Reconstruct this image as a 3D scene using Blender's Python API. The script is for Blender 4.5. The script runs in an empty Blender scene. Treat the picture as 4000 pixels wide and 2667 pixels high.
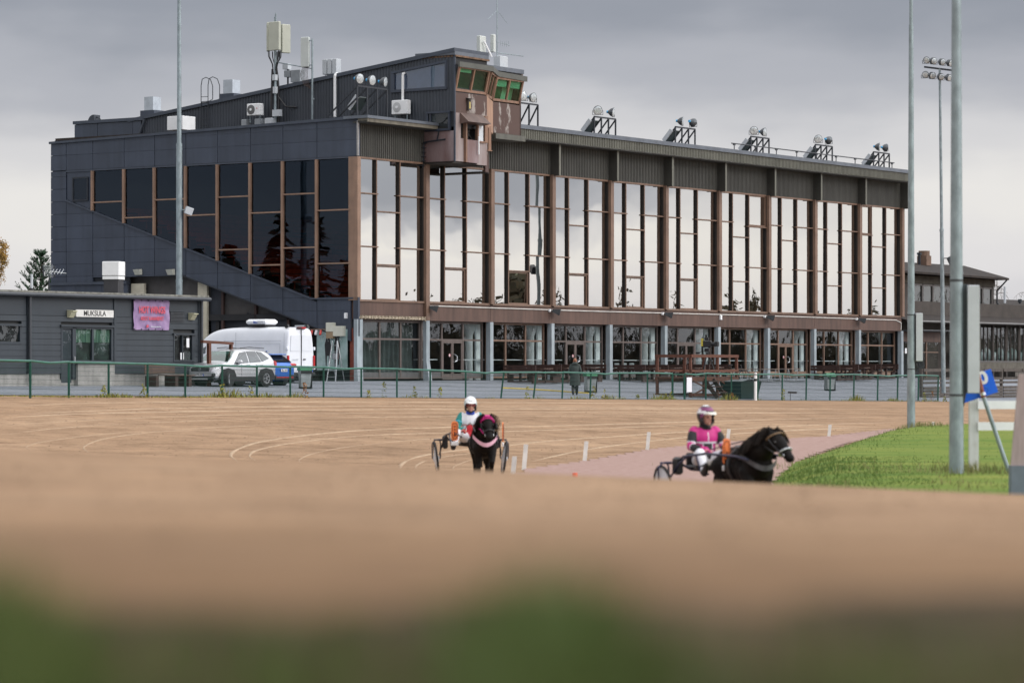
import bpy, bmesh, math, random
from mathutils import Vector, Matrix, noise
random.seed(7)
R = math.radians
SC = bpy.context.scene
COL = SC.collection

# ------------------------------------------------------------------ camera, sky, sun, exposure
FPX, CX, HY, EYE = 11700.0, 2000.0, 1435.0, 0.68      # focal length in pixels of the 4000 px photograph, horizon row, eye height
cam = bpy.data.cameras.new('camera')
cam.sensor_width = 36.0
cam.lens = 36.0 * FPX / 4000.0
cam.shift_y = (HY - 1333.5) / 4000.0
cam.clip_start, cam.clip_end = 0.1, 6000
cam.dof.use_dof = True
cam.dof.focus_distance = 132.0
cam.dof.aperture_fstop = 2.0
camo = bpy.data.objects.new('camera', cam)
COL.objects.link(camo)
camo.location = (0, 0, EYE)
camo.rotation_euler = (R(90), 0, 0)
SC.camera = camo

SUN_AZ, SUN_EL = 106.0, 26.0                            # clockwise from the view direction; sun behind thin cloud on the right
wd = bpy.data.worlds.new('World')
SC.world = wd
wd.use_nodes = True
def build_world():
    nt = wd.node_tree
    N, L = nt.nodes, nt.links
    N.clear()
    out = N.new('ShaderNodeOutputWorld'); bg = N.new('ShaderNodeBackground')
    bg.inputs['Strength'].default_value = 0.1
    L.new(bg.outputs[0], out.inputs[0])
    sky = N.new('ShaderNodeTexSky'); sky.sky_type = 'NISHITA'; sky.sun_disc = False
    sky.sun_elevation = R(SUN_EL); sky.sun_rotation = R(SUN_AZ)
    tc = N.new('ShaderNodeTexCoord')
    sep = N.new('ShaderNodeSeparateXYZ'); L.new(tc.outputs['Generated'], sep.inputs[0])
    def math_(op, a, b=None, clamp=False):
        m = N.new('ShaderNodeMath'); m.operation = op; m.use_clamp = clamp
        for i, v in enumerate((a, b)):
            if v is None: continue
            if isinstance(v, (int, float)): m.inputs[i].default_value = v
            else: L.new(v, m.inputs[i])
        return m.outputs[0]
    def cloud(scale, sx, sz, detail, off):
        mp = N.new('ShaderNodeMapping'); mp.inputs['Scale'].default_value = (sx, sx, sz); mp.inputs['Location'].default_value = off
        L.new(tc.outputs['Generated'], mp.inputs[0])
        n = N.new('ShaderNodeTexNoise'); n.inputs['Scale'].default_value = scale; n.inputs['Detail'].default_value = detail
        n.inputs['Roughness'].default_value = .5
        L.new(mp.outputs[0], n.inputs['Vector'])
        return n.outputs['Fac']
    n1 = cloud(7, 1.0, 4.5, 3, (18.37, 18.8, 18.27))
    n2 = cloud(22, 1.0, 2.6, 4, (8.76, 16.06, 6.1))
    warp = math_('ADD', math_('MULTIPLY', math_('SUBTRACT', n1, .5), .050), math_('MULTIPLY', math_('SUBTRACT', n2, .5), .022))
    bank = N.new('ShaderNodeVectorMath'); bank.operation = 'DOT_PRODUCT'; bank.inputs[1].default_value = (math.sin(R(82)), math.cos(R(82)), 0)
    L.new(tc.outputs['Generated'], bank.inputs[0])           # a lower, darker cloud bank off to the right
    mr = N.new('ShaderNodeMapRange'); mr.interpolation_type = 'SMOOTHSTEP'; mr.inputs['From Min'].default_value = .928; mr.inputs['From Max'].default_value = .985; mr.inputs['To Max'].default_value = .070
    L.new(bank.outputs['Value'], mr.inputs['Value'])
    mz = N.new('ShaderNodeMapRange'); mz.interpolation_type = 'SMOOTHSTEP'; mz.inputs['From Min'].default_value = .024; mz.inputs['From Max'].default_value = .056
    L.new(math_('ADD', sep.outputs['Z'], math_('MULTIPLY', warp, .8)), mz.inputs['Value'])
    e = math_('ADD', math_('ADD', sep.outputs['Z'], warp), math_('MULTIPLY', mr.outputs['Result'], mz.outputs['Result']))
    ramp = N.new('ShaderNodeValToRGB'); ramp.color_ramp.interpolation = 'EASE'
    el = ramp.color_ramp.elements
    pts = [(0.0, (6.6, 6.6, 7.1)), (.028, (8.5, 8.3, 8.4)), (.050, (9.2, 8.95, 8.7)), (.074, (7.6, 7.5, 7.65)), (.100, (5.0, 5.1, 5.6)), (.125, (3.45, 3.65, 4.2)),
           (.21, (6.0, 6.2, 6.7)), (.4, (10.6, 10.6, 10.9)), (.7, (13.2, 13.2, 13.5)), (1.0, (13.6, 13.6, 13.9))]
    el[0].position, el[0].color = pts[0][0], (*[c / 16 for c in pts[0][1]], 1)
    el[1].position, el[1].color = pts[-1][0], (*[c / 16 for c in pts[-1][1]], 1)
    for p, c in pts[1:-1]:
        k = el.new(p); k.color = (*[x / 16 for x in c], 1)
    L.new(e, ramp.inputs[0])
    # broad brightening of the overcast towards the hidden sun
    sd = Vector((math.sin(R(SUN_AZ)) * math.cos(R(SUN_EL)), math.cos(R(SUN_AZ)) * math.cos(R(SUN_EL)), math.sin(R(SUN_EL))))
    dot = N.new('ShaderNodeVectorMath'); dot.operation = 'DOT_PRODUCT'; dot.inputs[1].default_value = sd
    L.new(tc.outputs['Generated'], dot.inputs[0])
    glow = math_('POWER', math_('MAXIMUM', dot.outputs['Value'], 0.0), 2.0)
    mult = math_('ADD', math_('MULTIPLY', glow, 1.85), 1.0)
    mult = math_('MULTIPLY', mult, 16.0)
    sc_ = N.new('ShaderNodeVectorMath'); sc_.operation = 'SCALE'
    L.new(ramp.outputs[0], sc_.inputs[0]); L.new(mult, sc_.inputs['Scale'])
    mix = N.new('ShaderNodeMix'); mix.data_type = 'RGBA'; mix.inputs['Factor'].default_value = .93
    L.new(sky.outputs[0], mix.inputs[6]); L.new(sc_.outputs[0], mix.inputs[7])
    L.new(mix.outputs[2], bg.inputs[0])
build_world()
sl = bpy.data.lights.new('sun', 'SUN'); sl.energy = .8; sl.angle = R(14); sl.color = (1.0, .95, .87)
so = bpy.data.objects.new('sun', sl); COL.objects.link(so)
so.rotation_euler = Vector((-math.sin(R(SUN_AZ)) * math.cos(R(SUN_EL)), -math.cos(R(SUN_AZ)) * math.cos(R(SUN_EL)), -math.sin(R(SUN_EL)))).to_track_quat('-Z', 'Y').to_euler()
vs = SC.view_settings
vs.view_transform = 'Standard'; vs.look = 'None'; vs.exposure = -0.12; vs.gamma = 1.0; vs.use_curve_mapping = False

# ------------------------------------------------------------------ frames of reference
C0 = Vector((-7.7, 146.0, 0))                           # grandstand's near corner on the ground
U = Vector((.568, .823, 0)).normalized(); V = Vector((-U.y, U.x, 0))
ANG = math.atan2(U.y, U.x)
def W(x, y, z=0.0): return C0 + U * x + V * y + Vector((0, 0, z))   # grandstand frame to world
def TL(X, Y):
    d = Vector((X, Y, 0)) - C0
    return d.dot(U), d.dot(V)
def at(px, py, D):                                      # a measured pixel at distance D to a world point
    return Vector(((px - CX) / FPX * D, D, EYE - (py - HY) / FPX * D))
def sstep(a, b, x):
    t = min(1, max(0, (x - a) / (b - a))); return t * t * (3 - 2 * t)
def plaza_z(x, y):
    return min(14, max(0, -y - 1)) / 14 * (-.78 - .0125 * min(45, max(-45, x)))
def ground_z(X, Y):
    x, y = TL(X, Y)
    if y > -15: return plaza_z(x, y)
    w = -y - 15
    f = plaza_z(x, -15)
    zt = f + (-1.42 - f) * min(1, w / 34)
    D = max(Y, 0.0); tilt = -.044 * min(9, max(-9, X)) * min(1, D / 19)
    if D < 17: zb = .46 - .0268 * max(0, D - 2.5) + tilt
    else:
        zb = .46 - .0268 * 14.5 + tilt
        q = D - 17
        zb -= .0268 * q + .0011 * min(q, 18) ** 2 + .0396 * max(0, q - 18)
    k = .12                                              # smooth maximum
    m = max(zt, zb); h = max(k - abs(zt - zb), 0) / k
    return m + h * h * k * .25

# ------------------------------------------------------------------ materials
MATS = {}
def M(name, col, rough=.6, metal=0.0, var=.12, scale=2.0, bump=0.0, bscale=30.0, spec=.5, coat=0.0, col2=None, stretch=None, detail=4.0, sharp=(.35, .65), dirt=0.0, rand=0.0):
    if name in MATS: return MATS[name]
    m = bpy.data.materials.new(name); m.use_nodes = True; MATS[name] = m
    nt = m.node_tree; N, L = nt.nodes, nt.links
    p = N['Principled BSDF']
    p.inputs['Base Color'].default_value = (*col, 1); p.inputs['Roughness'].default_value = rough
    p.inputs['Metallic'].default_value = metal; p.inputs['Specular IOR Level'].default_value = spec
    p.inputs['Coat Weight'].default_value = coat
    g = N.new('ShaderNodeNewGeometry'); vec = g.outputs['Position']
    if stretch:
        mp = N.new('ShaderNodeMapping'); mp.inputs['Scale'].default_value = stretch; L.new(vec, mp.inputs[0]); vec = mp.outputs[0]
    if var or col2:
        n = N.new('ShaderNodeTexNoise'); n.inputs['Scale'].default_value = scale; n.inputs['Detail'].default_value = detail; n.inputs['Roughness'].default_value = .62
        L.new(vec, n.inputs['Vector'])
        r = N.new('ShaderNodeValToRGB')
        c2 = col2 or tuple(min(1, c * (1 + var)) for c in col); c1 = col if col2 else tuple(c * (1 - var) for c in col)
        r.color_ramp.elements[0].position, r.color_ramp.elements[0].color = sharp[0], (*c1, 1)
        r.color_ramp.elements[1].position, r.color_ramp.elements[1].color = sharp[1], (*c2, 1)
        L.new(n.outputs['Fac'], r.inputs[0]); colour = r.outputs[0]
        if dirt:
            mp = N.new('ShaderNodeMapping'); mp.inputs['Scale'].default_value = (1.6, 1.6, .12); L.new(g.outputs['Position'], mp.inputs[0])
            n3 = N.new('ShaderNodeTexNoise'); n3.inputs['Scale'].default_value = 2.2; n3.inputs['Detail'].default_value = 6; L.new(mp.outputs[0], n3.inputs['Vector'])
            r3 = N.new('ShaderNodeValToRGB'); r3.color_ramp.elements[0].position = .38; r3.color_ramp.elements[1].position = .7
            r3.color_ramp.elements[0].color = (1, 1, 1, 1); r3.color_ramp.elements[1].color = (1 - dirt, 1 - dirt, 1 - dirt, 1)
            L.new(n3.outputs['Fac'], r3.inputs[0])
            mx = N.new('ShaderNodeMix'); mx.data_type = 'RGBA'; mx.blend_type = 'MULTIPLY'; mx.inputs['Factor'].default_value = 1
            L.new(colour, mx.inputs[6]); L.new(r3.outputs[0], mx.inputs[7]); colour = mx.outputs[2]
        if rand:
            oi = N.new('ShaderNodeObjectInfo'); mr = N.new('ShaderNodeMapRange'); mr.inputs['To Min'].default_value = 1 - rand; mr.inputs['To Max'].default_value = 1 + rand
            L.new(oi.outputs['Random'], mr.inputs['Value']); sv = N.new('ShaderNodeVectorMath'); sv.operation = 'SCALE'; L.new(colour, sv.inputs[0]); L.new(mr.outputs['Result'], sv.inputs['Scale']); colour = sv.outputs[0]
        L.new(colour, p.inputs['Base Color'])
    if bump:
        b = N.new('ShaderNodeBump'); b.inputs['Strength'].default_value = bump; b.inputs['Distance'].default_value = .02
        nb = N.new('ShaderNodeTexNoise'); nb.inputs['Scale'].default_value = bscale; nb.inputs['Detail'].default_value = 5
        L.new(vec, nb.inputs['Vector']); L.new(nb.outputs['Fac'], b.inputs['Height']); L.new(b.outputs[0], p.inputs['Normal'])
    return m
def glass_mat(name, refl, tint, body, wav=.0, wscale=.8, fine=1.0, rough=0.0):
    """window glass: mirror-like coat over a tinted see-through body, with slightly wavy float glass"""
    m = bpy.data.materials.new(name); m.use_nodes = True; MATS[name] = m
    nt = m.node_tree; N, L = nt.nodes, nt.links
    N.clear()
    out = N.new('ShaderNodeOutputMaterial'); gl = N.new('ShaderNodeBsdfGlossy'); tr = N.new('ShaderNodeBsdfTransparent'); mx = N.new('ShaderNodeMixShader')
    gl.inputs['Color'].default_value = (*tint, 1); gl.inputs['Roughness'].default_value = rough
    tr.inputs['Color'].default_value = (*body, 1)
    lw = N.new('ShaderNodeFresnel'); lw.inputs['IOR'].default_value = 1.5
    ma = N.new('ShaderNodeMath'); ma.operation = 'MULTIPLY_ADD'; ma.inputs[1].default_value = fine; ma.inputs[2].default_value = refl; ma.use_clamp = True
    gb = N.new('ShaderNodeNewGeometry'); fr = N.new('ShaderNodeMath'); fr.operation = 'SUBTRACT'; fr.inputs[0].default_value = 1.0; L.new(gb.outputs['Backfacing'], fr.inputs[1])
    mu = N.new('ShaderNodeMath'); mu.operation = 'MULTIPLY'; L.new(ma.outputs[0], mu.inputs[0]); L.new(fr.outputs[0], mu.inputs[1])   # only the outer face mirrors
    L.new(lw.outputs[0], ma.inputs[0]); L.new(mu.outputs[0], mx.inputs[0])
    L.new(tr.outputs[0], mx.inputs[1]); L.new(gl.outputs[0], mx.inputs[2]); L.new(mx.outputs[0], out.inputs[0])
    if wav:
        g = N.new('ShaderNodeNewGeometry'); oi = N.new('ShaderNodeObjectInfo')
        ad = N.new('ShaderNodeVectorMath'); ad.operation = 'ADD'
        sc = N.new('ShaderNodeVectorMath'); sc.operation = 'SCALE'; sc.inputs[0].default_value = (31, 17, 23)
        L.new(oi.outputs['Random'], sc.inputs['Scale']); L.new(g.outputs['Position'], ad.inputs[0]); L.new(sc.outputs[0], ad.inputs[1])
        n = N.new('ShaderNodeTexNoise'); n.inputs['Scale'].default_value = wscale; n.inputs['Detail'].default_value = 1.5
        L.new(ad.outputs[0], n.inputs['Vector'])
        b = N.new('ShaderNodeBump'); b.inputs['Strength'].default_value = 1.0; b.inputs['Distance'].default_value = wav
        L.new(n.outputs['Fac'], b.inputs['Height']); L.new(b.outputs[0], gl.inputs['Normal'])
    return m

# ------------------------------------------------------------------ mesh builder
class MB:
    def __init__(s): s.v = []; s.f = []
    def add(s, vs, fs):
        o = len(s.v); s.v += [tuple(v) for v in vs]; s.f += [tuple(i + o for i in f) for f in fs]; return s
    def box(s, x0, x1, y0, y1, z0, z1, rot=None):
        vs = [(x, y, z) for z in (z0, z1) for y in (y0, y1) for x in (x0, x1)]
        if rot: vs = [rot @ Vector(v) for v in vs]
        return s.add(vs, [(0, 2, 3, 1), (4, 5, 7, 6), (0, 1, 5, 4), (2, 6, 7, 3), (0, 4, 6, 2), (1, 3, 7, 5)])
    def cbox(s, c, d, rot=None, bev=0.0):
        c = Vector(c); h = [k / 2 for k in d]
        if bev:
            b = min(bev, min(h) * .9)
            vs = []; 
            for sz in (-1, 1):
                for inset, zz in ((b, sz * h[2]), (0, sz * (h[2] - b))) if sz < 0 else ((0, sz * (h[2] - b)), (b, sz * h[2])):
                    X, Y = h[0] - inset, h[1] - inset
                    vs += [(-X, -Y, zz), (X, -Y, zz), (X, Y, zz), (-X, Y, zz)]
            fs = [(3, 2, 1, 0), (12, 13, 14, 15)]
            for k in range(3):
                for i in range(4):
                    j = (i + 1) % 4; fs.append((k * 4 + i, k * 4 + j, k * 4 + 4 + j, k * 4 + 4 + i))
        else:
            vs = [(x, y, z) for z in (-h[2], h[2]) for y in (-h[1], h[1]) for x in (-h[0], h[0])]
            fs = [(0, 2, 3, 1), (4, 5, 7, 6), (0, 1, 5, 4), (2, 6, 7, 3), (0, 4, 6, 2), (1, 3, 7, 5)]
        vs = [(rot @ Vector(v) if rot else Vector(v)) + c for v in vs]
        return s.add(vs, fs)
    def tube(s, a, b, r0, r1=None, n=8, caps=True):
        a, b = Vector(a), Vector(b); r1 = r0 if r1 is None else r1
        d = b - a
        if d.length < 1e-6: return s
        q = d.to_track_quat('Z', 'Y')
        vs = []
        for c, r in ((a, r0), (b, r1)):
            for i in range(n):
                t = 2 * math.pi * i / n
                vs.append(c + q @ Vector((r * math.cos(t), r * math.sin(t), 0)))
        fs = [(i, (i + 1) % n, n + (i + 1) % n, n + i) for i in range(n)]
        if caps: fs += [tuple(range(n - 1, -1, -1)), tuple(range(n, 2 * n))]
        return s.add(vs, fs)
    def path(s, pts, r, n=6, r1=None):
        k = len(pts) - 1
        for i in range(k):
            ra = r if r1 is None else r + (r1 - r) * i / k; rb = r if r1 is None else r + (r1 - r) * (i + 1) / k
            s.tube(pts[i], pts[i + 1], ra, rb, n)
        return s
    def bar(s, a, b, w, h=None):
        a, b = Vector(a), Vector(b); h = h or w; d = b - a
        q = d.to_track_quat('Z', 'Y').to_matrix()
        return s.cbox((a + b) / 2, (w, h, d.length), q)
    def ball(s, c, r, nu=10, nv=7, rot=None):
        r = (r, r, r) if isinstance(r, (int, float)) else r
        vs = [(0, 0, -r[2])]
        for j in range(1, nv):
            t = -math.pi / 2 + math.pi * j / nv
            for i in range(nu):
                p = 2 * math.pi * i / nu
                vs.append((r[0] * math.cos(t) * math.cos(p), r[1] * math.cos(t) * math.sin(p), r[2] * math.sin(t)))
        vs.append((0, 0, r[2]))
        c = Vector(c)
        vs = [(rot @ Vector(v) if rot else Vector(v)) + c for v in vs]
        fs = [(0, 1 + (i + 1) % nu, 1 + i) for i in range(nu)]
        for j in range(nv - 2):
            a = 1 + j * nu
            fs += [(a + i, a + (i + 1) % nu, a + nu + (i + 1) % nu, a + nu + i) for i in range(nu)]
        a = 1 + (nv - 2) * nu; e = len(vs) - 1
        fs += [(a + i, a + (i + 1) % nu, e) for i in range(nu)]
        return s.add(vs, fs)
    def lathe(s, prof, n=16, rot=None, c=(0, 0, 0)):          # profile of (radius, height), axis Z
        vs = []; c = Vector(c)
        for r, z in prof:
            for i in range(n):
                t = 2 * math.pi * i / n; p = Vector((r * math.cos(t), r * math.sin(t), z))
                vs.append((rot @ p if rot else p) + c)
        fs = []
        for k in range(len(prof) - 1):
            fs += [(k * n + i, k * n + (i + 1) % n, (k + 1) * n + (i + 1) % n, (k + 1) * n + i) for i in range(n)]
        fs += [tuple(range(n - 1, -1, -1)), tuple(range((len(prof) - 1) * n, len(prof) * n))]
        return s.add(vs, fs)
    def prism(s, poly, off):                                  # polygon (3D) extruded by a vector
        poly = [Vector(p) for p in poly]; off = Vector(off); n = len(poly)
        vs = poly + [p + off for p in poly]
        fs = [tuple(range(n - 1, -1, -1)), tuple(range(n, 2 * n))] + [(i, (i + 1) % n, n + (i + 1) % n, n + i) for i in range(n)]
        return s.add(vs, fs)
    def sheet(s, rows):
        n = len(rows[0]); vs = [p for r in rows for p in r]
        return s.add(vs, [(j * n + i, j * n + i + 1, (j + 1) * n + i + 1, (j + 1) * n + i) for j in range(len(rows) - 1) for i in range(n - 1)])
    def mesh(s, name, mat, smooth=False, fix=True):
        me = bpy.data.meshes.new(name); me.from_pydata(s.v, [], s.f)
        if fix:
            bm = bmesh.new(); bm.from_mesh(me); bmesh.ops.recalc_face_normals(bm, faces=bm.faces); bm.to_mesh(me); bm.free()
        if mat: me.materials.append(mat)
        if smooth:
            me.polygons.foreach_set('use_smooth', [True] * len(me.polygons))
        me.update(); return me
    def build(s, name, mat, parent=None, smooth=False, label=None, fix=True, mods=()):
        return obj(name, s.mesh(name, mat, smooth, fix), parent, label)
def obj(name, me, parent=None, label=None, loc=None, rot=None, scale=None):
    o = bpy.data.objects.new(name, me); COL.objects.link(o)
    if parent: o.parent = parent
    if label: o['label'] = label
    if loc is not None: o.location = loc
    if rot is not None: o.rotation_euler = rot
    if scale is not None: o.scale = scale
    return o
def tag(o, label, cat, group=None, kind=None):
    o['label'] = label; o['category'] = cat
    if group: o['group'] = group
    if kind: o['kind'] = kind
    return o
def thing(name, label, cat, loc=(0, 0, 0), rotz=0.0, group=None):
    o = bpy.data.objects.new(name, None); COL.objects.link(o); o.empty_display_size = .3
    o.location = loc; o.rotation_euler = (0, 0, rotz)
    return tag(o, label, cat, group)
def struct(o, kind='structure'):
    o['kind'] = kind; return o
def dup(root, loc, rotz=None, label=None, group=None, rot=None):
    def rec(o, par):
        c = o.copy(); COL.objects.link(c)
        if par: c.parent = par
        for k in o.children: rec(k, c)
        return c
    r = rec(root, None); r.location = loc
    if rotz is not None: r.rotation_euler = (0, 0, rotz)
    if rot is not None: r.rotation_euler = rot
    if label: r['label'] = label
    if group: r['group'] = group
    return r
_unit = {}
def pbox(name, mat, parent, x0, x1, y0, y1, z0, z1, label=None):   # a box piece that shares one unit-cube mesh per name and material
    k = (name, mat.name)
    if k not in _unit: _unit[k] = MB().box(-.5, .5, -.5, .5, -.5, .5).mesh(name, mat)
    return obj(name, _unit[k], parent, label, ((x0 + x1) / 2, (y0 + y1) / 2, (z0 + z1) / 2), None, (x1 - x0, y1 - y0, z1 - z0))
def bake(mb, name, mat, parent=None, voxel=.02, smooth=4, label=None):   # fuse overlapping volumes into one continuous skin
    me = mb.mesh(name + '_tmp', mat); o = bpy.data.objects.new(name + '_tmp', me); COL.objects.link(o)
    a = o.modifiers.new('r', 'REMESH'); a.mode = 'VOXEL'; a.voxel_size = voxel
    b = o.modifiers.new('s', 'SMOOTH'); b.factor = .5; b.iterations = smooth
    dg = bpy.context.evaluated_depsgraph_get(); ev = o.evaluated_get(dg)
    nm = bpy.data.meshes.new_from_object(ev, depsgraph=dg); nm.name = name
    bpy.data.objects.remove(o); bpy.data.meshes.remove(me)
    if not nm.materials: nm.materials.append(mat)
    nm.polygons.foreach_set('use_smooth', [True] * len(nm.polygons)); nm.update()
    return obj(name, nm, parent, label)
def subd(mb, name, mat, parent=None, lv=2, label=None):
    me = mb.mesh(name + '_tmp', mat); o = bpy.data.objects.new(name + '_tmp', me); COL.objects.link(o)
    a = o.modifiers.new('s', 'SUBSURF'); a.levels = lv; a.render_levels = lv
    dg = bpy.context.evaluated_depsgraph_get(); ev = o.evaluated_get(dg)
    nm = bpy.data.meshes.new_from_object(ev, depsgraph=dg); nm.name = name
    bpy.data.objects.remove(o); bpy.data.meshes.remove(me)
    nm.polygons.foreach_set('use_smooth', [True] * len(nm.polygons)); nm.update()
    return obj(name, nm, parent, label)
def text(name, body, size, mat, parent, loc, rot, xs=1.0, depth=.004, bold=0.0):
    cu = bpy.data.curves.new(name, 'FONT'); cu.body = body; cu.size = size; cu.extrude = depth; cu.align_x = 'CENTER'; cu.align_y = 'CENTER'; cu.offset = bold
    o = bpy.data.objects.new(name + '_tmp', cu); COL.objects.link(o)
    dg = bpy.context.evaluated_depsgraph_get(); me = bpy.data.meshes.new_from_object(o.evaluated_get(dg), depsgraph=dg); me.name = name
    bpy.data.objects.remove(o); bpy.data.curves.remove(cu)
    me.materials.clear(); me.materials.append(mat)
    return obj(name, me, parent, None, loc, rot, (xs, 1, 1))
def clip(poly, a, b, c):                                 # keep a*x+b*y<=c
    out = []
    for i in range(len(poly)):
        p, q = poly[i], poly[(i + 1) % len(poly)]
        dp, dq = a * p[0] + b * p[1] - c, a * q[0] + b * q[1] - c
        if dp <= 0: out.append(p)
        if dp * dq < 0:
            t = dp / (dp - dq); out.append((p[0] + t * (q[0] - p[0]), p[1] + t * (q[1] - p[1])))
    return out
def area(p): return abs(sum(p[i][0] * p[(i + 1) % len(p)][1] - p[(i + 1) % len(p)][0] * p[i][1] for i in range(len(p)))) / 2

# palette
CLAD = M('slate_cladding', (0.0451, 0.05658, 0.082), .42, var=.1, scale=.6, bump=.05, bscale=2, dirt=.22, rand=.09)
CLAD_D = M('slate_backing', (.02, .024, .032), .7)
CORD = M('dark_corrugated_steel', (0.03825, 0.0459, 0.0595), .5, var=.1, scale=.8)
FLASH = M('grey_flashing', (.12, .135, .16), .35, metal=.3, var=.15, scale=1.5)
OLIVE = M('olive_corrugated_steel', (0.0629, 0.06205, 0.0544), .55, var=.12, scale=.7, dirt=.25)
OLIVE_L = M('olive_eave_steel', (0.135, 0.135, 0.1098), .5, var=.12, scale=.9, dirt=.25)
BROWN = M('bronze_brown_frame', (0.1886, 0.115, 0.07912), .5, var=.14, scale=1.4, dirt=.25)
BROWN_LIT = M('bronze_brown_frame_lit', (.27, .168, .115), .5, var=.14, scale=1.4, dirt=.2)  # same paint as the front frames, lightened for the brighter light on the end wall
BROWN_D = M('near_black_brown', (.018, .014, .012), .7, var=.1)  # on the front pillars and mullions this colour paints in dark glass reflections
SPAN = M('brown_spandrel', (0.1062, 0.0595, 0.0442), .6, var=.16, scale=1.2, dirt=.35, stretch=(1, 1, .35))
PIL = M('pale_concrete_pillar', (0.324, 0.369, 0.396), .8, var=.1, scale=1.5, bump=.15, dirt=.25)
CONC = M('grey_concrete', (.33, .32, .30), .85, var=.2, scale=1.5, bump=.3, dirt=.3)
GALV = M('galvanised_steel', (0.255, 0.306, 0.3272), .42, metal=.35, var=.22, scale=5, detail=6, stretch=(1, 1, .5))
WHITE = M('white_paint', (.78, .79, .80), .45, var=.05)
WHITE_W = M('weathered_white_wood', (.70, .71, .70), .7, var=.12, scale=5, dirt=.4, col2=(.52, .50, .46), sharp=(.45, .8))
GREYBOX = M('pale_grey_cabinet', (0.475, 0.5035, 0.532), .5, var=.06)
CREAM = M('cream_plastic', (.55, .55, .47), .5, var=.06)
BLACK = M('black_plastic', (.012, .012, .014), .45, var=.1)
BLKM = M('black_painted_steel', (.018, .022, .03), .45, var=.1)
DGREY = M('dark_grey_paint', (.05, .056, .062), .5, var=.08)
GREEN = M('green_fence_paint', (.006, .072, .050), .35, var=.15, scale=3)
GREEN_T = M('green_rail_top', (.012, .11, .078), .3, var=.2, scale=3)
GREENW = M('green_wire', (.004, .035, .028), .5, var=.0)
REDB = M('red_brick_paint', (.22, .05, .03), .75, var=.25, scale=3, dirt=.3)
WOODR = M('red_brown_wood', (.10, .034, .018), .65, var=.3, scale=4, stretch=(1, 1, 4))
WOODB = M('dark_brown_bench_wood', (.040, .018, .013), .6, var=.3, scale=4)
WOODT = M('worn_table_wood', (.17, .12, .09), .7, var=.3, scale=4)
WOODG = M('grey_brown_board', (.075, .063, .055), .75, var=.25, scale=4)
RUST = M('rust_brown_pipe', (.22, .065, .035), .7, var=.3, scale=8)
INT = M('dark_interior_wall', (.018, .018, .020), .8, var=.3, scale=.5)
INTW = M('pale_interior_column', (.80, .83, .83), .7, var=.05)
BENCHR = M('red_stand_bench', (.55, .10, .045), .6, var=.2, scale=3)
TRIM = M('bright_metal', (.65, .68, .70), .25, metal=.9, var=.05)
LENS = M('lamp_glass_lens', (.50, .54, .56), .15, metal=.25, var=.35, scale=14, detail=2)
LAMPH = M('grey_lamp_housing', (.10, .11, .12), .4, metal=.5, var=.2)
BLUEC = M('blue_plastic_cap', (.05, .33, .60), .4, var=.05)
RUBBER = M('tyre_rubber', (.014, .014, .015), .8, var=.15)
ASPH = M('roof_felt', (.026, .023, .022), .85, var=.3, scale=3, bump=.3, col2=(.05, .04, .035), spec=.2)
SKIN = M('skin', (.52, .27, .20), .55, var=.08, scale=20)
G_FRONT = glass_mat('mirror_tinted_glass', .42, (1.0, .99, .96), (.30, .32, .30), wav=.007, wscale=.35)
G_LEFT = glass_mat('dark_tinted_glass', .006, (.55, .72, 1.0), (.50, .45, .42), wav=.006, wscale=.5, fine=.8)
G_SHOP = glass_mat('shop_glass', .0, (.95, .98, 1.0), (.90, .93, .93), wav=.008, wscale=.8, fine=1.3)
G_GREEN = glass_mat('green_tinted_glass', .0, (.8, 1, .9), (.58, .80, .68), wav=.002, fine=1.0)
G_PALE = glass_mat('pale_blind_glass', .16, (.9, .95, 1), (.55, .62, .72), wav=.002)

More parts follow.
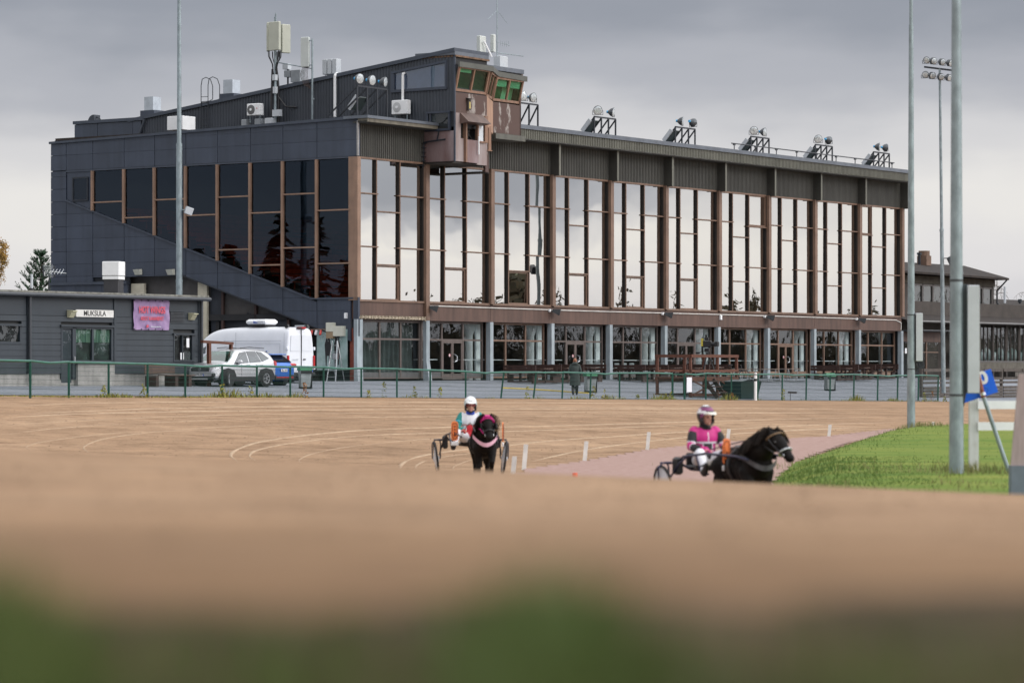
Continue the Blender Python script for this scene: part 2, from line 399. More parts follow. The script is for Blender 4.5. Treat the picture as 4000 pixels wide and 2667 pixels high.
# ------------------------------------------------------------------ ground
def sand_mat():
    m = bpy.data.materials.new('raked_track_sand'); m.use_nodes = True
    nt = m.node_tree; N, L = nt.nodes, nt.links
    p = N['Principled BSDF']; p.inputs['Roughness'].default_value = .95; p.inputs['Specular IOR Level'].default_value = .15
    g = N.new('ShaderNodeNewGeometry')
    def noise_(scale, detail, stretch=None, rot=0):
        mp = N.new('ShaderNodeMapping'); mp.inputs['Scale'].default_value = stretch or (1, 1, 1); mp.inputs['Rotation'].default_value = (0, 0, rot)
        L.new(g.outputs['Position'], mp.inputs[0])
        n = N.new('ShaderNodeTexNoise'); n.inputs['Scale'].default_value = scale; n.inputs['Detail'].default_value = detail; n.inputs['Roughness'].default_value = .65
        L.new(mp.outputs[0], n.inputs['Vector']); return n.outputs['Fac']
    def ramp(f, stops):
        r = N.new('ShaderNodeValToRGB'); e = r.color_ramp.elements
        e[0].position, e[0].color = stops[0][0], (*stops[0][1], 1); e[1].position, e[1].color = stops[-1][0], (*stops[-1][1], 1)
        for q, c in stops[1:-1]: e.new(q).color = (*c, 1)
        L.new(f, r.inputs[0]); return r.outputs[0]
    def mul(a, b, fac=1.0, mode='MULTIPLY'):
        x = N.new('ShaderNodeMix'); x.data_type = 'RGBA'; x.blend_type = mode
        if isinstance(fac, float): x.inputs['Factor'].default_value = fac
        else: L.new(fac, x.inputs['Factor'])
        L.new(a, x.inputs[6]); L.new(b, x.inputs[7]); return x.outputs[2]
    base = ramp(noise_(.12, 5), [(.3, (.245, .157, .095)), (.5, (.292, .190, .116)), (.7, (.345, .232, .146))])
    base = mul(base, ramp(noise_(1.1, 4), [(.3, (.70, .66, .62)), (.5, (1, 1, 1)), (.7, (1.2, 1.17, 1.14))]))
    streak = ramp(noise_(.9, 6, (.07, 1, 1), -ANG), [(.32, (.92, .91, .90)), (.5, (1, 1, 1)), (.68, (1.08, 1.08, 1.08))])
    c = mul(base, streak)
    speck = ramp(noise_(10, 6), [(.30, (.50, .48, .46)), (.44, (1, 1, 1)), (.72, (1.16, 1.16, 1.16))])
    c = mul(c, speck)
    clod = ramp(noise_(2.2, 3), [(.27, (.60, .56, .54)), (.36, (1, 1, 1))])
    c = mul(c, clod, .7)
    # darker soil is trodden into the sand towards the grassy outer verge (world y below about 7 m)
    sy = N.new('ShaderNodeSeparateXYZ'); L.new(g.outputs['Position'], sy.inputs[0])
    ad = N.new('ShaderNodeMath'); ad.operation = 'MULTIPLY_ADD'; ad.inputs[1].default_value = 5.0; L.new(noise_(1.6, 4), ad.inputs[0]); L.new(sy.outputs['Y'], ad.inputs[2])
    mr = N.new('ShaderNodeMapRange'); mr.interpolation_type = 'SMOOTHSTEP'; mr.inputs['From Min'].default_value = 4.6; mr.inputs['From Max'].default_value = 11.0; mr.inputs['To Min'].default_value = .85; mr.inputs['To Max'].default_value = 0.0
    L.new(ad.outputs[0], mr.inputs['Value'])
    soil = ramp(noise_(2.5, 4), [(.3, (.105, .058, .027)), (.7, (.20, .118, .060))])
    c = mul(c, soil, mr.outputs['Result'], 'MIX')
    L.new(c, p.inputs['Base Color'])
    b = N.new('ShaderNodeBump'); b.inputs['Strength'].default_value = .5; b.inputs['Distance'].default_value = .03
    L.new(noise_(14, 5), b.inputs['Height']); L.new(b.outputs[0], p.inputs['Normal'])
    return m
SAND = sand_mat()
SANDL = M('dry_pale_sand', (.39, .285, .195), .95, var=.15, scale=3, spec=.1)
GRAVEL = M('pink_gravel', (0.2952, 0.1902, 0.1599), .95, var=.14, scale=5, bump=.4, bscale=20, spec=.1, col2=(0.369, 0.2583, 0.2255))
GRASS = M('mown_grass', (.078, .145, .011), .85, var=.2, scale=.55, bump=.6, bscale=9, spec=.2, col2=(.185, .215, .034), stretch=(.5, 1.6, 1), detail=8)
SOIL = M('verge_soil', (.024, .018, .009), .95, var=.3, scale=4, spec=.1, col2=(.085, .058, .032))
PLAZA = M('worn_asphalt', (0.172, 0.1892, 0.215), .75, var=.18, scale=.5, bump=.3, bscale=20, spec=.35, detail=8, col2=(0.2279, 0.2451, 0.2752))
EARTH = M('far_field', (.10, .11, .05), .9, var=.3, scale=.02)

def spaced(segs):
    out = []
    for a, b, st in segs:
        n = max(1, int(round((b - a) / st))); out += [a + (b - a) * i / n for i in range(n)]
    return out + [segs[-1][1]]
def local_sheet(name, xs, ys, zf, mat):
    rows = []
    for y in ys:
        row = []
        for x in xs:
            p = W(x, y); row.append((p.x, p.y, zf(p.x, p.y)))
        rows.append(row)
    return struct(MB().sheet(rows).build(name, mat, smooth=True, fix=False))
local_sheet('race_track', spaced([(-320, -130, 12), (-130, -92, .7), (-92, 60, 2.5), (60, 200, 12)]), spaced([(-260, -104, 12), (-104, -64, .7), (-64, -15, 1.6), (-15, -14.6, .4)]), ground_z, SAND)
local_sheet('plaza', spaced([(-260, -60, 12), (-60, 90, 3), (90, 260, 12)]), spaced([(-15.2, 1, 1), (1, 120, 8)]), lambda X, Y: plaza_z(*TL(X, Y)) + .012, PLAZA)
gm = MB(); gm.add([(-3000, -3000, -2.2), (3000, -3000, -2.2), (3000, 3000, -2.2), (-3000, 3000, -2.2)], [(0, 1, 2, 3)])
struct(gm.build('ground', EARTH, fix=False))

def inside(poly, x, y):
    c = False; n = len(poly)
    for i in range(n):
        (x1, y1), (x2, y2) = poly[i], poly[(i + 1) % n]
        if (y1 > y) != (y2 > y) and x < (x2 - x1) * (y - y1) / (y2 - y1) + x1: c = not c
    return c
def edge_d(poly, x, y):
    best = 1e9; n = len(poly)
    for i in range(n):
        (x1, y1), (x2, y2) = poly[i], poly[(i + 1) % n]
        dx, dy = x2 - x1, y2 - y1; t = max(0, min(1, ((x - x1) * dx + (y - y1) * dy) / (dx * dx + dy * dy)))
        best = min(best, math.hypot(x - x1 - t * dx, y - y1 - t * dy))
    return best
INFIELD = [(2.9, 40), (3.5, 46), (4.15, 52), (4.85, 58), (5.9, 66), (7.2, 72.5), (8.4, 79), (9.7, 86), (11.2, 92), (13.0, 95.5), (16, 96.6), (22, 96.5), (34, 96), (60, 94), (60, 34), (20, 30), (8, 34)]
def infield_z(X, Y):
    d = edge_d(INFIELD, X, Y) if inside(INFIELD, X, Y) else -edge_d(INFIELD, X, Y)
    g = min(-1.2, ground_z(X, max(Y, 44)))
    return g - .06 + (-1.10 + .06 - g) * sstep(-.1, 1.5, d) + .03 * noise.noise((X * .5, Y * .5, 0)) * sstep(0, 2, d)
def patch(name, poly, x0, x1, y0, y1, st, zf, mat, margin=.5):
    nx, ny = int((x1 - x0) / st), int((y1 - y0) / st); idx = {}; vs = []; fs = []
    def vid(i, j):
        if (i, j) not in idx:
            X, Y = x0 + (x1 - x0) * i / nx, y0 + (y1 - y0) * j / ny
            idx[i, j] = len(vs); vs.append((X, Y, zf(X, Y)))
        return idx[i, j]
    for j in range(ny):
        for i in range(nx):
            X, Y = x0 + (x1 - x0) * (i + .5) / nx, y0 + (y1 - y0) * (j + .5) / ny
            if inside(poly, X, Y) or edge_d(poly, X, Y) < margin: fs.append((vid(i, j), vid(i + 1, j), vid(i + 1, j + 1), vid(i, j + 1)))
    m = MB(); m.v, m.f = vs, fs
    return m.build(name, mat, smooth=True, fix=False)
struct(patch('infield', INFIELD, 2, 24, 38, 98.5, .4, infield_z, GRASS, .2)); struct(patch('infield', INFIELD, 24, 60, 29, 98.5, 1.6, infield_z, GRASS, .2))
LANE = [(-.3, 47), (-.15, 56), (.3, 61.6), (1.65, 67.2), (3.45, 76.2), (5.95, 82.2), (9.35, 88.2), (12.0, 95.5), (13.5, 97), (9.5, 84), (7.4, 72.5), (6.3, 66), (5.2, 58), (4.5, 52), (3.9, 46), (3.2, 40), (1, 40)]
struct(patch('gravel_lane', LANE, -1, 15, 39, 99, .25, lambda X, Y: ground_z(X, Y) + .018, GRAVEL, .0))
# pale ridges that wheels and the harrow left in the sand, traced on the ground
def on_ground(px, py):
    lo, hi = 24.0, 175.0
    f = lambda D: EYE - (py - HY) / FPX * D - ground_z((px - CX) / FPX * D, D)
    # march from far to near so the visible slope is met first
    D = 24.0
    while D < 175 and f(D) < 0 and D < 40: D += .5
    while D < 175 and f(D) > 0: D += .4
    return ((px - CX) / FPX * D, D)
RUTS = [([(0, 1633), (300, 1618), (800, 1607), (1500, 1600), (2300, 1598), (3300, 1602)], .30), ([(0, 1622), (600, 1598), (1300, 1588), (2400, 1584)], .22),
        ([(930, 1805), (902, 1780), (930, 1755), (1020, 1728), (1200, 1700), (1420, 1683), (1700, 1672), (2000, 1668), (2500, 1655), (3000, 1640), (3500, 1628)], .13),
        ([(1000, 1800), (975, 1783), (1010, 1760), (1150, 1730), (1400, 1705), (1700, 1692), (2050, 1684), (2500, 1668), (2950, 1652)], .10),
        ([(1570, 1840), (1568, 1815), (1620, 1790), (1760, 1765), (1950, 1745), (2150, 1724), (2450, 1702), (2800, 1680), (3200, 1660), (3560, 1648)], .12),
        ([(1640, 1842), (1625, 1820), (1690, 1795), (1850, 1770), (2020, 1750)], .08), ([(2080, 1802), (2250, 1765), (2500, 1728), (2800, 1700), (3200, 1678), (3450, 1666)], .16),
        ([(350, 1770), (330, 1745), (420, 1712), (620, 1688), (900, 1668), (1300, 1652)], .07), ([(0, 1700), (260, 1672), (700, 1648), (1300, 1632), (2100, 1626), (3000, 1622)], .07), ([(120, 1760), (110, 1742), (220, 1718), (480, 1692), (900, 1680), (1250, 1668)], .05), ([(1180, 1812), (1172, 1795), (1240, 1770), (1400, 1740), (1650, 1716), (1900, 1703)], .06),
        ([(1780, 1842), (1775, 1822), (1850, 1796), (1980, 1772)], .06), ([(0, 1660), (700, 1628), (1700, 1612), (2700, 1610), (3600, 1614)], .08), ([(0, 1590), (500, 1573), (1200, 1570), (2300, 1575), (3100, 1582)], .16),
        ([(1600, 1590), (2300, 1592), (3000, 1596), (3650, 1600)], .12), ([(2300, 1618), (2900, 1614), (3500, 1612)], .13)]
for pts, w in RUTS:
    P = [Vector(on_ground(*p)) for p in pts]; fine = []
    for i in range(len(P) - 1):
        a, b, c, d = P[max(0, i - 1)], P[i], P[i + 1], P[min(len(P) - 1, i + 2)]
        for k in range(14):
            t = k / 14
            fine.append(.5 * (2 * b + (c - a) * t + (2 * a - 5 * b + 4 * c - d) * t * t + (3 * b - a - 3 * c + d) * t ** 3))
    rows = []
    for i in range(len(fine) - 1):
        d = (fine[i + 1] - fine[i]).normalized(); nrm = Vector((-d.y, d.x)); row = []
        ww = w * .62 * (.75 + .6 * noise.noise((fine[i].x * .6, fine[i].y * .4, w * 9))) * min(1, (i + 1) / 12, (len(fine) - 1 - i) / 12)
        for s in (-1, -.35, .35, 1):
            q = fine[i] + nrm * s * ww
            row.append((q.x, q.y, ground_z(q.x, q.y) + (.035 * min(1, w / .12) * min(1, ww / w) if abs(s) < .9 else -.03)))
        rows.append(row)
    struct(MB().sheet(rows).build('sand_ridge', SANDL, smooth=True, fix=False))

# grasses
def blades(spots, mats_name, mat, hmin, hmax, wid, name, kind='stuff', zf=None):
    m = MB()
    for (X, Y, k) in spots:
        z = zf(X, Y); h = random.uniform(hmin, hmax) * k; a = random.uniform(0, 6.28); l = random.uniform(.1, .5) * h; w = wid * random.uniform(.6, 1.3)
        dx, dy = math.cos(a), math.sin(a); b = random.uniform(0, 6.28); lx, ly = math.cos(b) * l, math.sin(b) * l
        m.add([(X - dx * w, Y - dy * w, z - .01), (X + dx * w, Y + dy * w, z - .01), (X + dx * w * .7 + lx * .4, Y + dy * w * .7 + ly * .4, z + h * .6), (X - dx * w * .7 + lx * .4, Y - dy * w * .7 + ly * .4, z + h * .6), (X + lx, Y + ly, z + h)],
              [(0, 1, 2, 3), (3, 2, 4)])
    return struct(m.build(name, mat, fix=False), kind)
BLADE = M('grass_blades', (.055, .115, .012), .7, var=.3, scale=.8, col2=(.125, .18, .03))
BLADE_D = M('dry_grass_blades', (.25, .20, .09), .8, var=.3, scale=1.5, col2=(.11, .17, .03))
BLADE_V = M('verge_grass_blades', (.036, .074, .003), .7, var=.3, scale=8, col2=(.072, .090, .010))
sp = []
for i in range(26000):
    Y = random.uniform(42, 60) if i % 3 else random.uniform(60, 97); X = random.uniform(3.3, 11) if Y < 60 else random.uniform(5, 22)
    if inside(INFIELD, X, Y) or edge_d(INFIELD, X, Y) < .25:
        d = edge_d(INFIELD, X, Y)
        if d < 3.0 or i % 4 == 0: sp.append((X, Y, (.7 if d < 2.2 else .28) * (1.35 if noise.noise((X * .9, Y * .35, 2)) > .15 else .8)))
blades(sp, '', BLADE, .04, .085, .007, 'infield_grass', zf=infield_z)
sp = [(X, Y, random.uniform(.6, 1.2)) for X, Y in ((random.uniform(3.6, 12), random.uniform(43, 56)) for _ in range(3000)) if inside(INFIELD, X, Y) and noise.noise((X * .7, Y * .3, 4)) > .12]
for cx, cy, n, rr in ((12.3, 91.2, 500, .9), (7.75, 51, 500, .8), (4.9, 63, 350, 1.1), (2.95, 46.5, 250, .5)):
    for _ in range(n):
        X, Y = random.gauss(cx, rr * .6), random.gauss(cy, rr); sp.append((X, Y, 1.6))
blades(sp, '', BLADE_D, .05, .12, .006, 'rough_grass', zf=infield_z)
VERGE = [(-1.2, .4), (1.2, .4), (1.6, 2.9), (.7, 3.3), (.42, 3.0), (.2, 2.6), (0, 2.9), (-.2, 2.5), (-.4, 2.75), (-1.0, 2.9), (-1.6, 2.8)]
struct(patch('verge', VERGE, -1.7, 1.7, .3, 3.4, .05, lambda X, Y: ground_z(X, Y) + .012 + .01 * noise.noise((X * 5, Y * 5, 0)), SOIL, 0.0))
sp = []
for _ in range(9000):
    Y = random.uniform(.95, 2.3); px = random.uniform(-700, 4700); X = (px - 2000) / FPX * Y
    c = max(math.exp(-((px - 2150) / 420) ** 2) * 1.25, math.exp(-((px + 150) / 520) ** 2) * 1.35, .42 * math.exp(-((px - 1150) / 500) ** 2), .30)
    if random.random() < c * .72: sp.append((X, Y, .22 + .62 * min(1, c) * (1.12 if Y < 1.9 else .75)))
blades(sp, '', BLADE_V, .05, .125, .0035, 'verge_grass', zf=ground_z)
CLOD = M('damp_sand_clod', (.185, .125, .080), .95, var=.25, scale=3, spec=.1)
m = MB(); rq = random.Random(77)
for k in range(1500):
    D = 62 + 68 * rq.random() ** 1.3 if k % 4 else rq.uniform(5, 16); px = rq.uniform(-60, 4060); X = (px - CX) / FPX * D
    if inside(INFIELD, X, D) or inside(LANE, X, D) or TL(X, D)[1] > -15.6: continue
    s = rq.uniform(.010, .032) * (1 if D > 30 else .5); z = ground_z(X, D); a = rq.uniform(0, 6.28); c_, s_ = math.cos(a) * s * 1.6, math.sin(a) * s * 1.6
    m.add([(X - c_, D - s_, z - .01), (X + s_, D - c_, z - .01), (X + c_, D + s_, z - .01), (X - s_, D + c_, z - .01), (X + s * .3, D, z + s * .6)], [(0, 1, 4), (1, 2, 4), (2, 3, 4), (3, 0, 4)])
struct(m.build('sand_clods', CLOD, fix=False), 'stuff')

# ------------------------------------------------------------------ grandstand (frame: x along the front, y to the rear, z up)
GS = thing('grandstand', 'long glazed grandstand clad in slate panels with a brown control tower', 'grandstand', C0, ANG)
PX = [0.0, 5.70, 11.40, 17.10, 22.85, 28.6, 34.5, 40.3, 46.0, 51.8, 57.6]
LEN, DEP = 57.6, 20.1
HEAD, SILL, G_H = 10.95, 3.95, 3.03
EEND = LEN - .33
# core volumes ------------------------------------------------------------
c = MB(); c.box(.35, LEN - .05, .25, DEP, 12.60, 12.72)                      # main roof deck
c.build('roof_deck', ASPH, GS)
c = MB(); c.box(.4, LEN - .05, .9, DEP, 3.05, 3.35); c.build('upper_floor', INT, GS)
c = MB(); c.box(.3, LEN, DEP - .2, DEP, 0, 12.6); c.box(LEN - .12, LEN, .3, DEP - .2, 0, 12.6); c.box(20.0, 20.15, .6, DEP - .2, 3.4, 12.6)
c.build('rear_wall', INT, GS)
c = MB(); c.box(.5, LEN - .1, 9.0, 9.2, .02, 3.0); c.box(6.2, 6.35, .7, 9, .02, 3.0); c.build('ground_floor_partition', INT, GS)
# stepped stand seen through the end windows ----------------------------------
st = MB(); n = 15
for i in range(n):
    y0 = 1.2 + i * .98; st.box(.6, LEN - .3, y0, DEP - .3 if i == n - 1 else y0 + .98, 3.36, 3.55 + i * .33)
st.build('terrace', M('stand_concrete', (.075, .07, .068), .85), GS)
for i in range(n):
    y0 = 1.2 + i * .98; z = 3.55 + i * .33 + .38
    b = MB()
    for k in range(5):
        x0 = .8 + k * 11.2 + (.3 if k else 0); b.box(x0, x0 + 9.9, y0 + .3, y0 + .68, z, z + .06); b.box(x0, x0 + 9.9, y0 + .72, y0 + .76, z + .18, z + .42)
        for q in range(6): b.box(x0 + .3 + q * 1.8, x0 + .36 + q * 1.8, y0 + .45, y0 + .5, z - .38, z)
    b.build('stand_bench', BENCHR, GS)
# front: pillars, mullions, transoms, panes ----------------------------------------
def corrug(m, x0, x1, z0, z1, y, pitch=.155, dep=.045, axis='x', z1b=None, z0b=None):
    """trapezoid-profile steel sheet; z may slope from one end to the other"""
    n = max(1, int((x1 - x0) / pitch)); p = (x1 - x0) / n; top = []; bot = []
    for i in range(n):
        for fx, fy in ((0, 0), (.40, 0), (.52, 1), (.88, 1)):
            x = x0 + (i + fx) * p; t = (x - x0) / (x1 - x0); yy = y + fy * dep
            zt = z1 + ((z1b if z1b is not None else z1) - z1) * t; zb = z0 + ((z0b if z0b is not None else z0) - z0) * t
            a, b = ((x, yy, zt), (x, yy, zb)) if axis == 'x' else ((yy, x, zt), (yy, x, zb))
            top.append(a); bot.append(b)
    a, b = ((x1, y, z1b if z1b is not None else z1), (x1, y, z0b if z0b is not None else z0)) if axis == 'x' else ((y, x1, z1b if z1b is not None else z1), (y, x1, z0b if z0b is not None else z0))
    top.append(a); bot.append(b); m.sheet([bot, top]); return m
for i, x in enumerate(PX):
    hi = HEAD
    if i == 0:
        pbox('pillar', BROWN_LIT, GS, -.06, .20, -.26, .30, SILL, HEAD); continue
    w = .15
    pbox('pillar', BROWN, GS, x - w, x + w, -.30, -.13, SILL - (.9 if i == 1 else .0), HEAD - .003)
    pbox('pillar_dark_back', BROWN_D, GS, x - w + .01, x + w - .01, -.13, .02, SILL + .003, HEAD - .006)  # pillar back painted near black to stand for its dark reflection in the glass
for b in range(10):
    x0, x1 = PX[b] + .16, PX[b + 1] - .16
    if b == 0: x0 = .21
    m1, m2 = PX[b] + 1.66, PX[b] + 3.58
    if b == 9: m1, m2 = PX[b] + 1.75, PX[b] + 3.7
    for mx in (m1, m2):
        pbox('mullion', BROWN, GS, mx - .035, mx + .035, -.135, -.115, SILL + .05, HEAD - .004)
        pbox('mullion_core', BROWN_D, GS, mx - .033, mx + .033, -.115, .03, SILL + .05, HEAD - .004)  # core darkened so the strip beside it shows as a dark reflection
    pbox('head_trim', BROWN, GS, x0, x1, -.12, .03, HEAD - .07, HEAD + .02)
    pbox('window_sill', BROWN, GS, x0 - .04, x1 + .04, -.20, .03, SILL - .05, SILL + .05)
    cols = [(x0, m1 - .035), (m1 + .035, m2 - .035), (m2 + .035, x1)]
    for ci, (a, d) in enumerate(cols):
        cuts = [9.2, 6.6] if ci != 1 else [8.35, 5.74]
        if b == 6 and ci == 2: cuts = [9.02, 6.6]
        if b == 9 and ci == 0: cuts = [9.05, 6.6]
        zs = [SILL + .05] + cuts[::-1] + [HEAD - .07]
        for cz in cuts:
            pbox('transom', BROWN, GS, a - (.18 if ci == 2 else 0), d + (.16 if ci == 0 else 0), -.15, -.03, cz - .03, cz + .03)
        for k in range(3):
            pn = pbox('pane', G_FRONT, GS, a + .003, d - .003, .0, .012, zs[k] + (.03 if k else 0), zs[k + 1] - (.03 if k < 2 else 0))
            pn.rotation_euler = (R(2.2 if (b, ci, k) == (2, 1, 0) else random.uniform(-.16, .16)), 0, R(random.uniform(-.25, .25)))
        fr = (b < 6 and ci == 1 and 0) if 0 else None
        if (ci == 1 and b < 6) or (b == 6 and ci == 2) or (b == 9 and ci == 0):
            za, zb = (zs[0], zs[1] - .045) if ci == 1 else (zs[2] + .05, zs[3])
            f = MB()
            f.box(a + .004, d - .004, -.075, -.008, za + .002, za + .07); f.box(a + .004, d - .004, -.075, -.008, zb - .07, zb - .002)
            f.box(a + .004, a + .07, -.075, -.008, za + .072, zb - .072); f.box(d - .07, d - .004, -.075, -.008, za + .072, zb - .072)
            f.build('opening_sash', BROWN, GS)
# fascia above the glass, fins and eave
for b in range(10):
    m = MB(); xa, xb = PX[b] + (.10 if b else .25), PX[b + 1] + .08
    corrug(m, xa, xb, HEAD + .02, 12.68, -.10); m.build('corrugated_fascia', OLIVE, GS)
for x in PX[3:]:
    m = MB(); m.box(x - .06, x + .13, -.62, -.10, HEAD - .05, 12.62); m.build('fascia_fin', M('olive_black_fin', (.045, .044, .038), .6), GS)
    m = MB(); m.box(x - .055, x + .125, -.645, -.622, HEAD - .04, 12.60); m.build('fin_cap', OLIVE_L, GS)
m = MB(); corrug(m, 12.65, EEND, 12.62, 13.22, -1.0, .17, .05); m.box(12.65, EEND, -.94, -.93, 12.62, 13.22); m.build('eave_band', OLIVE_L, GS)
m = MB(); m.box(12.6, EEND + .05, -1.06, .4, 13.22, 13.34); m.box(12.62, EEND + .03, -1.065, -1.045, 13.12, 13.222); m.build('eave_flashing', FLASH, GS)
m = MB(); m.box(12.65, EEND, -.925, .3, 12.56, 12.618); m.build('eave_soffit', M('soffit', (.05, .05, .045), .8), GS)
m = MB(); m.box(EEND - .05, EEND - .01, -.9, DEP, 12.62, 13.22); m.build('eave_end', OLIVE, GS)
m = MB(); m.box(LEN, LEN + .1, -.02, DEP, 0, 12.55); m.build('end_wall', INT, GS)
m = MB(); m.box(-.15, 5.75, -.95, -.35, 12.66, 12.78); m.box(-.16, 5.75, -.96, -.90, 12.60, 12.66); m.build('eave_band', M('rusty_olive_eave', (.14, .125, .095), .6, dirt=.4), GS)
m = MB(); m.box(-.22, 5.8, -1.0, .5, 12.78, 12.92); m.build('eave_flashing', FLASH, GS)
m = MB(); m.box(-.10, 5.7, -.9, -.03, 12.58, 12.66); m.build('eave_soffit', M('soffit', (.05, .05, .045), .8), GS)
# spandrel
for b in range(10):
    pbox('spandrel_panel', SPAN, GS, PX[b] + .01 + (.1 if b == 0 else 0), PX[b + 1] - .01, -.14, .25, G_H, SILL - .055)
m = MB(); m.path([W(x, -.17, z) for x, z in ((5.9, 3.78), (20, 3.74), (40, 3.76), (56.8, 3.72), (57.5, 3.55), (57.5, 3.1))], .028, 6)
cab = m; cab.v = [tuple(GS.matrix_basis.inverted() @ Vector(v)) if 0 else tuple((Vector(v) - C0).dot(a) for a in (U, V, Vector((0, 0, 1)))) for v in cab.v]
cab.build('wall_conduit', M('pale_conduit', (.62, .60, .56), .5), GS)
# ground floor
for i, x in enumerate(PX):
    m = MB(); w = .14
    if i < 2: m.prism([(x - w, -.46 if i else -.34, 0), (x - w, -.10, 0), (x - w, -.10, G_H), (x - w, -.30, G_H), (x - w, -.30, 1.0)], (2 * w if i else .45, 0, 0))
    else: m.box(x - w, x + w, -.22, .05, 0, G_H - .002)
    m.build('pillar', PIL, GS)
FRM = M('grey_brown_window_frame', (.11, .085, .075), .5); FRMB = BROWN
for b in range(10):
    x0, x1 = PX[b] + .21, PX[b + 1] - .2; fr = FRMB if b in (2, 6, 7, 8, 9) else FRM
    if b == 0: x0 = .55
    y = .30 if b else .12
    w3 = (x1 - x0) / 3; xs = [x0, x0 + w3 * .98, x0 + w3 * 2.03, x1]
    door = b in (1, 3, 5, 7)
    m = MB()
    for k, xx in enumerate(xs): m.box(xx - .05, xx + .05, y - .06, y + .04, .12, G_H - .02)
    for k in range(3):
        m.box(xs[k] + .052, xs[k + 1] - .052, y - .055, y + .035, G_H - .12, G_H - .02); m.box(xs[k] + .052, xs[k + 1] - .052, y - .055, y + .035, 2.04, 2.13)
        if not (door and k == 1): m.box(xs[k] + .052, xs[k + 1] - .052, y - .055, y + .035, .12, .20)
    m.build('window_frame', fr, GS)
    for k in range(3):
        pn = pbox('pane', G_SHOP, GS, xs[k] + .05, xs[k + 1] - .05, y, y + .01, 2.13, G_H - .12); pn.rotation_euler = (R(random.uniform(-.3, .3)), 0, R(random.uniform(-.3, .3)))
        if door and k == 1: continue
        pn = pbox('pane', G_SHOP, GS, xs[k] + .05, xs[k + 1] - .05, y, y + .01, .45 if b else .45, 2.04); pn.rotation_euler = (R(random.uniform(-.3, .3)), 0, R(random.uniform(-.3, .3)))
        pbox('kick_panel', M('kick_panel', (.10, .095, .095), .6, dirt=.2) if b < 6 else M('brown_kick_panel', (.20, .13, .09), .6, dirt=.2), GS, xs[k] + .05, xs[k + 1] - .05, y - .03, y + .03, .20, .45)
    if door:
        mid = (xs[1] + xs[2]) / 2
        for s, (a, d) in enumerate(((xs[1] + .055, mid - .006), (mid + .006, xs[2] - .055))):
            f = MB(); f.box(a, d, y - .05, y + .03, 1.92, 2.035); f.box(a, d, y - .05, y + .03, .06, .36)
            f.box(a, a + .09, y - .05, y + .03, .362, 1.918); f.box(d - .09, d, y - .05, y + .03, .362, 1.918)
            dr = f.build('door', fr, GS)
            pbox('door_pane', G_SHOP, dr, a + .09, d - .09, y - .005, y + .005, .36, 1.92)
            if s == 1:
                h = MB(); h.path([(a + .05, y - .05, .95), (a + .07, y - .16, .98), (a + .22, y - .17, 1.02), (a + .24, y - .17, 1.25), (a + .07, y - .16, 1.33), (a + .05, y - .05, 1.36)], .022, 6); h.build('handle', TRIM, dr)
            else:
                sg = MB(); q = Matrix.Rotation(R(90), 3, 'X'); sg.lathe([(.085, 0), (.085, .006)], 14, q, (d - .2, y - .012, 1.3)); sn = sg.build('no_smoking_disc', M('sign_white', (.8, .8, .8), .5), dr)
                rg = MB(); 
                for t in range(14):
                    a0, a1 = 2 * math.pi * t / 14, 2 * math.pi * (t + 1) / 14
                    rg.bar((d - .2 + .072 * math.cos(a0), y - .022, 1.3 + .072 * math.sin(a0)), (d - .2 + .072 * math.cos(a1), y - .022, 1.3 + .072 * math.sin(a1)), .02, .006)
                rg.bar((d - .25, y - .022, 1.35), (d - .15, y - .022, 1.25), .02, .006); rg.build('no_smoking_ring', M('sign_red', (.6, .02, .04), .5), dr)
    # inside: white column, window counter
    if b:
        cx = PX[b] + 4.2
        m = MB(); m.lathe([(.22, .02), (.22, 2.35), (.38, 2.75), (.38, 2.98)], 18, None, (PX[b + 1] + .05, 1.3, 0)); m.build('interior_column', INTW, GS)
        m = MB(); m.box(PX[b + 1] + .25, PX[b + 1] + .65, .95, 1.05, .02, 3.0); m.build('interior_wall_pier', INTW, GS)
        m = MB()
        for k in (0, 2) if door else (0, 1, 2): m.box(xs[k] + .1, xs[k + 1] - .1, y + .15, y + .55, 1.06, 1.10)
        for k in (0, 2): m.bar((xs[k] + .9, y + .3, 0), (xs[k] + .7, y + .3, 1.06), .03)
        m.build('window_counter', M('pale_counter', (.6, .61, .62), .4), GS)
m = MB(); m.box(.5, LEN - .1, .75, 9, .0, .02 + .002); m.build('ground_floor_slab', M('dark_floor', (.03, .028, .027), .6), GS)
# white bar stools behind the glass in the fifth bay
for k in range(6):
    x = PX[4] + .35 + k * .78
    m = MB(); m.cbox((x, 1.15, .78), (.42, .06, .30), None, .02); sh = m
    m.path([(x - .15, 1.1, .66), (x - .18, .95, .0)], .012, 5); m.path([(x + .15, 1.1, .66), (x + .18, .95, .0)], .012, 5); m.cbox((x, 1.0, .62), (.42, .38, .05), None, .02)
    r = obj('bar_chair', m.mesh('bar_chair', INTW), None); r.location = C0; r.rotation_euler = (0, 0, ANG)
    tag(r, 'white plastic chair behind the ground floor glass of the fifth bay', 'chair', 'white chairs behind the glass')
# dark curtains in the first bay
m = MB(); rows = []
for j in range(9):
    z = .15 + j * .35; rows.append([(.5 + i * .055, .55 + .06 * math.sin(i * .9 + .3 * math.sin(j * .7)) + .10 * noise.noise((i * .08, j * .4, 1)) + (.25 * max(0, .6 - z) if 15 < i < 30 else 0), z) for i in range(91)])
m.sheet(rows); m.build('curtain', M('dark_curtain_cloth', (.055, .068, .066), .9, var=.25, scale=1.2), GS, smooth=True)

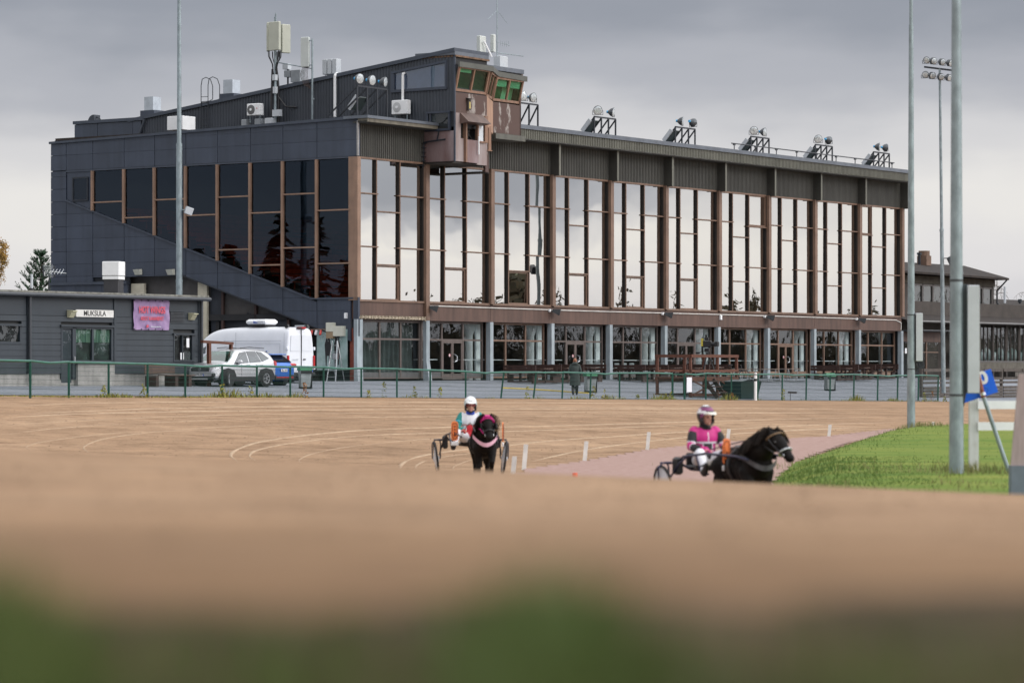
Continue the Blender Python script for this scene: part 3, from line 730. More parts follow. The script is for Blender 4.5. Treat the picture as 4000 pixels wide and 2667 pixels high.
# ---- left end wall (plane x = 0): slate panels with a sloping window band
YM = [.16, 2.30, 4.45, 6.53, 8.67, 10.77, 12.87, 14.95, 17.13]
low = lambda y: 4.10 if y <= 2.65 else 4.10 + (y - 2.65) * .3275           # lower edge of the glass
bot = lambda y: 2.15 if y <= .82 else 2.15 + (y - .82) * .3165             # lower edge of the cladding
back = MB()
back.prism([(.14, -.05, HEAD), (.14, DEP, HEAD), (.14, DEP, 12.4), (.14, -.05, 12.75)], (.1, 0, 0))
back.prism([(.14, .2, 2.2), (.14, .9, 2.2), (.14, 10.95, 5.36), (.14, 14.7, 5.36), (.14, 14.7, 1.0), (.14, DEP, 1.0), (.14, DEP, HEAD), (.14, 17.2, HEAD), (.14, 17.2, low(17.13) - .05), (.14, 2.65, 4.05), (.14, .2, 4.05)], (.1, 0, 0))
back.build('backing_wall', CLAD_D, GS)
vs_ = [-.22, .02] + YM[1:] + [DEP - .0]
def panel(poly, x=-.0, mat=CLAD, par=GS, nm='cladding_panel'):
    if len(poly) < 3 or area(poly) < .02: return
    cx = sum(p[0] for p in poly) / len(poly); cy = sum(p[1] for p in poly) / len(poly); g = []
    for a, b in poly:                                     # shrink for the joint
        dx, dy = a - cx, b - cy; l = math.hypot(dx, dy); g.append((a - dx / l * .016, b - dy / l * .016))
    m = MB(); m.prism([(x + random.uniform(-.004, .004), a, b) for a, b in g], (.10, 0, 0)); m.build(nm, mat, par)
rows_top = [HEAD + .03, 11.78, 12.40, 13.1]
ptop = lambda y: 12.78 - .019 * y
ys = [-.30] + YM[1:] + [19.0, 20.1]
for i in range(len(ys) - 1):
    for k in range(3):
        pl = [(ys[i], rows_top[k]), (ys[i + 1], rows_top[k]), (ys[i + 1], rows_top[k + 1]), (ys[i], rows_top[k + 1])]
        panel(clip(pl, .019, 1, 12.78))
ys2 = [.20] + YM[1:] + [19.0, 20.1]
zr = [2.15 + .655 * k for k in range(-2, 15)]
for i in range(len(ys2) - 1):
    for k in range(len(zr) - 1):
        pl = [(ys2[i], zr[k]), (ys2[i + 1], zr[k]), (ys2[i + 1], min(zr[k + 1], HEAD)), (ys2[i], min(zr[k + 1], HEAD))]
        if ys2[i] >= 17.1:
            if zr[k] >= HEAD or zr[k + 1] < 4.9: continue
            if ys2[i] < 18.9: pl = clip(pl, .3275, 1, 4.02 - .3275 * 2.65) if 0 else clip(pl, -.3275, 1, 4.02 - .3275 * 2.65)
            panel(pl); continue
        pl = clip(pl, 0, 1, 4.02) if ys2[i + 1] <= 2.4 else clip(pl, -.3275, 1, 4.02 - .3275 * 2.65) if ys2[i] > 2.6 else clip(clip(pl, 0, 1, 99), -.3275, 1, 4.02 - .3275 * 2.65)
        if not pl: continue
        if ys2[i] < 2.6 and ys2[i + 1] > 2.4: pl = clip(pl, 0, 1, 4.02 + .6)
        pl = clip(pl, .3165, -1, -(2.15 - .3165 * .82)) if ys2[i] < 10.7 else pl
        if ys2[i] >= 10.7: pl = clip(pl, 0, -1, -5.35)
        if pl and len(pl) >= 3: panel(pl)
panel([(17.15, low(17.13)), (18.98, low(18.98)), (18.98, HEAD), (17.15, HEAD)], .04)
# small window in the plain bay
m = MB(); m.box(-.035, .02, 17.45, 18.55, 9.35, 9.43); m.box(-.035, .02, 17.45, 18.55, 10.52, 10.60); m.box(-.035, .02, 17.45, 17.53, 9.432, 10.518); m.box(-.035, .02, 18.47, 18.55, 9.432, 10.518)
sw = m.build('small_window', CLAD_D, GS); pbox('pane', G_LEFT, sw, -.0, .01, 17.53, 18.47, 9.43, 10.52)
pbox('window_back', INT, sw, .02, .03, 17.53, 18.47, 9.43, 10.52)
# flashings
m = MB(); m.prism([(-.10, -.30, 12.78), (-.10, DEP + .05, 12.40), (-.10, DEP + .05, 12.52), (-.10, -.30, 12.92)], (.5, 0, 0)); m.build('parapet_flashing', M('slate_flashing', (.055, .066, .088), .4, metal=.2), GS)
m = MB(); m.prism([(-.09, 2.6, 4.02), (-.09, 17.2, low(17.2) - .08), (-.09, 19.0, low(19.0) - .08), (-.09, 19.0, low(19.0)), (-.09, 17.2, low(17.2)), (-.09, 2.6, 4.10)], (.2, 0, 0))
m.box(-.09, .1, .0, 2.6, 4.02, 4.10); m.build('sloping_sill', M('slate_flashing', (.055, .066, .088), .4, metal=.2), GS)
m = MB(); m.prism([(-.03, .8, 2.11), (-.03, 11.2, bot(11.2) - .04), (-.03, 11.2, bot(11.2) + .02), (-.03, .8, 2.16)], (.2, 0, 0)); m.build('lower_edge_trim', CLAD_D, GS)
m = MB(); m.box(-.02, .2, .0, 19.0, HEAD - .06, HEAD + .02); m.build('head_trim', M('slate_flashing', (.055, .066, .088), .4, metal=.2), GS)
m = MB(); m.box(-.06, .08, -.30, .0, 2.2, 4.1); m.build('corner_flashing', CLAD, GS)
m = MB(); m.box(-.10, -.02, -.32, -.24, HEAD + .03, 12.68); m.build('corner_strip', M('pale_corner_strip', (.35, .34, .33), .6, dirt=.3), GS)
# end windows
for i in range(8):
    a, b = YM[i] + .06, YM[i + 1] - .06; cuts = [8.38, 5.77] if i % 2 == 0 else [9.24, 6.59]
    la, lb = low(a), low(b)
    top = HEAD - .06; cuts = [c_ for c_ in cuts if c_ > max(la, lb) + .2 or c_ > la + .25 and c_ > lb]
    zs = sorted(cuts) + [top]
    prev = None
    for k, z in enumerate(zs):
        pl = [(.0, a, la), (.0, b, lb), (.0, b, z - .035), (.0, a, z - .035)] if prev is None else [(.0, a, prev + .035), (.0, b, prev + .035), (.0, b, z - .035), (.0, a, z - .035)]
        m = MB(); m.prism(pl, (.012, 0, 0)); m.build('pane', G_LEFT, GS); prev = z
    for z in cuts: pbox('transom', BROWN_LIT, GS, -.10, .02, a - .01, b + .01, z - .034, z + .034)
for i, y in enumerate(YM[1:]):
    lo = low(y) - .02
    pbox('mullion', BROWN_LIT, GS, -.12, .05, y - .085, y + .045, lo, HEAD - .06); pbox('mullion_core', BROWN_D, GS, .05, .12, y - .08, y + .04, lo, HEAD - .06)
# lower left: flashing ledge, alcove with pale walls and dark door, cloth screens
m = MB(); m.box(-.12, .2, 14.7, DEP + .05, 4.98, 5.12); m.build('ledge_flashing', M('slate_flashing', (.055, .066, .088), .4, metal=.2), GS)
for a, b in ((14.7, 16.5), (16.5, 18.3), (18.3, DEP)): panel([(a, 2.2), (b, 2.2), (b, 4.98), (a, 4.98)], -.02)
for ya_, yb_ in ((13.8, 14.7), (9.6, 10.2)): pbox('alcove_wall', M('pale_alcove_render', (.50, .46, .36), .85), GS, .26, .40, ya_, yb_, 0, 5.0)
m = MB(); m.box(.85, .9, 10.2, 13.8, 0, 5.3); m.box(.79, .85, 11.2, 11.3, 0, 5.2); m.box(.79, .85, 12.4, 12.5, 0, 5.2); m.build('alcove_door', M('dark_door', (.02, .018, .017), .5), GS)
m = MB(); rows = []
for j in range(14):
    z = .02 + j * .40; rows.append([(.62 + .05 * math.sin(y_ * 1.9 + j * .5) + .12 * noise.noise((y_ * .7, z * .35, 3)), y_, min(z, bot(y_) + .2)) for y_ in [.6 + k * .2 for k in range(46)]])
m.sheet(rows); m.build('screen_cloth', M('black_screen_cloth', (.022, .026, .034), .75, var=.4, scale=.8), GS, smooth=True)
for y in (2.4, 4.45, 6.55, 8.7): pbox('screen_post', M('dark_red_post', (.045, .022, .018), .7), GS, .40, .52, y - .07, y + .07, 0, bot(y) + .05)
m = MB(); m.box(.10, .45, -.05, .33, 0, 2.6); m.build('brick_pier', REDB, GS)
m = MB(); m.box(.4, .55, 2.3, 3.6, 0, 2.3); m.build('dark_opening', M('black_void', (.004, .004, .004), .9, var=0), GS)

# ---- upper storey along the roof (plane x = 5.6), rising to the front
X1 = 5.62
up = lambda y: 16.43 - (y + 2) * .1165
m = MB(); m.prism([(X1 + .06, -1.95, 12.7), (X1 + .06, 19.6, 12.5), (X1 + .06, 19.6, up(19.6) - .1), (X1 + .06, -1.95, up(-1.95) - .1)], (2.6, 0, 0)); m.prism([(X1 + 2.66, .62, 12.5), (X1 + 2.66, 19.6, 12.5), (X1 + 2.66, 19.6, up(19.6) - .1), (X1 + 2.66, .62, up(.62) - .1)], (4.2, 0, 0)); m.build('penthouse_core', CLAD_D, GS)
def pent(ya, yb, z0, z1=None):
    m = MB(); corrug(m, ya, yb, z0, up(ya) if z1 is None else z1, X1, .19, .035, 'y', z1b=up(yb) if z1 is None else z1); m.build('corrugated_wall', CORD, GS, fix=False)
W1 = (-1.15, 1.95, 14.78, 16.0)      # big side window opening
W2 = (-1.62, -.35, 12.62, 13.45)
pent(1.95, 19.6, 12.5); pent(-1.98, 1.95, 13.45, 14.66); pent(-.25, 1.95, 12.5, 13.45)
m = MB(); corrug(m, -1.98, 1.95, 14.66, up(-1.98), X1, .19, .035, 'y', z1b=up(1.95), z0b=14.66) if 0 else None
for ya, yb, za, zb in ((-1.98, -1.55, 14.66, None),):
    pent(ya, yb, za)
m = MB(); corrug(m, -1.55, 1.95, 16.02, up(-1.55), X1, .19, .035, 'y', z1b=up(1.95), z0b=15.62); m.build('corrugated_wall', CORD, GS, fix=False)
f = MB(); y0, y1 = -1.55, 1.95
f.prism([(X1 - .07, y0, 15.92), (X1 - .07, y1, 15.52), (X1 - .07, y1, 15.64), (X1 - .07, y0, 16.04)], (.2, 0, 0)); f.box(X1 - .07, X1 + .13, y0, y1, 14.58, 14.72)
f.box(X1 - .07, X1 + .13, y0, y0 + .12, 14.722, 15.92); f.box(X1 - .07, X1 + .13, y1 - .22, y1, 14.722, 15.52)
f.build('window_surround', CLAD, GS)
m = MB(); m.prism([(X1 + .02, y0 + .12, 14.72), (X1 + .02, y1 - .22, 14.72), (X1 + .02, y1 - .22, 15.54), (X1 + .02, y0 + .12, 15.92)], (.012, 0, 0)); m.build('pane', G_PALE, GS)
m = MB(); m.prism([(X1 + .05, y0 + .12, 14.72), (X1 + .05, y1 - .22, 14.72), (X1 + .05, y1 - .22, 15.54), (X1 + .05, y0 + .12, 15.92)], (.012, 0, 0)); m.build('window_blind', M('grey_blue_blind', (.26, .29, .34), .8), GS)
f = MB(); y0, y1, z0, z1 = -1.72, -.28, 12.52, 13.50
f.box(X1 - .06, X1 + .1, y0, y1, z0, z0 + .1); f.box(X1 - .10, X1 + .1, y0, y1, z1 - .1, z1); f.box(X1 - .06, X1 + .1, y0, y0 + .1, z0 + .102, z1 - .102); f.box(X1 - .06, X1 + .1, y1 - .1, y1, z0 + .102, z1 - .102); f.box(X1 - .05, X1 + .05, -.55, -.5, z0 + .102, z1 - .102)
f.build('window_surround', CLAD, GS); pbox('pane', G_SHOP, GS, X1, X1 + .01, y0 + .1, y1 - .1, z0 + .1, z1 - .1); pbox('window_back', INT, GS, X1 + .045, X1 + .055, y0 + .1, y1 - .1, z0 + .1, z1 - .1)
m = MB(); m.prism([(X1 - .10, -2.05, up(-2) + .0), (X1 - .10, 19.7, up(19.7) + .0), (X1 - .10, 19.7, up(19.7) + .17), (X1 - .10, -2.05, up(-2) + .19)], (3.0, 0, 0)); m.prism([(X1 + 2.9, .65, up(.65)), (X1 + 2.9, 19.7, up(19.7)), (X1 + 2.9, 19.7, up(19.7) + .17), (X1 + 2.9, .65, up(.65) + .17)], (4.1, 0, 0)); m.build('penthouse_roof_edge', M('slate_flashing', (.055, .066, .088), .4, metal=.2), GS)
m = MB(); m.box(X1 - .02, X1 + .05, -2.03, -1.96, 10.95, up(-2)); m.build('corner_flashing', M('slate_flashing', (.055, .066, .088), .4, metal=.2), GS)
# panel-clad block behind it
bx = MB(); bx.box(X1 + .08, X1 + 5, 18.7, 23.6, 12.0, 14.05); bx.build('rear_block_core', CLAD_D, GS)
for a, b in ((18.75, 19.35), (19.35, 21.9), (21.9, 23.6)):
    for za, zb in ((12.2, 13.22), (13.22, 13.95)): panel([(a, za), (b, za), (b, zb), (a, zb)], X1 - .05)
m = MB(); m.box(X1 - .12, X1 + 5, 18.55, 23.66, 13.97, 14.14); m.build('rear_block_flashing', M('slate_flashing', (.055, .066, .088), .4, metal=.2), GS)
m = MB(); m.path([(X1 - .1, 18.45, 14.0), (X1 - .12, 18.9, 13.0), (X1 - .12, 19.0, 12.55)], .07, 8); m.build('downpipe', CORD, GS)
for s, (y, z) in enumerate(((15.6, 15.0),)): pass

# ---- control tower, weathered brown boards
TB = M('weathered_brown_board', (.085, .050, .042), .75, var=.2, scale=1.6, col2=(.30, .27, .25), sharp=(.57, .63), stretch=(1, 1, .45), detail=8)
TB2 = M('faded_purple_brown_board', (.17, .105, .10), .6, var=.2, scale=1.1, col2=(.29, .235, .245), sharp=(.40, .72), stretch=(1, 1, .3), detail=6)
TB3 = M('bleached_board', (.30, .255, .25), .65, var=.2, scale=1.5, col2=(.20, .13, .115), sharp=(.42, .72), stretch=(1, 1, .25), detail=6)
TBF = M('tower_window_frame', (.24, .135, .088), .6, dirt=.35)
TW = obj('control_tower', MB().box(5.70, 8.40, -1.55, .3, 13.45, 14.45).box(10.1, 12.62, -1.0, .5, 12.75, 14.40).box(8.4, 10.1, -.8, .4, 12.75, 16.2).box(5.7, 8.4, -1.5, .3, 10.95, 12.02).mesh('control_tower', BROWN_D), GS)
def board(nm, pts, off, mat): m = MB(); m.prism(pts, off); return m.build(nm, mat, TW)
yf = -2.0
board('upper_board', [(5.66, yf, 13.40), (8.42, yf, 13.40), (8.42, yf, 14.42), (5.66, yf, 14.42)], (0, .12, 0), TB)
board('upper_board', [(8.42, yf, 12.95), (10.10, -1.2, 12.6), (10.10, -1.2, 14.30), (8.42, yf, 14.42)], (0, .12, 0), M('bare_plywood', (.36, .22, .15), .7, var=.2, scale=2, stretch=(1, 1, .3)))
board('upper_board', [(10.10, -1.2, 12.72), (12.62, -1.2, 12.72), (12.62, -1.2, 14.28), (10.10, -1.2, 14.30)], (0, .12, 0), TB)
board('upper_board', [(12.62, -1.2, 12.72), (12.62, .6, 12.72), (12.62, .6, 15.9), (12.62, -1.35, 15.9), (12.62, -1.2, 14.28)], (-.1, 0, 0), TB)
board('lower_board', [(5.64, yf + .03, 10.98), (5.64, .02, 10.98), (5.64, .02, 12.5), (5.64, yf + .03, 12.5)], (.08, 0, 0), TB2)
board('lower_board', [(5.72, yf, 10.98), (6.40, yf, 10.98), (6.40, yf, 12.14), (5.72, yf, 12.14)], (0, .1, 0), TB3)
board('lower_board', [(6.50, yf - .10, 10.96), (7.55, yf - .10, 10.96), (7.55, yf - .10, 12.10), (6.50, yf - .10, 12.10)], (0, .1, 0), TB2)
board('lower_board', [(7.56, yf + .02, 10.9), (8.44, yf + .02, 10.9), (8.44, yf + .02, 12.05), (7.56, yf + .02, 12.05)], (0, .1, 0), TB3)
board('side_board', [(5.72, yf, 12.14), (6.15, yf, 12.14), (6.15, yf, 13.40), (5.72, yf, 13.40)], (0, .1, 0), TB3)
board('side_board', [(8.50, -1.85, 10.6), (9.15, -1.6, 10.6), (9.15, -1.6, 11.72), (8.50, -1.85, 11.72)], (0, .12, 0), TB)
board('side_board', [(8.44, yf + .08, 13.0), (9.25, -1.55, 13.0), (9.25, -1.55, 12.8), (8.44, yf + .08, 12.8)], (0, .12, 0), BROWN_D)
pbox('tower_pane', M('white_blind_pane', (.62, .66, .70), .25), TW, 8.62, 8.98, -1.62, -1.6, 11.75, 12.78)
f = MB(); f.box(8.50, 8.62, -1.80, -1.66, 11.72, 12.8); f.box(8.98, 9.20, -1.72, -1.58, 11.72, 12.95); f.box(8.5, 9.2, -1.8, -1.62, 11.68, 11.72); f.build('tower_frame', TBF, TW)
f = MB(); f.box(5.5, 8.5, -1.95, .2, 10.88, 10.95); f.box(8.4, 9.2, -1.6, .2, 10.55, 10.62); f.build('tower_underside', BROWN_D, TW)
# canopy, dark opening, blind window, camera hatch
m = MB(); m.prism([(6.05, -2.02, 13.42), (6.05, -2.55, 12.95), (6.05, -2.02, 12.88)], (1.98, 0, 0)); m.build('canopy', M('canopy_brown', (.13, .085, .07), .55, dirt=.3), TW)
f = MB(); f.box(6.40, 6.52, yf - .14, yf + .08, 10.97, 13.0); f.box(7.48, 7.58, yf - .1, yf + .06, 12.08, 13.0); f.box(8.20, 8.44, yf - .05, yf + .07, 12.05, 13.40); f.box(7.58, 8.20, yf - .05, yf + .05, 12.02, 12.10); f.box(7.58, 8.2, yf - .05, yf + .05, 12.98, 13.06)
f.build('tower_frame', TBF, TW)
pbox('tower_pane', M('white_blind_pane', (.62, .66, .70), .25), TW, 7.58, 8.14, yf + .03, yf + .05, 12.10, 12.98)
pbox('plywood_strip', M('ochre_plywood', (.30, .21, .10), .7), TW, 7.58, 8.20, yf + .0, yf + .05, 13.06, 13.40)
m = MB(); m.box(6.16, 8.2, -1.54, -1.50, 12.02, 13.42); m.build('hatch_back', INT, TW)
pbox('tower_pane', G_SHOP, TW, 6.16, 6.38, yf + .03, yf + .04, 12.14, 13.3)
m = MB(); m.cbox((7.42, yf - .2, 11.85), (.05, .05, .9)); m.build('white_bracket', WHITE, TW)
# upper windows: sloping out at the top
def slant(x0, y0_, x1_, y1_, zb, zt, lean, n, nm='slanted_window'):
    a, b = Vector((x0, y0_, zb)), Vector((x1_, y1_, zb)); d = (b - a); out = Vector((d.y, -d.x, 0)).normalized() * lean
    A, B = a + out + Vector((0, 0, zt - zb)), b + out + Vector((0, 0, zt - zb)); nrm = Vector((d.y, -d.x, 0)).normalized()
    P = lambda s, t: (a + d * s) * (1 - t) + (A + (B - A) * s) * t
    fr = MB(); k = .05
    for s in [i / n for i in range(n + 1)]:
        s0 = min(max(s, .02), .98); fr.bar(P(s0, 0) + nrm * .02, P(s0, 1) + nrm * .02, .11, .10)
    for t in (.02, .98): fr.bar(P(0, t) + nrm * .02, P(1, t) + nrm * .02, .10, .13)
    w = fr.build(nm, TBF, TW)
    return w, P, nrm
def slant_fill(P, nrm, n, mat, off, t0=.06, t1=.95, s_pad=.05, nm='slant_pane', which=None):
    for i in range(n):
        if which and i not in which: continue
        s0, s1 = i / n + s_pad / n * 2, (i + 1) / n - s_pad / n * 2
        m = MB(); q = [P(s0, t0) + nrm * off, P(s1, t0) + nrm * off, P(s1, t1) + nrm * off, P(s0, t1) + nrm * off]; m.prism(q, -nrm * .012); m.build(nm, mat, TW)
GRN_IN = M('green_room_wall', (.045, .125, .075), .8, var=.5, scale=1.5)
for (x0, y0_, x1_, y1_, zb, zt, n) in ((5.70, -1.92, 8.36, -1.92, 14.52, 15.70, 2), (8.42, -1.9, 10.02, -1.12, 14.45, 15.62, 2), (10.12, -1.1, 12.58, -1.1, 14.40, 15.55, 2)):
    w, P, nrm = slant(x0, y0_, x1_, y1_, zb, zt, .28, n)
    slant_fill(P, nrm, n, G_GREEN, .0)
    slant_fill(P, nrm, n, M('pale_roller_blind', (.5, .56, .55), .8), -.05, .78 if x0 < 9 else .62, .96, nm='roller_blind', which=(0,) if x0 < 6 else (0, 1))
    slant_fill(P, nrm, 1, GRN_IN, -.30, .0, 1.0, nm='room_back') if x0 < 8 else None
    if x0 > 10: slant_fill(P, nrm, n, GRN_IN, -.3, .0, 1.0, nm='room_back', which=(0,)); slant_fill(P, nrm, n, M('bright_far_window', (.85, .86, .82), .6, var=0), -.45, .0, .75, nm='far_window', which=(1,))
m = MB()
for (a, b, z) in (((5.6, -2.28, 15.74), (8.5, -2.28, 15.74), 0), ((8.5, -2.28, 15.74), (10.2, -1.45, 15.66), 0), ((10.2, -1.45, 15.66), (12.8, -1.45, 15.60), 0)):
    m.bar(Vector(a) + Vector((0, 0, .05)), Vector(b) + Vector((0, 0, .05)), .10, .26)
m.build('drip_ledge', M('olive_ledge', (.085, .088, .078), .6), TW)
m = MB(); m.box(5.66, 8.45, -1.98, .5, 15.80, 16.18); m.prism([(8.45, -1.98, 15.72), (10.15, -1.18, 15.66), (10.15, .5, 15.66), (8.45, .5, 15.72)], (0, 0, .3)); m.box(10.15, 12.6, -1.25, .6, 15.62, 15.92); m.build('tower_parapet', M('dark_felt_fascia', (.03, .03, .032), .8), TW)
m = MB(); m.box(5.62, 8.55, -2.08, .5, 16.18, 16.27); m.build('parapet_board', M('rotten_fascia_board', (.15, .09, .055), .8, var=.4, scale=6), TW)
m = MB(); m.box(5.55, 8.5, -2.06, .4, 16.27, 16.45); m.box(8.5, 12.78, -1.3, .6, 15.92, 16.14); m.build('parapet_flashing', FLASH, TW)
m = MB(); m.cbox((6.75, -2.06, 13.85), (.22, .12, .52)); bl = m.build('bulkhead_lamp', M('lamp_bracket_brown', (.06, .05, .045), .6), TW)
pbox('lamp_cover', M('yellow_lamp_cover', (.5, .4, .13), .4), bl, 6.70, 6.80, -2.14, -2.12, 13.66, 14.0)
m = MB(); m.prism([(6.58, -2.3, 14.12), (6.58, -2.0, 14.2), (6.58, -2.0, 14.14)], (.38, 0, 0)); m.build('lamp_hood', BROWN_D, bl)
m = MB(); m.box(10.0, 12.7, -1.45, .2, 12.40, 12.68); m.build('tower_skirt', M('olive_skirt', (.10, .10, .085), .6, dirt=.3), TW)
# cable ladder on the tower's side
m = MB(); m.path([(5.55, -.10, 10.7), (5.55, -.14, 11.95), (5.52, -.5, 12.0), (5.5, -1.5, 12.06)], .05, 6); m.path([(5.5, -1.0, 12.05), (5.5, -1.12, 12.5)], .04, 5)
for k in range(6): m.box(5.42, 5.6, -.26, .05, 10.8 + k * .22, 10.83 + k * .22)
m.build('cable_ladder', BLKM, TW)
# cable tray over the first bay
m = MB(); m.path([(.0, -.22, 3.08), (.1, -.3, 3.12), (5.4, -.3, 3.10), (5.6, -.22, 3.0)], .045, 6); m.path([(.1, -.3, 3.2), (5.4, -.3, 3.18)], .02, 5)
for k in range(20): m.box(.15 + k * .275, .18 + k * .275, -.37, -.22, 3.04, 3.22)
m.build('cable_tray', M('pale_tan_cable', (.36, .30, .22), .6, var=.5, scale=12), GS)

# ------------------------------------------------------------------ fittings on the grandstand
def on_plane(px, py, ax, val):                           # measured pixel met with a plane of the grandstand frame
    d = Vector(((px - CX) / FPX, 1, -(py - HY) / FPX)); o = Vector((0, 0, EYE)) - C0
    ol = (o.dot(U), o.dot(V)); dl = (d.dot(U), d.dot(V)); t = (val - ol[ax]) / dl[ax]
    return Vector((ol[0] + t * dl[0], ol[1] + t * dl[1], EYE + t * d.z))
def gthing(name, label, cat, x, y, z, rz=0.0, group=None): return thing(name, label, cat, W(x, y, z), ANG + rz, group)
def flood_lamp(par, c, aim, r=.26, cap=True):
    q = Vector(aim).normalized().to_track_quat('Z', 'Y').to_matrix(); c = Vector(c)
    m = MB(); m.lathe([(.06, -.30), (.11, -.24), (.20, -.14), (r - .01, -.02), (r, .0), (r, .03), (r - .02, .03)], 16, q, c)
    h = m.build('lamp', LAMPH, par, smooth=False)
    m = MB(); m.lathe([(r - .025, .032), (r * .6, .05), (.02, .056)], 16, q, c); m.build('lens', LENS, h)
    s = Vector((0, 0, 1)).cross(Vector(aim)).normalized()
    m = MB(); m.path([c + s * (r + .03), c + s * (r + .03) - Vector((0, 0, r * .9)), c - s * (r + .03) - Vector((0, 0, r * .9)), c - s * (r + .03)], .014, 5); m.build('yoke', BLKM, h)
    if cap:
        m = MB(); m.lathe([(.075, -.36), (.075, -.27)], 10, q, c); m.build('end_cap', BLUEC, h)
def rack(label, x, y, z, n=4, wdt=2.15, h=.95, dep=.8, aims=(), group=None, pan=.42):
    t = gthing('floodlight_rack', label, 'floodlights', x, y, z, 0, group)
    m = MB(); xs = [wdt * i / (n - 1) for i in range(n)]
    for xx in xs: m.bar((xx, 0, 0), (xx, 0, h), .07); m.bar((xx, 0, h - .03), (xx, dep, .0), .065)
    m.bar((xs[0], 0, h), (xs[-1], 0, h), .08); m.bar((xs[0], dep, .05), (xs[-1], dep, .05), .05)
    m.build('frame', BLKM, t)
    q = Matrix.Rotation(R(-48), 3, 'X')
    m = MB(); m.cbox((xs[0] + pan, dep * .42 + .1, h * .5), (.80, .78, .07), q); m.build('ballast_panel', M('dark_ballast_panel', (.03, .045, .045), .5), t)
    m = MB(); m.cbox((xs[0] + pan - .48, dep * .42 + .14, h * .52), (.10, .80, .22), q); m.build('panel_side', GREYBOX, t)
    for (xx, aim) in aims: flood_lamp(t, (xx, .0, h + .36), aim)
    return t
LG = 'floodlight racks along the front eave'
A1, A2, A3 = (-.75, -.75, -.12), (.55, -.85, -.15), (.95, -.2, -.22)
for k, (px, lab, aims) in enumerate(((2283 + 38, 'floodlight rack with one lamp facing out, first along the eave from the control tower', ((.35, A1), (1.9, (.3, -.95, -.1)))),
        (2602 + 36, 'floodlight rack second along the eave from the control tower, lamps turned right', ((.75, (.35, -.9, -.1)), (1.95, A3))),
        (2883 + 50, 'floodlight rack third along the eave, standing at the start of the low roof rail', ((.35, A1), (1.6, (.1, -.95, -.1)))),
        (3140 + 45, 'floodlight rack fourth along the eave with one lamp facing out and one edge-on', ((.35, A1), (1.7, A3))),
        (3372 + 40, 'floodlight rack at the far right end of the eave near the thin pole', ((.75, (.35, -.9, -.1)), (1.7, (.8, -.55, -.1)))))):
    p = on_plane(px, 600, 1, -.55); rack(lab, p.x, -.55, 13.34, aims=aims, group=LG)
p = on_plane(2000, 500, 1, .2)
rack('floodlight rack half hidden behind the control tower', p.x, .25, 13.3, wdt=2.5, h=1.35, aims=((1.1, (-.4, -.9, -.05)), (2.05, (-.1, -.95, -.12))), group=LG)
p = on_plane(1392, 440, 1, -.25)
rack('three-lamp floodlight rack on the roof corner left of the control tower', p.x, -.3, 12.92, 4, 2.4, 1.45, 1.9, ((.2, (-.15, -.95, -.1)), (1.2, (-.05, -.98, -.1)), (2.25, (.25, -.92, -.1))), LG, 1.35)
m = MB(); xa, xb = on_plane(2855, 600, 1, -.7).x, on_plane(3490, 650, 1, -.7).x
m.path([W(xa, -.75, 13.72), W(xb, -.75, 13.72)], .035, 6)
for i in range(9):
    x = xa + .3 + (xb - xa - .6) * i / 8; m.bar(W(x, -.75, 13.34), W(x, -.75, 13.72), .05); m.bar(W(x - .1, -.75, 13.66), W(x + .1, -.75, 13.66), .08)
tag(m.build('roof_rail', BLKM), 'low dark snow rail along the right part of the eave', 'roof rail')
# horn loudspeakers on the spandrel
for px, lab in ((1686, 'grey horn loudspeaker by the brown pillar under the control tower'), (2165, 'grey horn loudspeaker above the third ground floor bay'), (2605, 'grey horn loudspeaker above the doors with gold lettering'),
                (3003, 'grey horn loudspeaker third from the right end of the spandrel') , (3361, 'grey horn loudspeaker nearest the right end of the spandrel')):
    p = on_plane(px, 1200, 1, -.4); t = gthing('loudspeaker', lab, 'loudspeaker', p.x, -.16, 3.72, 0, 'loudspeakers along the spandrel')
    q = Vector((.55, -.75, -.25)).to_track_quat('Z', 'Y').to_matrix()
    m = MB(); f = [q @ Vector(v) + Vector((0, -.12, 0)) for v in ((-.09, -.07, 0), (.09, -.07, 0), (.09, .07, 0), (-.09, .07, 0), (-.30, -.17, .42), (.30, -.17, .42), (.30, .17, .42), (-.30, .17, .42))]
    m.add(f, [(0, 1, 2, 3), (0, 1, 5, 4), (1, 2, 6, 5), (2, 3, 7, 6), (3, 0, 4, 7)]); m.build('horn', M('speaker_grey', (.055, .062, .068), .5), t)
    m = MB(); g = [q @ Vector(v) + Vector((0, -.12, 0)) for v in ((-.28, -.16, .40), (.28, -.16, .40), (.28, .16, .40), (-.28, .16, .40))]; m.add(g, [(0, 1, 2, 3)]); m.build('grille', BLACK, t)
    m = MB(); m.cbox((-.18, -.06, 0), (.12, .1, .14)); m.build('junction_box', WHITE, t)
for px, py, ax, lab in ((1352, 1233, 0, 'small white junction box on the slate corner beside the brown spandrel'), (2810, 1240, 1, 'small white junction box on the spandrel above the yellow-marked television camera')):
    p = on_plane(px, py, ax, -.1 if ax else -.05); m = MB(); m.cbox((0, 0, 0), (.18, .12, .28), None, .02)
    o = m.build('junction_box', WHITE); o.location = W(p.x, p.y - (.08 if ax else 0), p.z); o.rotation_euler.z = ANG; tag(o, lab, 'junction box', 'white junction boxes')

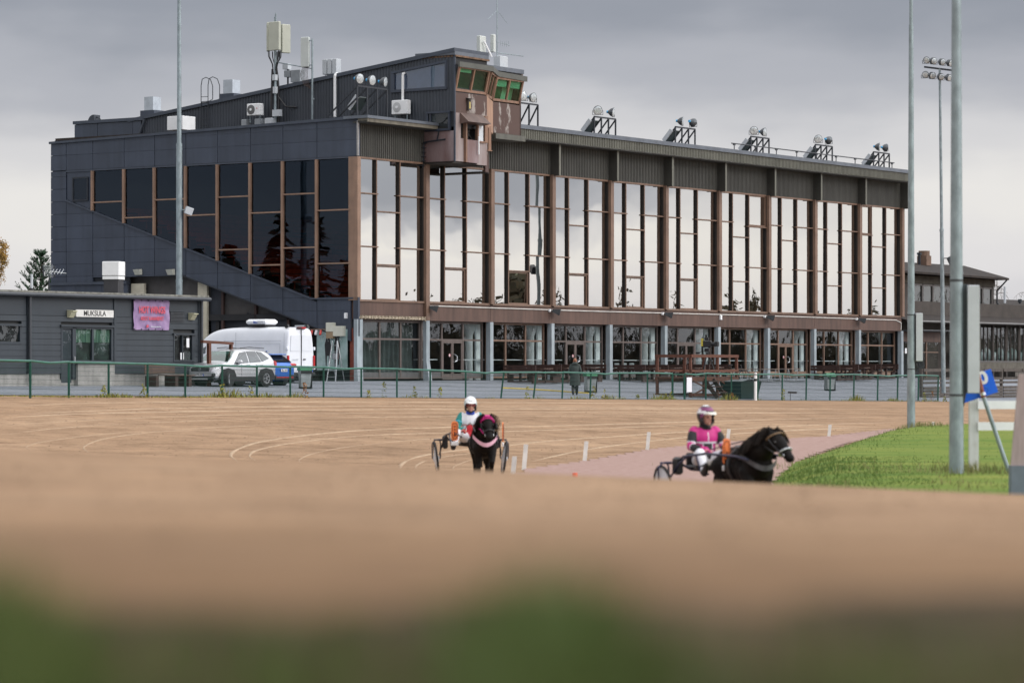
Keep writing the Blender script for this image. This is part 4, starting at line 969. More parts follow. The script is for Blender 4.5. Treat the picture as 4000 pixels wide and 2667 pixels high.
# roof equipment ---------------------------------------------------------------
def aircon(label, x, y, z, face_x=False, grey=False, w=.85, h=.62, logo=True):
    t = gthing('air_conditioner', label, 'air conditioner', x, y, z, R(-90) if face_x else 0, 'air conditioners on the roof')
    m = MB(); m.cbox((0, 0, h / 2), (w, .32, h), None, .03); m.build('housing', WHITE if not grey else GREYBOX, t)
    q = Matrix.Rotation(R(90), 3, 'X'); m = MB(); m.lathe([(.25, 0), (.25, .015), (.08, .03), (.02, .035)], 18, q, (-.15, -.16, h / 2)); g = m.build('fan_grille', M('fan_grille', (.12, .12, .12), .5) if logo else M('pale_fan_grille', (.50, .51, .52), .5), t)
    m = MB(); m.lathe([(.07, 0), (.07, .05)], 10, q, (-.15, -.16, h / 2)); m.build('fan_hub', WHITE, g)
    if logo:                                              # a small red three-part mark beside the fan
        m = MB()
        for a in (90, 210, 330):
            c = Vector((.24 + .028 * math.cos(R(a)), -.165, h * .58 + .028 * math.sin(R(a)))); u_ = Vector((math.cos(R(a)), 0, math.sin(R(a)))); w_ = Vector((-u_.z, 0, u_.x))
            m.prism([c + u_ * .026, c + w_ * .015, c - u_ * .026, c - w_ * .015], (0, -.006, 0))
        m.build('red_mark', M('sign_red', (.6, .02, .04), .5), t)
    m = MB(); m.bar((-w / 2 + .1, 0, -.35), (-w / 2 + .1, 0, 0), .04); m.bar((w / 2 - .1, 0, -.35), (w / 2 - .1, 0, 0), .04); m.build('bracket', GALV, t)
    return t
p = on_plane(997, 445, 0, X1 - .8); aircon('white air conditioner with dark round fan beside the antenna mast', X1 - .8, p.y, p.z - .1, True)
for px, lab in ((962, 'grey finned cabinet left of the pair under the dark-fan air conditioner'), (1014, 'grey finned cabinet right below the dark-fan air conditioner'), (1056, 'grey radio cabinet with white sticker at the foot of the antenna mast')):
    p = on_plane(px, 470, 0, X1 - .7); t = gthing('radio_cabinet', lab, 'cabinet', X1 - .7, p.y, 12.85, R(-90), 'radio cabinets on the roof')
    m = MB(); m.cbox((0, 0, .38), (.42 if px > 1050 else .34, .4, .72), None, .02); m.build('case', GREYBOX if px > 1050 else M('finned_grey', (.25, .27, .29), .5), t)
    m = MB(); [m.box(-.20 - .004, -.17 + .0, -.19 + k * .06, -.165 + k * .06, .06, .7) for k in range(6)]; m.build('cooling_fins', DGREY, t)
p = on_plane(1567, 420, 0, X1 - .35); t = aircon('white air conditioner with pale grille on the penthouse wall below the white pipe', X1 - .35, p.y, p.z - .36, True, False, .95, .72, False)
def pipe(name, label, cat, x, y, z0, z1, r, mat, hook=True, grp=None):
    m = MB(); pts = [W(x, y, z0), W(x, y, z1 - r * 2)]
    if hook: pts += [W(x + r * .8, y, z1 - r * .5), W(x + r * 2.5, y, z1)]
    m.path(pts, r, 8); return tag(m.build(name, mat), label, cat, grp)
p = on_plane(1574, 285, 0, X1 - .12); pipe('duct_pipe', 'white pipe with bent top above the penthouse wall air conditioner', 'pipe', X1 - .14, p.y, 13.5, p.z, .065, WHITE, True, 'white wall pipes')
p = on_plane(1310, 288, 0, X1 - .12); pipe('duct_pipe', 'tall white pipe running up the penthouse wall below three radio boxes', 'pipe', X1 - .16, p.y, 12.5, p.z, .075, WHITE, True, 'white wall pipes')
# main antenna mast
p0 = on_plane(1075, 500, 0, X1 - .45); my = p0.y; mz = on_plane(1075, 68, 0, X1 - .45).z
t = gthing('antenna_mast', 'tall antenna mast with three beige panels and a tangle of black cables', 'antenna mast', X1 - .45, my, 12.5, 0, 'antenna masts on the roof')
m = MB(); m.tube((0, 0, 0), (0, 0, mz - 12.5), .075, .06, 10); m.build('pole', GALV, t)
ANTB = M('beige_antenna_cover', (.42, .43, .36), .5, var=.06)
zt = on_plane(1065, 88, 0, X1 - .45).z - 12.5; zb = on_plane(1065, 204, 0, X1 - .45).z - 12.5
for (dx, dy, a, w_, o_) in ((-.30, -.22, -62, .66, 0), (-.02, .44, 60, .46, .02), (.28, -.46, 10, .50, -.1)):
    m = MB(); m.cbox((dx, dy, (zt + zb) / 2 + o_), (.18, w_, zt - zb - .05), Matrix.Rotation(R(a + 62 + (10 if a > 50 else 0)), 3, 'Z'), .03); m.build('antenna_panel', ANTB, t)
m = MB(); m.path([(-.12, -.14, zt - .1), (-.12, -.14, zt + .45)], .03, 6); m.path([(.14, .1, zt - .1), (.14, .1, zt + .42)], .03, 6); m.bar((-.2, -.2, zt + .36), (.22, .16, zt + .36), .05); m.build('top_bracket', GALV, t)
m = MB(); rr = random.Random(3)
for k in range(16):
    a = rr.uniform(0, 6.28); s = (.34 * math.cos(a), .40 * math.sin(a)); e = rr.uniform(1.3, 2.2)
    m.path([(s[0], s[1], zb + .05), (s[0] * .95, s[1] * .95, zb - .25), (s[0] * rr.uniform(.3, .6), s[1] * .4, zb - .65), (.06 * rr.uniform(-1, 1), .09, zb - e), (rr.uniform(-.08, .14), .10, zb - e - .6)], .017, 5)
m.path([(.1, .02, zb - .8), (.16, -.05, zb - 1.6), (.14, -.12, zb - 2.6), (.08, -.14, .2)], .075, 7); m.path([(-.06, .13, zb - .9), (-.1, .16, 2.0), (-.06, .2, .2)], .06, 7)
m.path([(.1, -.1, zb - 2.3), (.25, -.5, zb - 2.85), (.4, -1.1, zb - 2.9)], .05, 6)
m.build('cables', BLACK, t)
m = MB(); m.cbox((-.12, -.08, zb - 1.35), (.2, .2, .3)); m.cbox((-.12, -.1, zb - 2.0), (.18, .18, .35)); m.cbox((-.15, -.25, 1.35), (.2, .5, .34)); m.cbox((-.15, -.9, .6), (.2, .42, .34)); m.build('junction_boxes', GREYBOX, t)
sy = on_plane(1220, 470, 0, X1 - .3).y
m = MB(); m.path([(.05, -.1, zb - .55), (.1, sy - my, 3.0 + .55)], .03, 6); m.build('stay_rod', GALV, t)
# second single-panel mast
t = gthing('antenna_mast', 'slim antenna mast with a single pale panel beside the braced mast', 'antenna mast', X1 - .3, sy, 12.5, 0, 'antenna masts on the roof')
z1 = on_plane(1205, 146, 0, X1 - .3).z - 12.5; z0 = on_plane(1205, 264, 0, X1 - .3).z - 12.5
m = MB(); m.tube((0, 0, 0), (0, 0, z1 - .1), .05, .05, 8); m.bar((0, 0, z1 - .2), (-.1, .2, z1 - .2), .05); m.bar((0, 0, z0 + .1), (-.1, .2, z0 + .1), .05); m.bar((0, -.1, 2.0), (.2, .1, 2.0), .06); m.bar((0, -.1, .6), (.2, .1, .6), .06); m.build('pole', GALV, t)
m = MB(); m.cbox((-.1, .38, (z0 + z1) / 2), (.16, .46, z1 - z0), Matrix.Rotation(R(8), 3, 'Z'), .03); m.build('antenna_panel', M('pale_antenna_cover', (.50, .53, .51), .5, var=.05), t)
m = MB()
for k in range(6): s = .2 + k * .07; m.path([(-.1, s, z0), (-.1, s * 1.3, z0 - .4), (-.05, s * .9, z0 - .9), (0, .05, z0 - 1.15)], .012, 5)
m.build('cables', M('brown_black_cable', (.05, .03, .025), .6), t)
# radio boxes on the roof edge
p = on_plane(1298, 262, 0, X1 + .6); t = gthing('radio_unit', 'row of three pale radio boxes on the penthouse roof edge', 'radio boxes', X1 + .6, p.y, p.z - .45)
for k in range(3): m = MB(); m.cbox((0, .36 - k * .32, .45), (.4, .26, .78), None, .02); m.build('radio_box', GREYBOX, t)
m = MB(); [m.path([(0, .45 - k * .12, .05), (.05, .4 - k * .1, -.3)], .015, 5) for k in range(8)]; m.build('cables', BLACK, t)
p = on_plane(1145, 300, 0, X1 + 1.2); t = gthing('radio_unit', 'cluster of grey finned radio boxes behind the braced mast', 'radio boxes', X1 + 1.2, p.y, p.z - .55)
m = MB(); m.cbox((0, -.3, .55), (.4, .62, .62)); m.cbox((0, .25, .70), (.4, .4, .34)); m.build('radio_box', M('finned_grey', (.25, .27, .29), .5), t)
m = MB(); m.cbox((0, .42, 1.1), (.3, .35, .3)); m.build('radio_box', GREYBOX, t); m = MB(); m.path([(0, .35, -.5), (0, .35, 1.0)], .05, 6); [m.path([(0, -.5 + k * .1, .25), (0, -.5 + k * .12, -.2)], .02, 5) for k in range(6)]; m.build('bracket', BLKM, t)
# tower-top antennas
ty = .2; tx = on_plane(1942, 300, 1, ty).x - .95
t = gthing('antenna_mast', 'whip antenna mast with pale panels on top of the control tower', 'antenna mast', tx + .6, ty, 16.2, 0, 'antenna masts on the roof')
m = MB(); m.tube((.35, 0, 0), (.35, 0, 4.3), .035, .02, 8); m.path([(.35, 0, 3.1), (-.4, .1, 2.55)], .012, 5); m.path([(.35, 0, 3.1), (1.15, -.1, 2.5)], .012, 5); m.path([(.35, 0, .9), (2.2, -.4, .85)], .025, 5); m.path([(.35, 0, 1.45), (1.2, -.2, 1.35)], .015, 5)
for k in range(5): m.bar((.6 + k * .14, -.05 - k * .03, 1.25), (.6 + k * .14, -.05 - k * .03, 1.55), .012)
m.build('whip_mast', GALV, t)
m = MB(); m.cbox((-.02, 0, 1.35), (.20, .2, .95), None, .04); m.cbox((-.80, .2, 1.25), (.55, .2, .86), None, .03); m.build('antenna_panel', M('pale_antenna_cover', (.50, .53, .51), .5, var=.05), t)
m = MB(); m.cbox((.2, -.3, .2), (.62, .4, .95), None, .02); m.cbox((.72, -.2, .2), (.2, .3, 1.0)); m.cbox((-.9, -.3, -.1), (.8, .4, .25)); m.cbox((-1.9, -.3, .0), (.7, .35, .3)); m.build('radio_box', GREYBOX, t)
m = MB(); m.path([(-.45, -.2, .6), (-.85, .0, 1.4)], .05, 6); m.build('stay_rod', WHITE, t)
# roof vents, ladder, white box, hooded vent
for px, py, lab in ((596, 409, 'square metal roof vent on the left end of the penthouse slope'), (905, 343, 'square metal roof vent beside the roof ladder')):
    p = on_plane(px, py, 0, X1 + 1.5); zr = p.z - .45; t = gthing('roof_vent', lab, 'roof vent', X1 + 1.5, p.y, zr, 0, 'square roof vents')
    m = MB(); m.box(-.32, .32, -.32, .32, .1, .85); m.build('vent_head', M('zinc_sheet', (.48, .52, .56), .35, metal=.5), t)
    m = MB(); m.box(-.5, .5, -.55, .45, -.6, .1); m.build('vent_curb', CLAD, t)
ly = on_plane(800, 400, 0, X1 - .1).y
t = gthing('roof_ladder', 'black wall ladder with hooped handrails over the penthouse roof edge', 'ladder', X1 - .12, ly, 12.45)
m = MB(); zt = up(ly) - 12.45 + .15
for s in (-.24, .24):
    m.path([(0, s, 0), (0, s, zt)], .022, 6)
    lo_ = [(0 + .0, s, zt), (.0, s, zt + .9), (.02, s - .06, zt + 1.25), (.15, s - .2, zt + 1.35), (.35, s - .35, zt + 1.25), (.45, s - .42, zt + .9), (.45, s - .42, zt + .2), (.3, s - .3, zt + .1), (0, s, zt + .05)]
    m.path(lo_, .022, 6)
for k in range(9): m.path([(0, -.24, .15 + k * .3), (0, .24, .15 + k * .3)], .016, 5)
m.build('rails', BLKM, t)
p = on_plane(708, 510, 0, 2.2); t = gthing('roof_unit', 'white box unit behind the slate parapet, partly behind the left pole', 'roof unit', 2.2, p.y, p.z)
m = MB(); m.cbox((0, 0, .35), (1.0, 1.05, .72), None, .02); m.build('case', WHITE, t); m = MB(); m.box(-.503, -.5, -.2, -.18, .0, .7); m.build('seam', DGREY, t)
p = on_plane(362, 452, 0, X1 + 1.0); t = gthing('hooded_vent', 'curved dark vent hood on the flat roof at the far left', 'roof vent', X1 + 1, p.y, 14.14)
m = MB(); m.prism([(0, .35, 0), (0, .33, .18), (0, .22, .33), (0, .05, .41), (0, -.1, .42), (0, -.1, .12), (0, .05, .1), (0, .12, 0)], (.5, 0, 0)); m.build('hood', CORD, t)
m = MB(); m.path([(.2, -.1, .3), (.2, -.35, .2), (.2, -.5, .0)], .03, 6); m.build('stay_rod', BLKM, t)
# things at the foot of the end wall
t = gthing('race_poster', 'large poster of two dark trotting horses beside the red brick pier', 'poster', -.02, 1.35, .55, R(-90))
m = MB(); m.box(-.95, .95, 0, .03, 0, 2.0); m.build('board', M('pale_green_print', (.20, .30, .28), .5, var=.5, scale=1.6, col2=(.34, .44, .44)), t)
for dx in (-.25, .32):
    m = MB(); q = [(-.16, .75), (-.20, 1.25), (-.12, 1.5), (-.06, 1.78), (.06, 1.80), (.12, 1.5), (.20, 1.2), (.16, .75), (.12, .25), (.06, .25), (.05, .7), (-.05, .7), (-.08, .2), (-.13, .2)]
    m.prism([(dx + a, -.004, b) for a, b in q], (0, -.003, 0)); m.build('printed_horse', BLACK, t)
m = MB(); [m.bar((-.8 + k * .1, -.006, 1.75 + .1 * math.sin(k * 2.2)), (-.7 + k * .1, -.006, 1.55 + .16 * math.cos(k * 3.1)), .05, .004) for k in range(15)]; m.build('printed_streak', M('print_white', (.6, .66, .66), .5), t)
t = gthing('step_ladder', 'aluminium step ladder leaning beside the race poster', 'ladder', -.55, .75, -.02, R(-90))
m = MB()
for s in (-.28, .28): m.bar((s, -.3, 0), (s * .55, 0, 2.0), .05, .03); m.bar((s, .4, 0), (s * .55, 0, 2.0), .03, .03)
for k in range(6): f = k / 6.5 + .12; m.bar((-.28 * (1 - .45 * f), -.3 * (1 - f), 2 * f), (.28 * (1 - .45 * f), -.3 * (1 - f), 2 * f), .06, .025)
m.cbox((0, .02, 1.25), (.34, .1, .3)); m.build('frame', TRIM, t)
t = gthing('electric_box', 'white electrical cabinet above the dark opening behind the van', 'electrical box', -.1, 3.15, 2.05, R(-90), 'electrical boxes on the end wall'); m = MB(); m.cbox((0, 0, .35), (.7, .3, .72), None, .015); m.build('case', GREYBOX, t)
m = MB(); m.path([(-.1, 0, 0), (-.05, -.02, -.3), (.2, -.02, -.42), (.35, -.02, -.1)], .025, 6); m.build('hose', M('pink_hose', (.45, .2, .2), .6), t)
t = gthing('electric_box', 'cream fuse box with meters beside the brick pier', 'electrical box', -.1, 1.1, 2.2, R(-90), 'electrical boxes on the end wall'); m = MB(); m.cbox((.28, 0, .25), (.62, .25, .5), None, .02); m.cbox((-.25, 0, .45), (.44, .25, .45), None, .02); m.build('case', CREAM, t); m = MB(); m.cbox((-.25, -.0, .06), (.42, .25, .32)); m.build('lower_case', M('tan_plastic', (.25, .18, .11), .6), t)
for k in range(3): m = MB(); m.lathe([(.06, 0), (.07, .18), (.05, .24)], 10, Matrix.Rotation(R(160), 3, 'X'), (-1.35 + k * .28, -.1, .3)); m.build('power_socket', M('socket_red', (.5, .06, .05), .5) if k != 1 else M('socket_white', (.7, .7, .72), .5), t)
m = MB(); m.bar((-1.8, .05, .35), (.5, .05, .35), .14, .05); m.build('backboard', WOODT, t)
# wall lamps on the slate wall above the alcove
for px, lab in ((540, 'cream wedge wall lamp above the pale alcove, left of the pair'), (668, 'cream wedge wall lamp above the dark alcove door beside the left pole')):
    p = on_plane(px, 1063, 0, -.1); t = gthing('wall_lamp', lab, 'wall lamp', -.02, p.y, p.z, R(-90), 'wedge wall lamps')
    m = MB(); m.prism([(-.2, 0, .15), (-.2, -.28, .13), (-.2, -.12, -.14), (-.2, 0, -.14)], (.4, 0, 0)); m.build('housing', CREAM, t)

# ------------------------------------------------------------------ low kiosk building on the left
def floor_at(px, py): return None
KY = -3.8                                                # its front lies in the plane y = KY of the grandstand frame
kx = lambda px: on_plane(px, HY, 1, KY).x
KR, KL = kx(786), -42.0
KZ0 = plaza_z(-25, KY) - .05
HT = 3.62
t = thing('kiosk_building', 'low dark grey kiosk with sign boards, gutter and concrete plinth', 'building', W(0, KY, 0), ANG)
KB = t
GW = M('charcoal_siding', (.034, .043, .053), .5, var=.1, scale=.8, stretch=(1, 1, .4), dirt=.15)
GWU = M('charcoal_board', (.027, .035, .044), .55, var=.08, scale=.7)
x108 = kx(108); xmid = kx(446)
m = MB(); m.box(KL, KR - .02, .12, 9.0, .3, HT + .1); m.build('core_wall', M('kiosk_core', (.03, .033, .035), .6), t)
m = MB(); m.box(KR - .02, KR + .02, .0, 9.0, .3, HT); m.build('end_wall', GWU, t)
m = MB(); m.box(KL, KR, .03, .3, KZ0 - .3, .42); m.build('plinth', CONC, t)
Dx0, Dx1 = kx(236), kx(437); wx0, wx1 = kx(675), kx(758); lx1 = kx(82)
def kclear(a, b, z0, z1, holes):
    segs = [(a, b)]
    for (h0, h1, hz0, hz1) in holes:
        if hz0 < z1 and hz1 > z0:
            ns = []
            for s in segs:
                if h1 <= s[0] or h0 >= s[1]: ns.append(s); continue
                if h0 > s[0]: ns.append((s[0], h0))
                if h1 < s[1]: ns.append((h1, s[1]))
            segs = ns
    return segs
HOLES = [(Dx0, Dx1, .0, 2.42), (wx0, wx1, .92, 2.12), (-60, lx1, 1.62, 2.36)]
for a, b in ((KL, x108 - .1), (x108 + .1, xmid - .06), (xmid + .06, KR - .25)):
    z = .42; k = 0
    while z < 2.62:
        for s in kclear(a, b, z, z + .23, HOLES): pbox('siding_board', GW, t, s[0], s[1], -.03, .12, z + .006, z + .232)
        z += .238
    pbox('upper_board', GWU, t, a, b, -.01, .12, z + .01, HT - .05)
for x in (x108, xmid, KR - .18): pbox('cover_strip', GWU, t, x - .06, x + .06, -.06, .1, .42, HT - .02)
for x in (kx(100) + .12, KR - .12):
    m = MB(); m.path([(x, -.14, HT + .05), (x, -.14, .1)], .06, 8); m.build('downpipe', M('gutter_grey', (.055, .06, .068), .4, metal=.2), t)
m = MB(); m.path([(KL, -.30, HT + .03), (KR + .25, -.30, HT + .03)], .085, 8); m.build('gutter', M('gutter_grey', (.055, .06, .068), .4, metal=.2), t)
m = MB(); m.prism([(KL, -.28, HT + .08), (KL, -.28, HT + .19), (KL, 4.5, HT + .34), (KL, 9.2, HT + .14), (KL, 9.2, HT + .04)], (KR + .2 - KL, 0, 0)); m.build('roof', M('mossy_roof_felt', (.12, .115, .10), .9, var=.5, scale=6, col2=(.25, .25, .22)), t)
m = MB(); m.box(KL, KR + .15, -.2, .1, HT - .04, HT + .06); m.build('eave_board', GWU, t)
# door and picture windows
m = MB(); m.box(Dx0 - .06, Dx1 + .06, -.12, .0, 2.36, 2.44); m.box(Dx0, Dx0 + .08, -.05, .1, .2, 2.36); m.box(Dx1 - .08, Dx1, -.05, .1, .95, 2.36)
xd = kx(287); xw = kx(360); m.box(xd - .1, xd + .1, -.05, .1, .2, 2.36); m.box(xw - .05, xw + .05, -.05, .1, .98, 2.28); m.box(xd + .1, Dx1 - .08, -.06, .1, .88, .98); m.box(Dx0 + .08, Dx1 - .08, -.05, .1, 2.28, 2.358)
m.build('window_frame', GWU, t)
dr = pbox('door', GWU, t, Dx0 + .08, xd - .1, .02, .06, .05, 2.28)
for nm_, a, b, z0, z1 in (('pane', Dx0 + .16, xd - .16, .98, 2.2), ('pane', xd + .1, xw - .05, .98, 2.28), ('pane', xw + .05, Dx1 - .08, .98, 2.28)): pbox(nm_, G_SHOP, t, a, b, -.01, .0, z0, z1)
CURT = M('green_curtain', (.05, .12, .085), .8, var=.4, scale=2.5, stretch=(3, 3, .4), col2=(.12, .21, .14))
for a, b in ((xd + .1, xw - .05), (xw + .05, Dx1 - .08)):
    m = MB(); m.sheet([[(a + (b - a) * i / 24, .05 + .03 * math.sin(i * 1.7), z) for i in range(25)] for z in (1.72 + 0, 2.27)]); m.build('curtain', CURT, t)
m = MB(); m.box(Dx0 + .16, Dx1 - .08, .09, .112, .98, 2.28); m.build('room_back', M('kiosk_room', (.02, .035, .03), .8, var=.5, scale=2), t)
m = MB(); m.path([(xd - .06, -.06, .85), (xd - .06, -.14, .88), (xd - .06, -.14, 1.12), (xd - .06, -.06, 1.15)], .018, 6); m.build('door_handle', TRIM, t)
m = MB(); m.box(xd + .1, Dx1, -.16, .05, KZ0 - .1, .80); m.build('window_plinth', CONC, t); pbox('window_ledge', GWU, t, xd + .05, Dx1 + .05, -.2, .0, .80, .86)
# serving window on the right, long window at the left edge
m = MB(); m.box(wx0 - .06, wx1 + .06, -.12, .0, 2.08, 2.16); m.box(wx0, wx0 + .07, -.05, .1, .92, 2.08); m.box(wx1 - .18, wx1, -.05, .1, .92, 2.08); xm_ = (wx0 + wx1) / 2 - .1; m.box(xm_ - .03, xm_ + .03, -.05, .1, .95, 2.08); m.box(wx0 + .07, wx1 - .18, -.05, .1, .92, 1.0); m.build('window_frame', GWU, t)
for a, b in ((wx0 + .07, xm_ - .03), (xm_ + .03, wx1 - .18)): pbox('pane', G_SHOP, t, a, b, .0, .01, 1.0, 2.08)
pbox('room_back', INT, t, wx0 + .07, wx1 - .18, .10, .114, .95, 2.08)
pbox('paper_notice', WHITE, t, xm_ + .28, xm_ + .46, -.02, -.012, 1.55, 1.95); pbox('paper_notice', WHITE, t, xm_ - .12, xm_ + .1, -.02, -.012, 1.02, 1.32)
m = MB(); m.box(KL, lx1 + .05, -.12, .0, 2.36, 2.44); m.box(lx1 - .1, lx1, -.05, .1, 1.62, 2.36); m.box(KL, lx1 - .1, -.05, .1, 1.62, 1.72); m.build('window_frame', GWU, t)
pbox('pane', G_SHOP, t, KL, lx1 - .1, .0, .01, 1.72, 2.36); pbox('room_back', INT, t, KL, lx1 - .1, .10, .114, 1.72, 2.36)
# louvre
lx, lx2 = kx(660), kx(716); m = MB(); m.box(lx - .04, lx2 + .04, -.10, .0, 3.08, 3.14); m.box(lx, lx2, -.04, -.01, 2.62, 3.08); lv = m.build('vent_louvre', GWU, t)
for k in range(7): pbox('louvre_slat', M('gutter_grey', (.055, .06, .068), .4, metal=.2), lv, lx + .03, lx2 - .03, -.08, -.042, 2.65 + k * .06, 2.68 + k * .06)
# sign, banner, lamps: things fixed to it
sx0, sx1 = kx(291), kx(437)
t = thing('name_sign', 'white name board with black capital letters above the kiosk door', 'sign', W(0, KY, 0), ANG)
m = MB(); m.box(sx0, sx1, -.10, -.04, 2.78, 3.08); m.build('board', M('old_white_board', (.66, .65, .62), .5, var=.1, scale=4), t)
text('lettering', 'MUKSULA', .30, M('letter_black', (.015, .013, .012), .6), t, ((sx0 + sx1) / 2 - .02, -.104, 2.925), (R(90), 0, 0), 1.02, .003, .004)
bx0, bx1 = kx(515), kx(655)
t = thing('banner', 'faded purple banner advertising hot wings in red capitals', 'banner', W(0, KY, 0), ANG)
m = MB(); rows = [[(bx0 + (bx1 - bx0) * i / 30, -.10 - .02 * math.sin(i * .55 + j * .5) - .012 * noise.noise((i * .3, j * .4, 0)), 2.28 + 1.28 * j / 20) for i in range(31)] for j in range(21)]
m.sheet(rows); m.build('cloth', M('faded_purple_cloth', (.235, .155, .295), .7, var=.12, scale=3, col2=(.34, .23, .39), sharp=(.4, .7)), t, smooth=True)
RED = M('faded_red_print', (.55, .085, .13), .7, var=.15)
bm_ = (bx0 + bx1) / 2
text('lettering', 'HOT WINGS', .40, RED, t, (bm_ - .02, -.155, 3.12), (R(90), 0, 0), .74, .003, .014)
text('lettering', 'AIDOT KANANSIIVET', .22, RED, t, (bm_ - .02, -.155, 2.76), (R(90), 0, 0), .70, .003, .008)
text('lettering', 'Puhdasta suomalaista lihaa', .075, M('print_white', (.6, .66, .66), .5), t, (bm_ + .22, -.155, 2.42), (R(90), 0, 0), .8, .003)
m = MB(); m.prism([(bm_ - .42, -.152, 2.37), (bm_ - .24, -.152, 2.40), (bm_ - .26, -.152, 2.50), (bm_ - .36, -.152, 2.50)], (0, -.004, 0)); m.build('red_emblem', RED, t)
m = MB(); [m.cbox((bx0 + .03 + (bx1 - bx0 - .06) * i / 5, -.13, z), (.04, .03, .04)) for i in range(6) for z in (2.31, 3.53)]; m.build('eyelets', DGREY, t)
for px, lab in ((270, 'cream wedge wall lamp left of the kiosk name board'), (743, 'cream wedge wall lamp at the right end of the kiosk')):
    x = kx(px); t = thing('wall_lamp', lab, 'wall lamp', W(x, KY, 2.9), ANG, 'wedge wall lamps')
    m = MB(); m.prism([(-.16, -.02, .15), (.16, -.02, .15), (.14, -.36, .12), (-.14, -.36, .12)], (0, 0, -.03)); m.prism([(-.15, -.02, .12), (-.15, -.32, .11), (-.15, -.12, -.16), (-.15, -.02, -.16)], (.3, 0, 0)); m.build('housing', M('yellowed_lamp', (.46, .44, .30), .5), t)
# roof vents of the kiosk
p = on_plane(444, 1130, 1, KY + 3.2); t = thing('kitchen_vent', 'large white extractor vent with dark base on the kiosk roof', 'roof vent', W(p.x, KY + 3.2, HT + .25), ANG)
m = MB(); m.cbox((0, 0, .32), (.66, .66, .68), Matrix.Rotation(R(20), 3, 'Z')); m.build('base', M('black_membrane', (.035, .035, .04), .6), t)
m = MB(); m.cbox((0, 0, .72), (.74, .74, .14), Matrix.Rotation(R(20), 3, 'Z')); m.cbox((0, 0, 1.12), (.76, .76, .62), Matrix.Rotation(R(20), 3, 'Z'), .02); m.build('vent_head', WHITE, t)
p = on_plane(124, 1120, 1, KY + 3.5); t = thing('vent_pipe', 'grey vent pipe with dark collar on the kiosk roof', 'vent pipe', W(p.x, KY + 3.5, HT + .3), ANG)
m = MB(); m.tube((0, 0, 0), (0, 0, .72), .055, .055, 10); m.build('pipe', GREYBOX, t); m = MB(); m.tube((0, 0, -.1), (0, 0, .12), .09, .07, 10); m.build('collar', BLACK, t)
p = on_plane(192, 1060, 1, KY + 5.5); t = thing('tv_aerial', 'wire grid television aerial on the kiosk roof by the slate corner', 'aerial', W(p.x, KY + 5.5, HT + .1), ANG)
m = MB(); m.path([(0, 0, 0), (0, 0, 1.0)], .025, 6); hz = p.z - HT - .1
m.bar((-.35, 0, hz - .22), (-.38, 0, hz + .25), .05); m.bar((.35, 0, hz - .22), (.32, 0, hz + .25), .05)
m.build('mast', BLKM, t); m = MB()
for k in range(8): m.path([(-.36, 0, hz - .2 + k * .06), (.36, 0, hz - .2 + k * .06)], .008, 4)
m.path([(0, -.1, hz), (.55, -.5, hz - .08)], .015, 5); [m.path([(.1 + k * .1 - .1, -.1 - k * .1, hz - .12), (.1 + k * .1 + .1, -.1 - k * .1, hz + .1)], .008, 4) for k in range(4)]
m.build('elements', TRIM, t)

# ------------------------------------------------------------------ benches, tables, bins on the forecourt
def ground_pt(px, py, lo=100, hi=190):
    D = lo
    while D < hi:
        X = (px - CX) / FPX * D
        if EYE - (py - HY) / FPX * D <= plaza_z(*TL(X, D)): break
        D += .1
    X = (px - CX) / FPX * D; return Vector((X, D, plaza_z(*TL(X, D)) + .012))
def bench_set(loc, rz, label, back=True):
    t = thing('picnic_bench', label, 'picnic bench', loc, rz, 'dark wooden bench sets on the forecourt')
    m = MB()
    for s in (-.75, .75): m.box(s - .05, s + .05, -.05, .05, 0, .70); m.box(s - .05, s + .05, -.95, .95, .02, .12); m.box(s - .05, s + .05, -.45, .45, .66, .72)
    for s in (-.75, .75):
        for q in (-.9, .9): m.box(s - .06, s + .06, q - .2, q + .2, .0, .42); m.bar((s, q + (.18 if q > 0 else -.18), .4), (s, q + (.3 if q > 0 else -.3), .92), .09, .05)
    m.build('frame', WOODB, t)
    for k in range(4): pbox('table_plank', M('bench_table_top', (.10, .06, .045), .6, var=.3), t, -1.0, 1.0, -.42 + k * .21, -.24 + k * .21, .72, .76)
    for q in (-.9, .9):
        for k in range(2): pbox('seat_plank', WOODB, t, -1.0, 1.0, q - .2 + k * .2, q - .02 + k * .2, .42, .46)
        s = .27 if q > 0 else -.27
        for k in range(2): pbox('back_plank', WOODB, t, -1.0, 1.0, q + s - .03, q + s + .02, .60 + k * .17, .75 + k * .17)
    return t
b0 = None
for i, (px, py, rz) in enumerate(((2080, 1497, 90), (2170, 1494, 90), (2260, 1492, 92), (2505, 1492, 90), (2590, 1490, 88), (2668, 1490, 90), (2755, 1487, 90), (3260, 1487, 90), (3330, 1484, 92), (3420, 1480, 90))):
    p = ground_pt(px, py); lab = ['dark bench set left of the person in the long coat, leftmost of the row', 'dark bench set between the leftmost bench set and the person in the coat', 'dark bench set right behind the person in the long coat',
        'dark bench set behind the fence gate, leftmost of its row', 'dark bench set second from the left behind the fence gate', 'dark bench set behind the left post of the camera platform', 'dark bench set behind the middle of the camera platform',
        'dark bench set right of the metal-legged tables', 'dark bench set between the right litter bin and the thin pole', 'dark bench set at the far right by the pole with the white cabinet'][i]
    if b0 is None: b0 = bench_set(p, ANG + R(rz), lab)
    else: dup(b0, p, ANG + R(rz), lab)
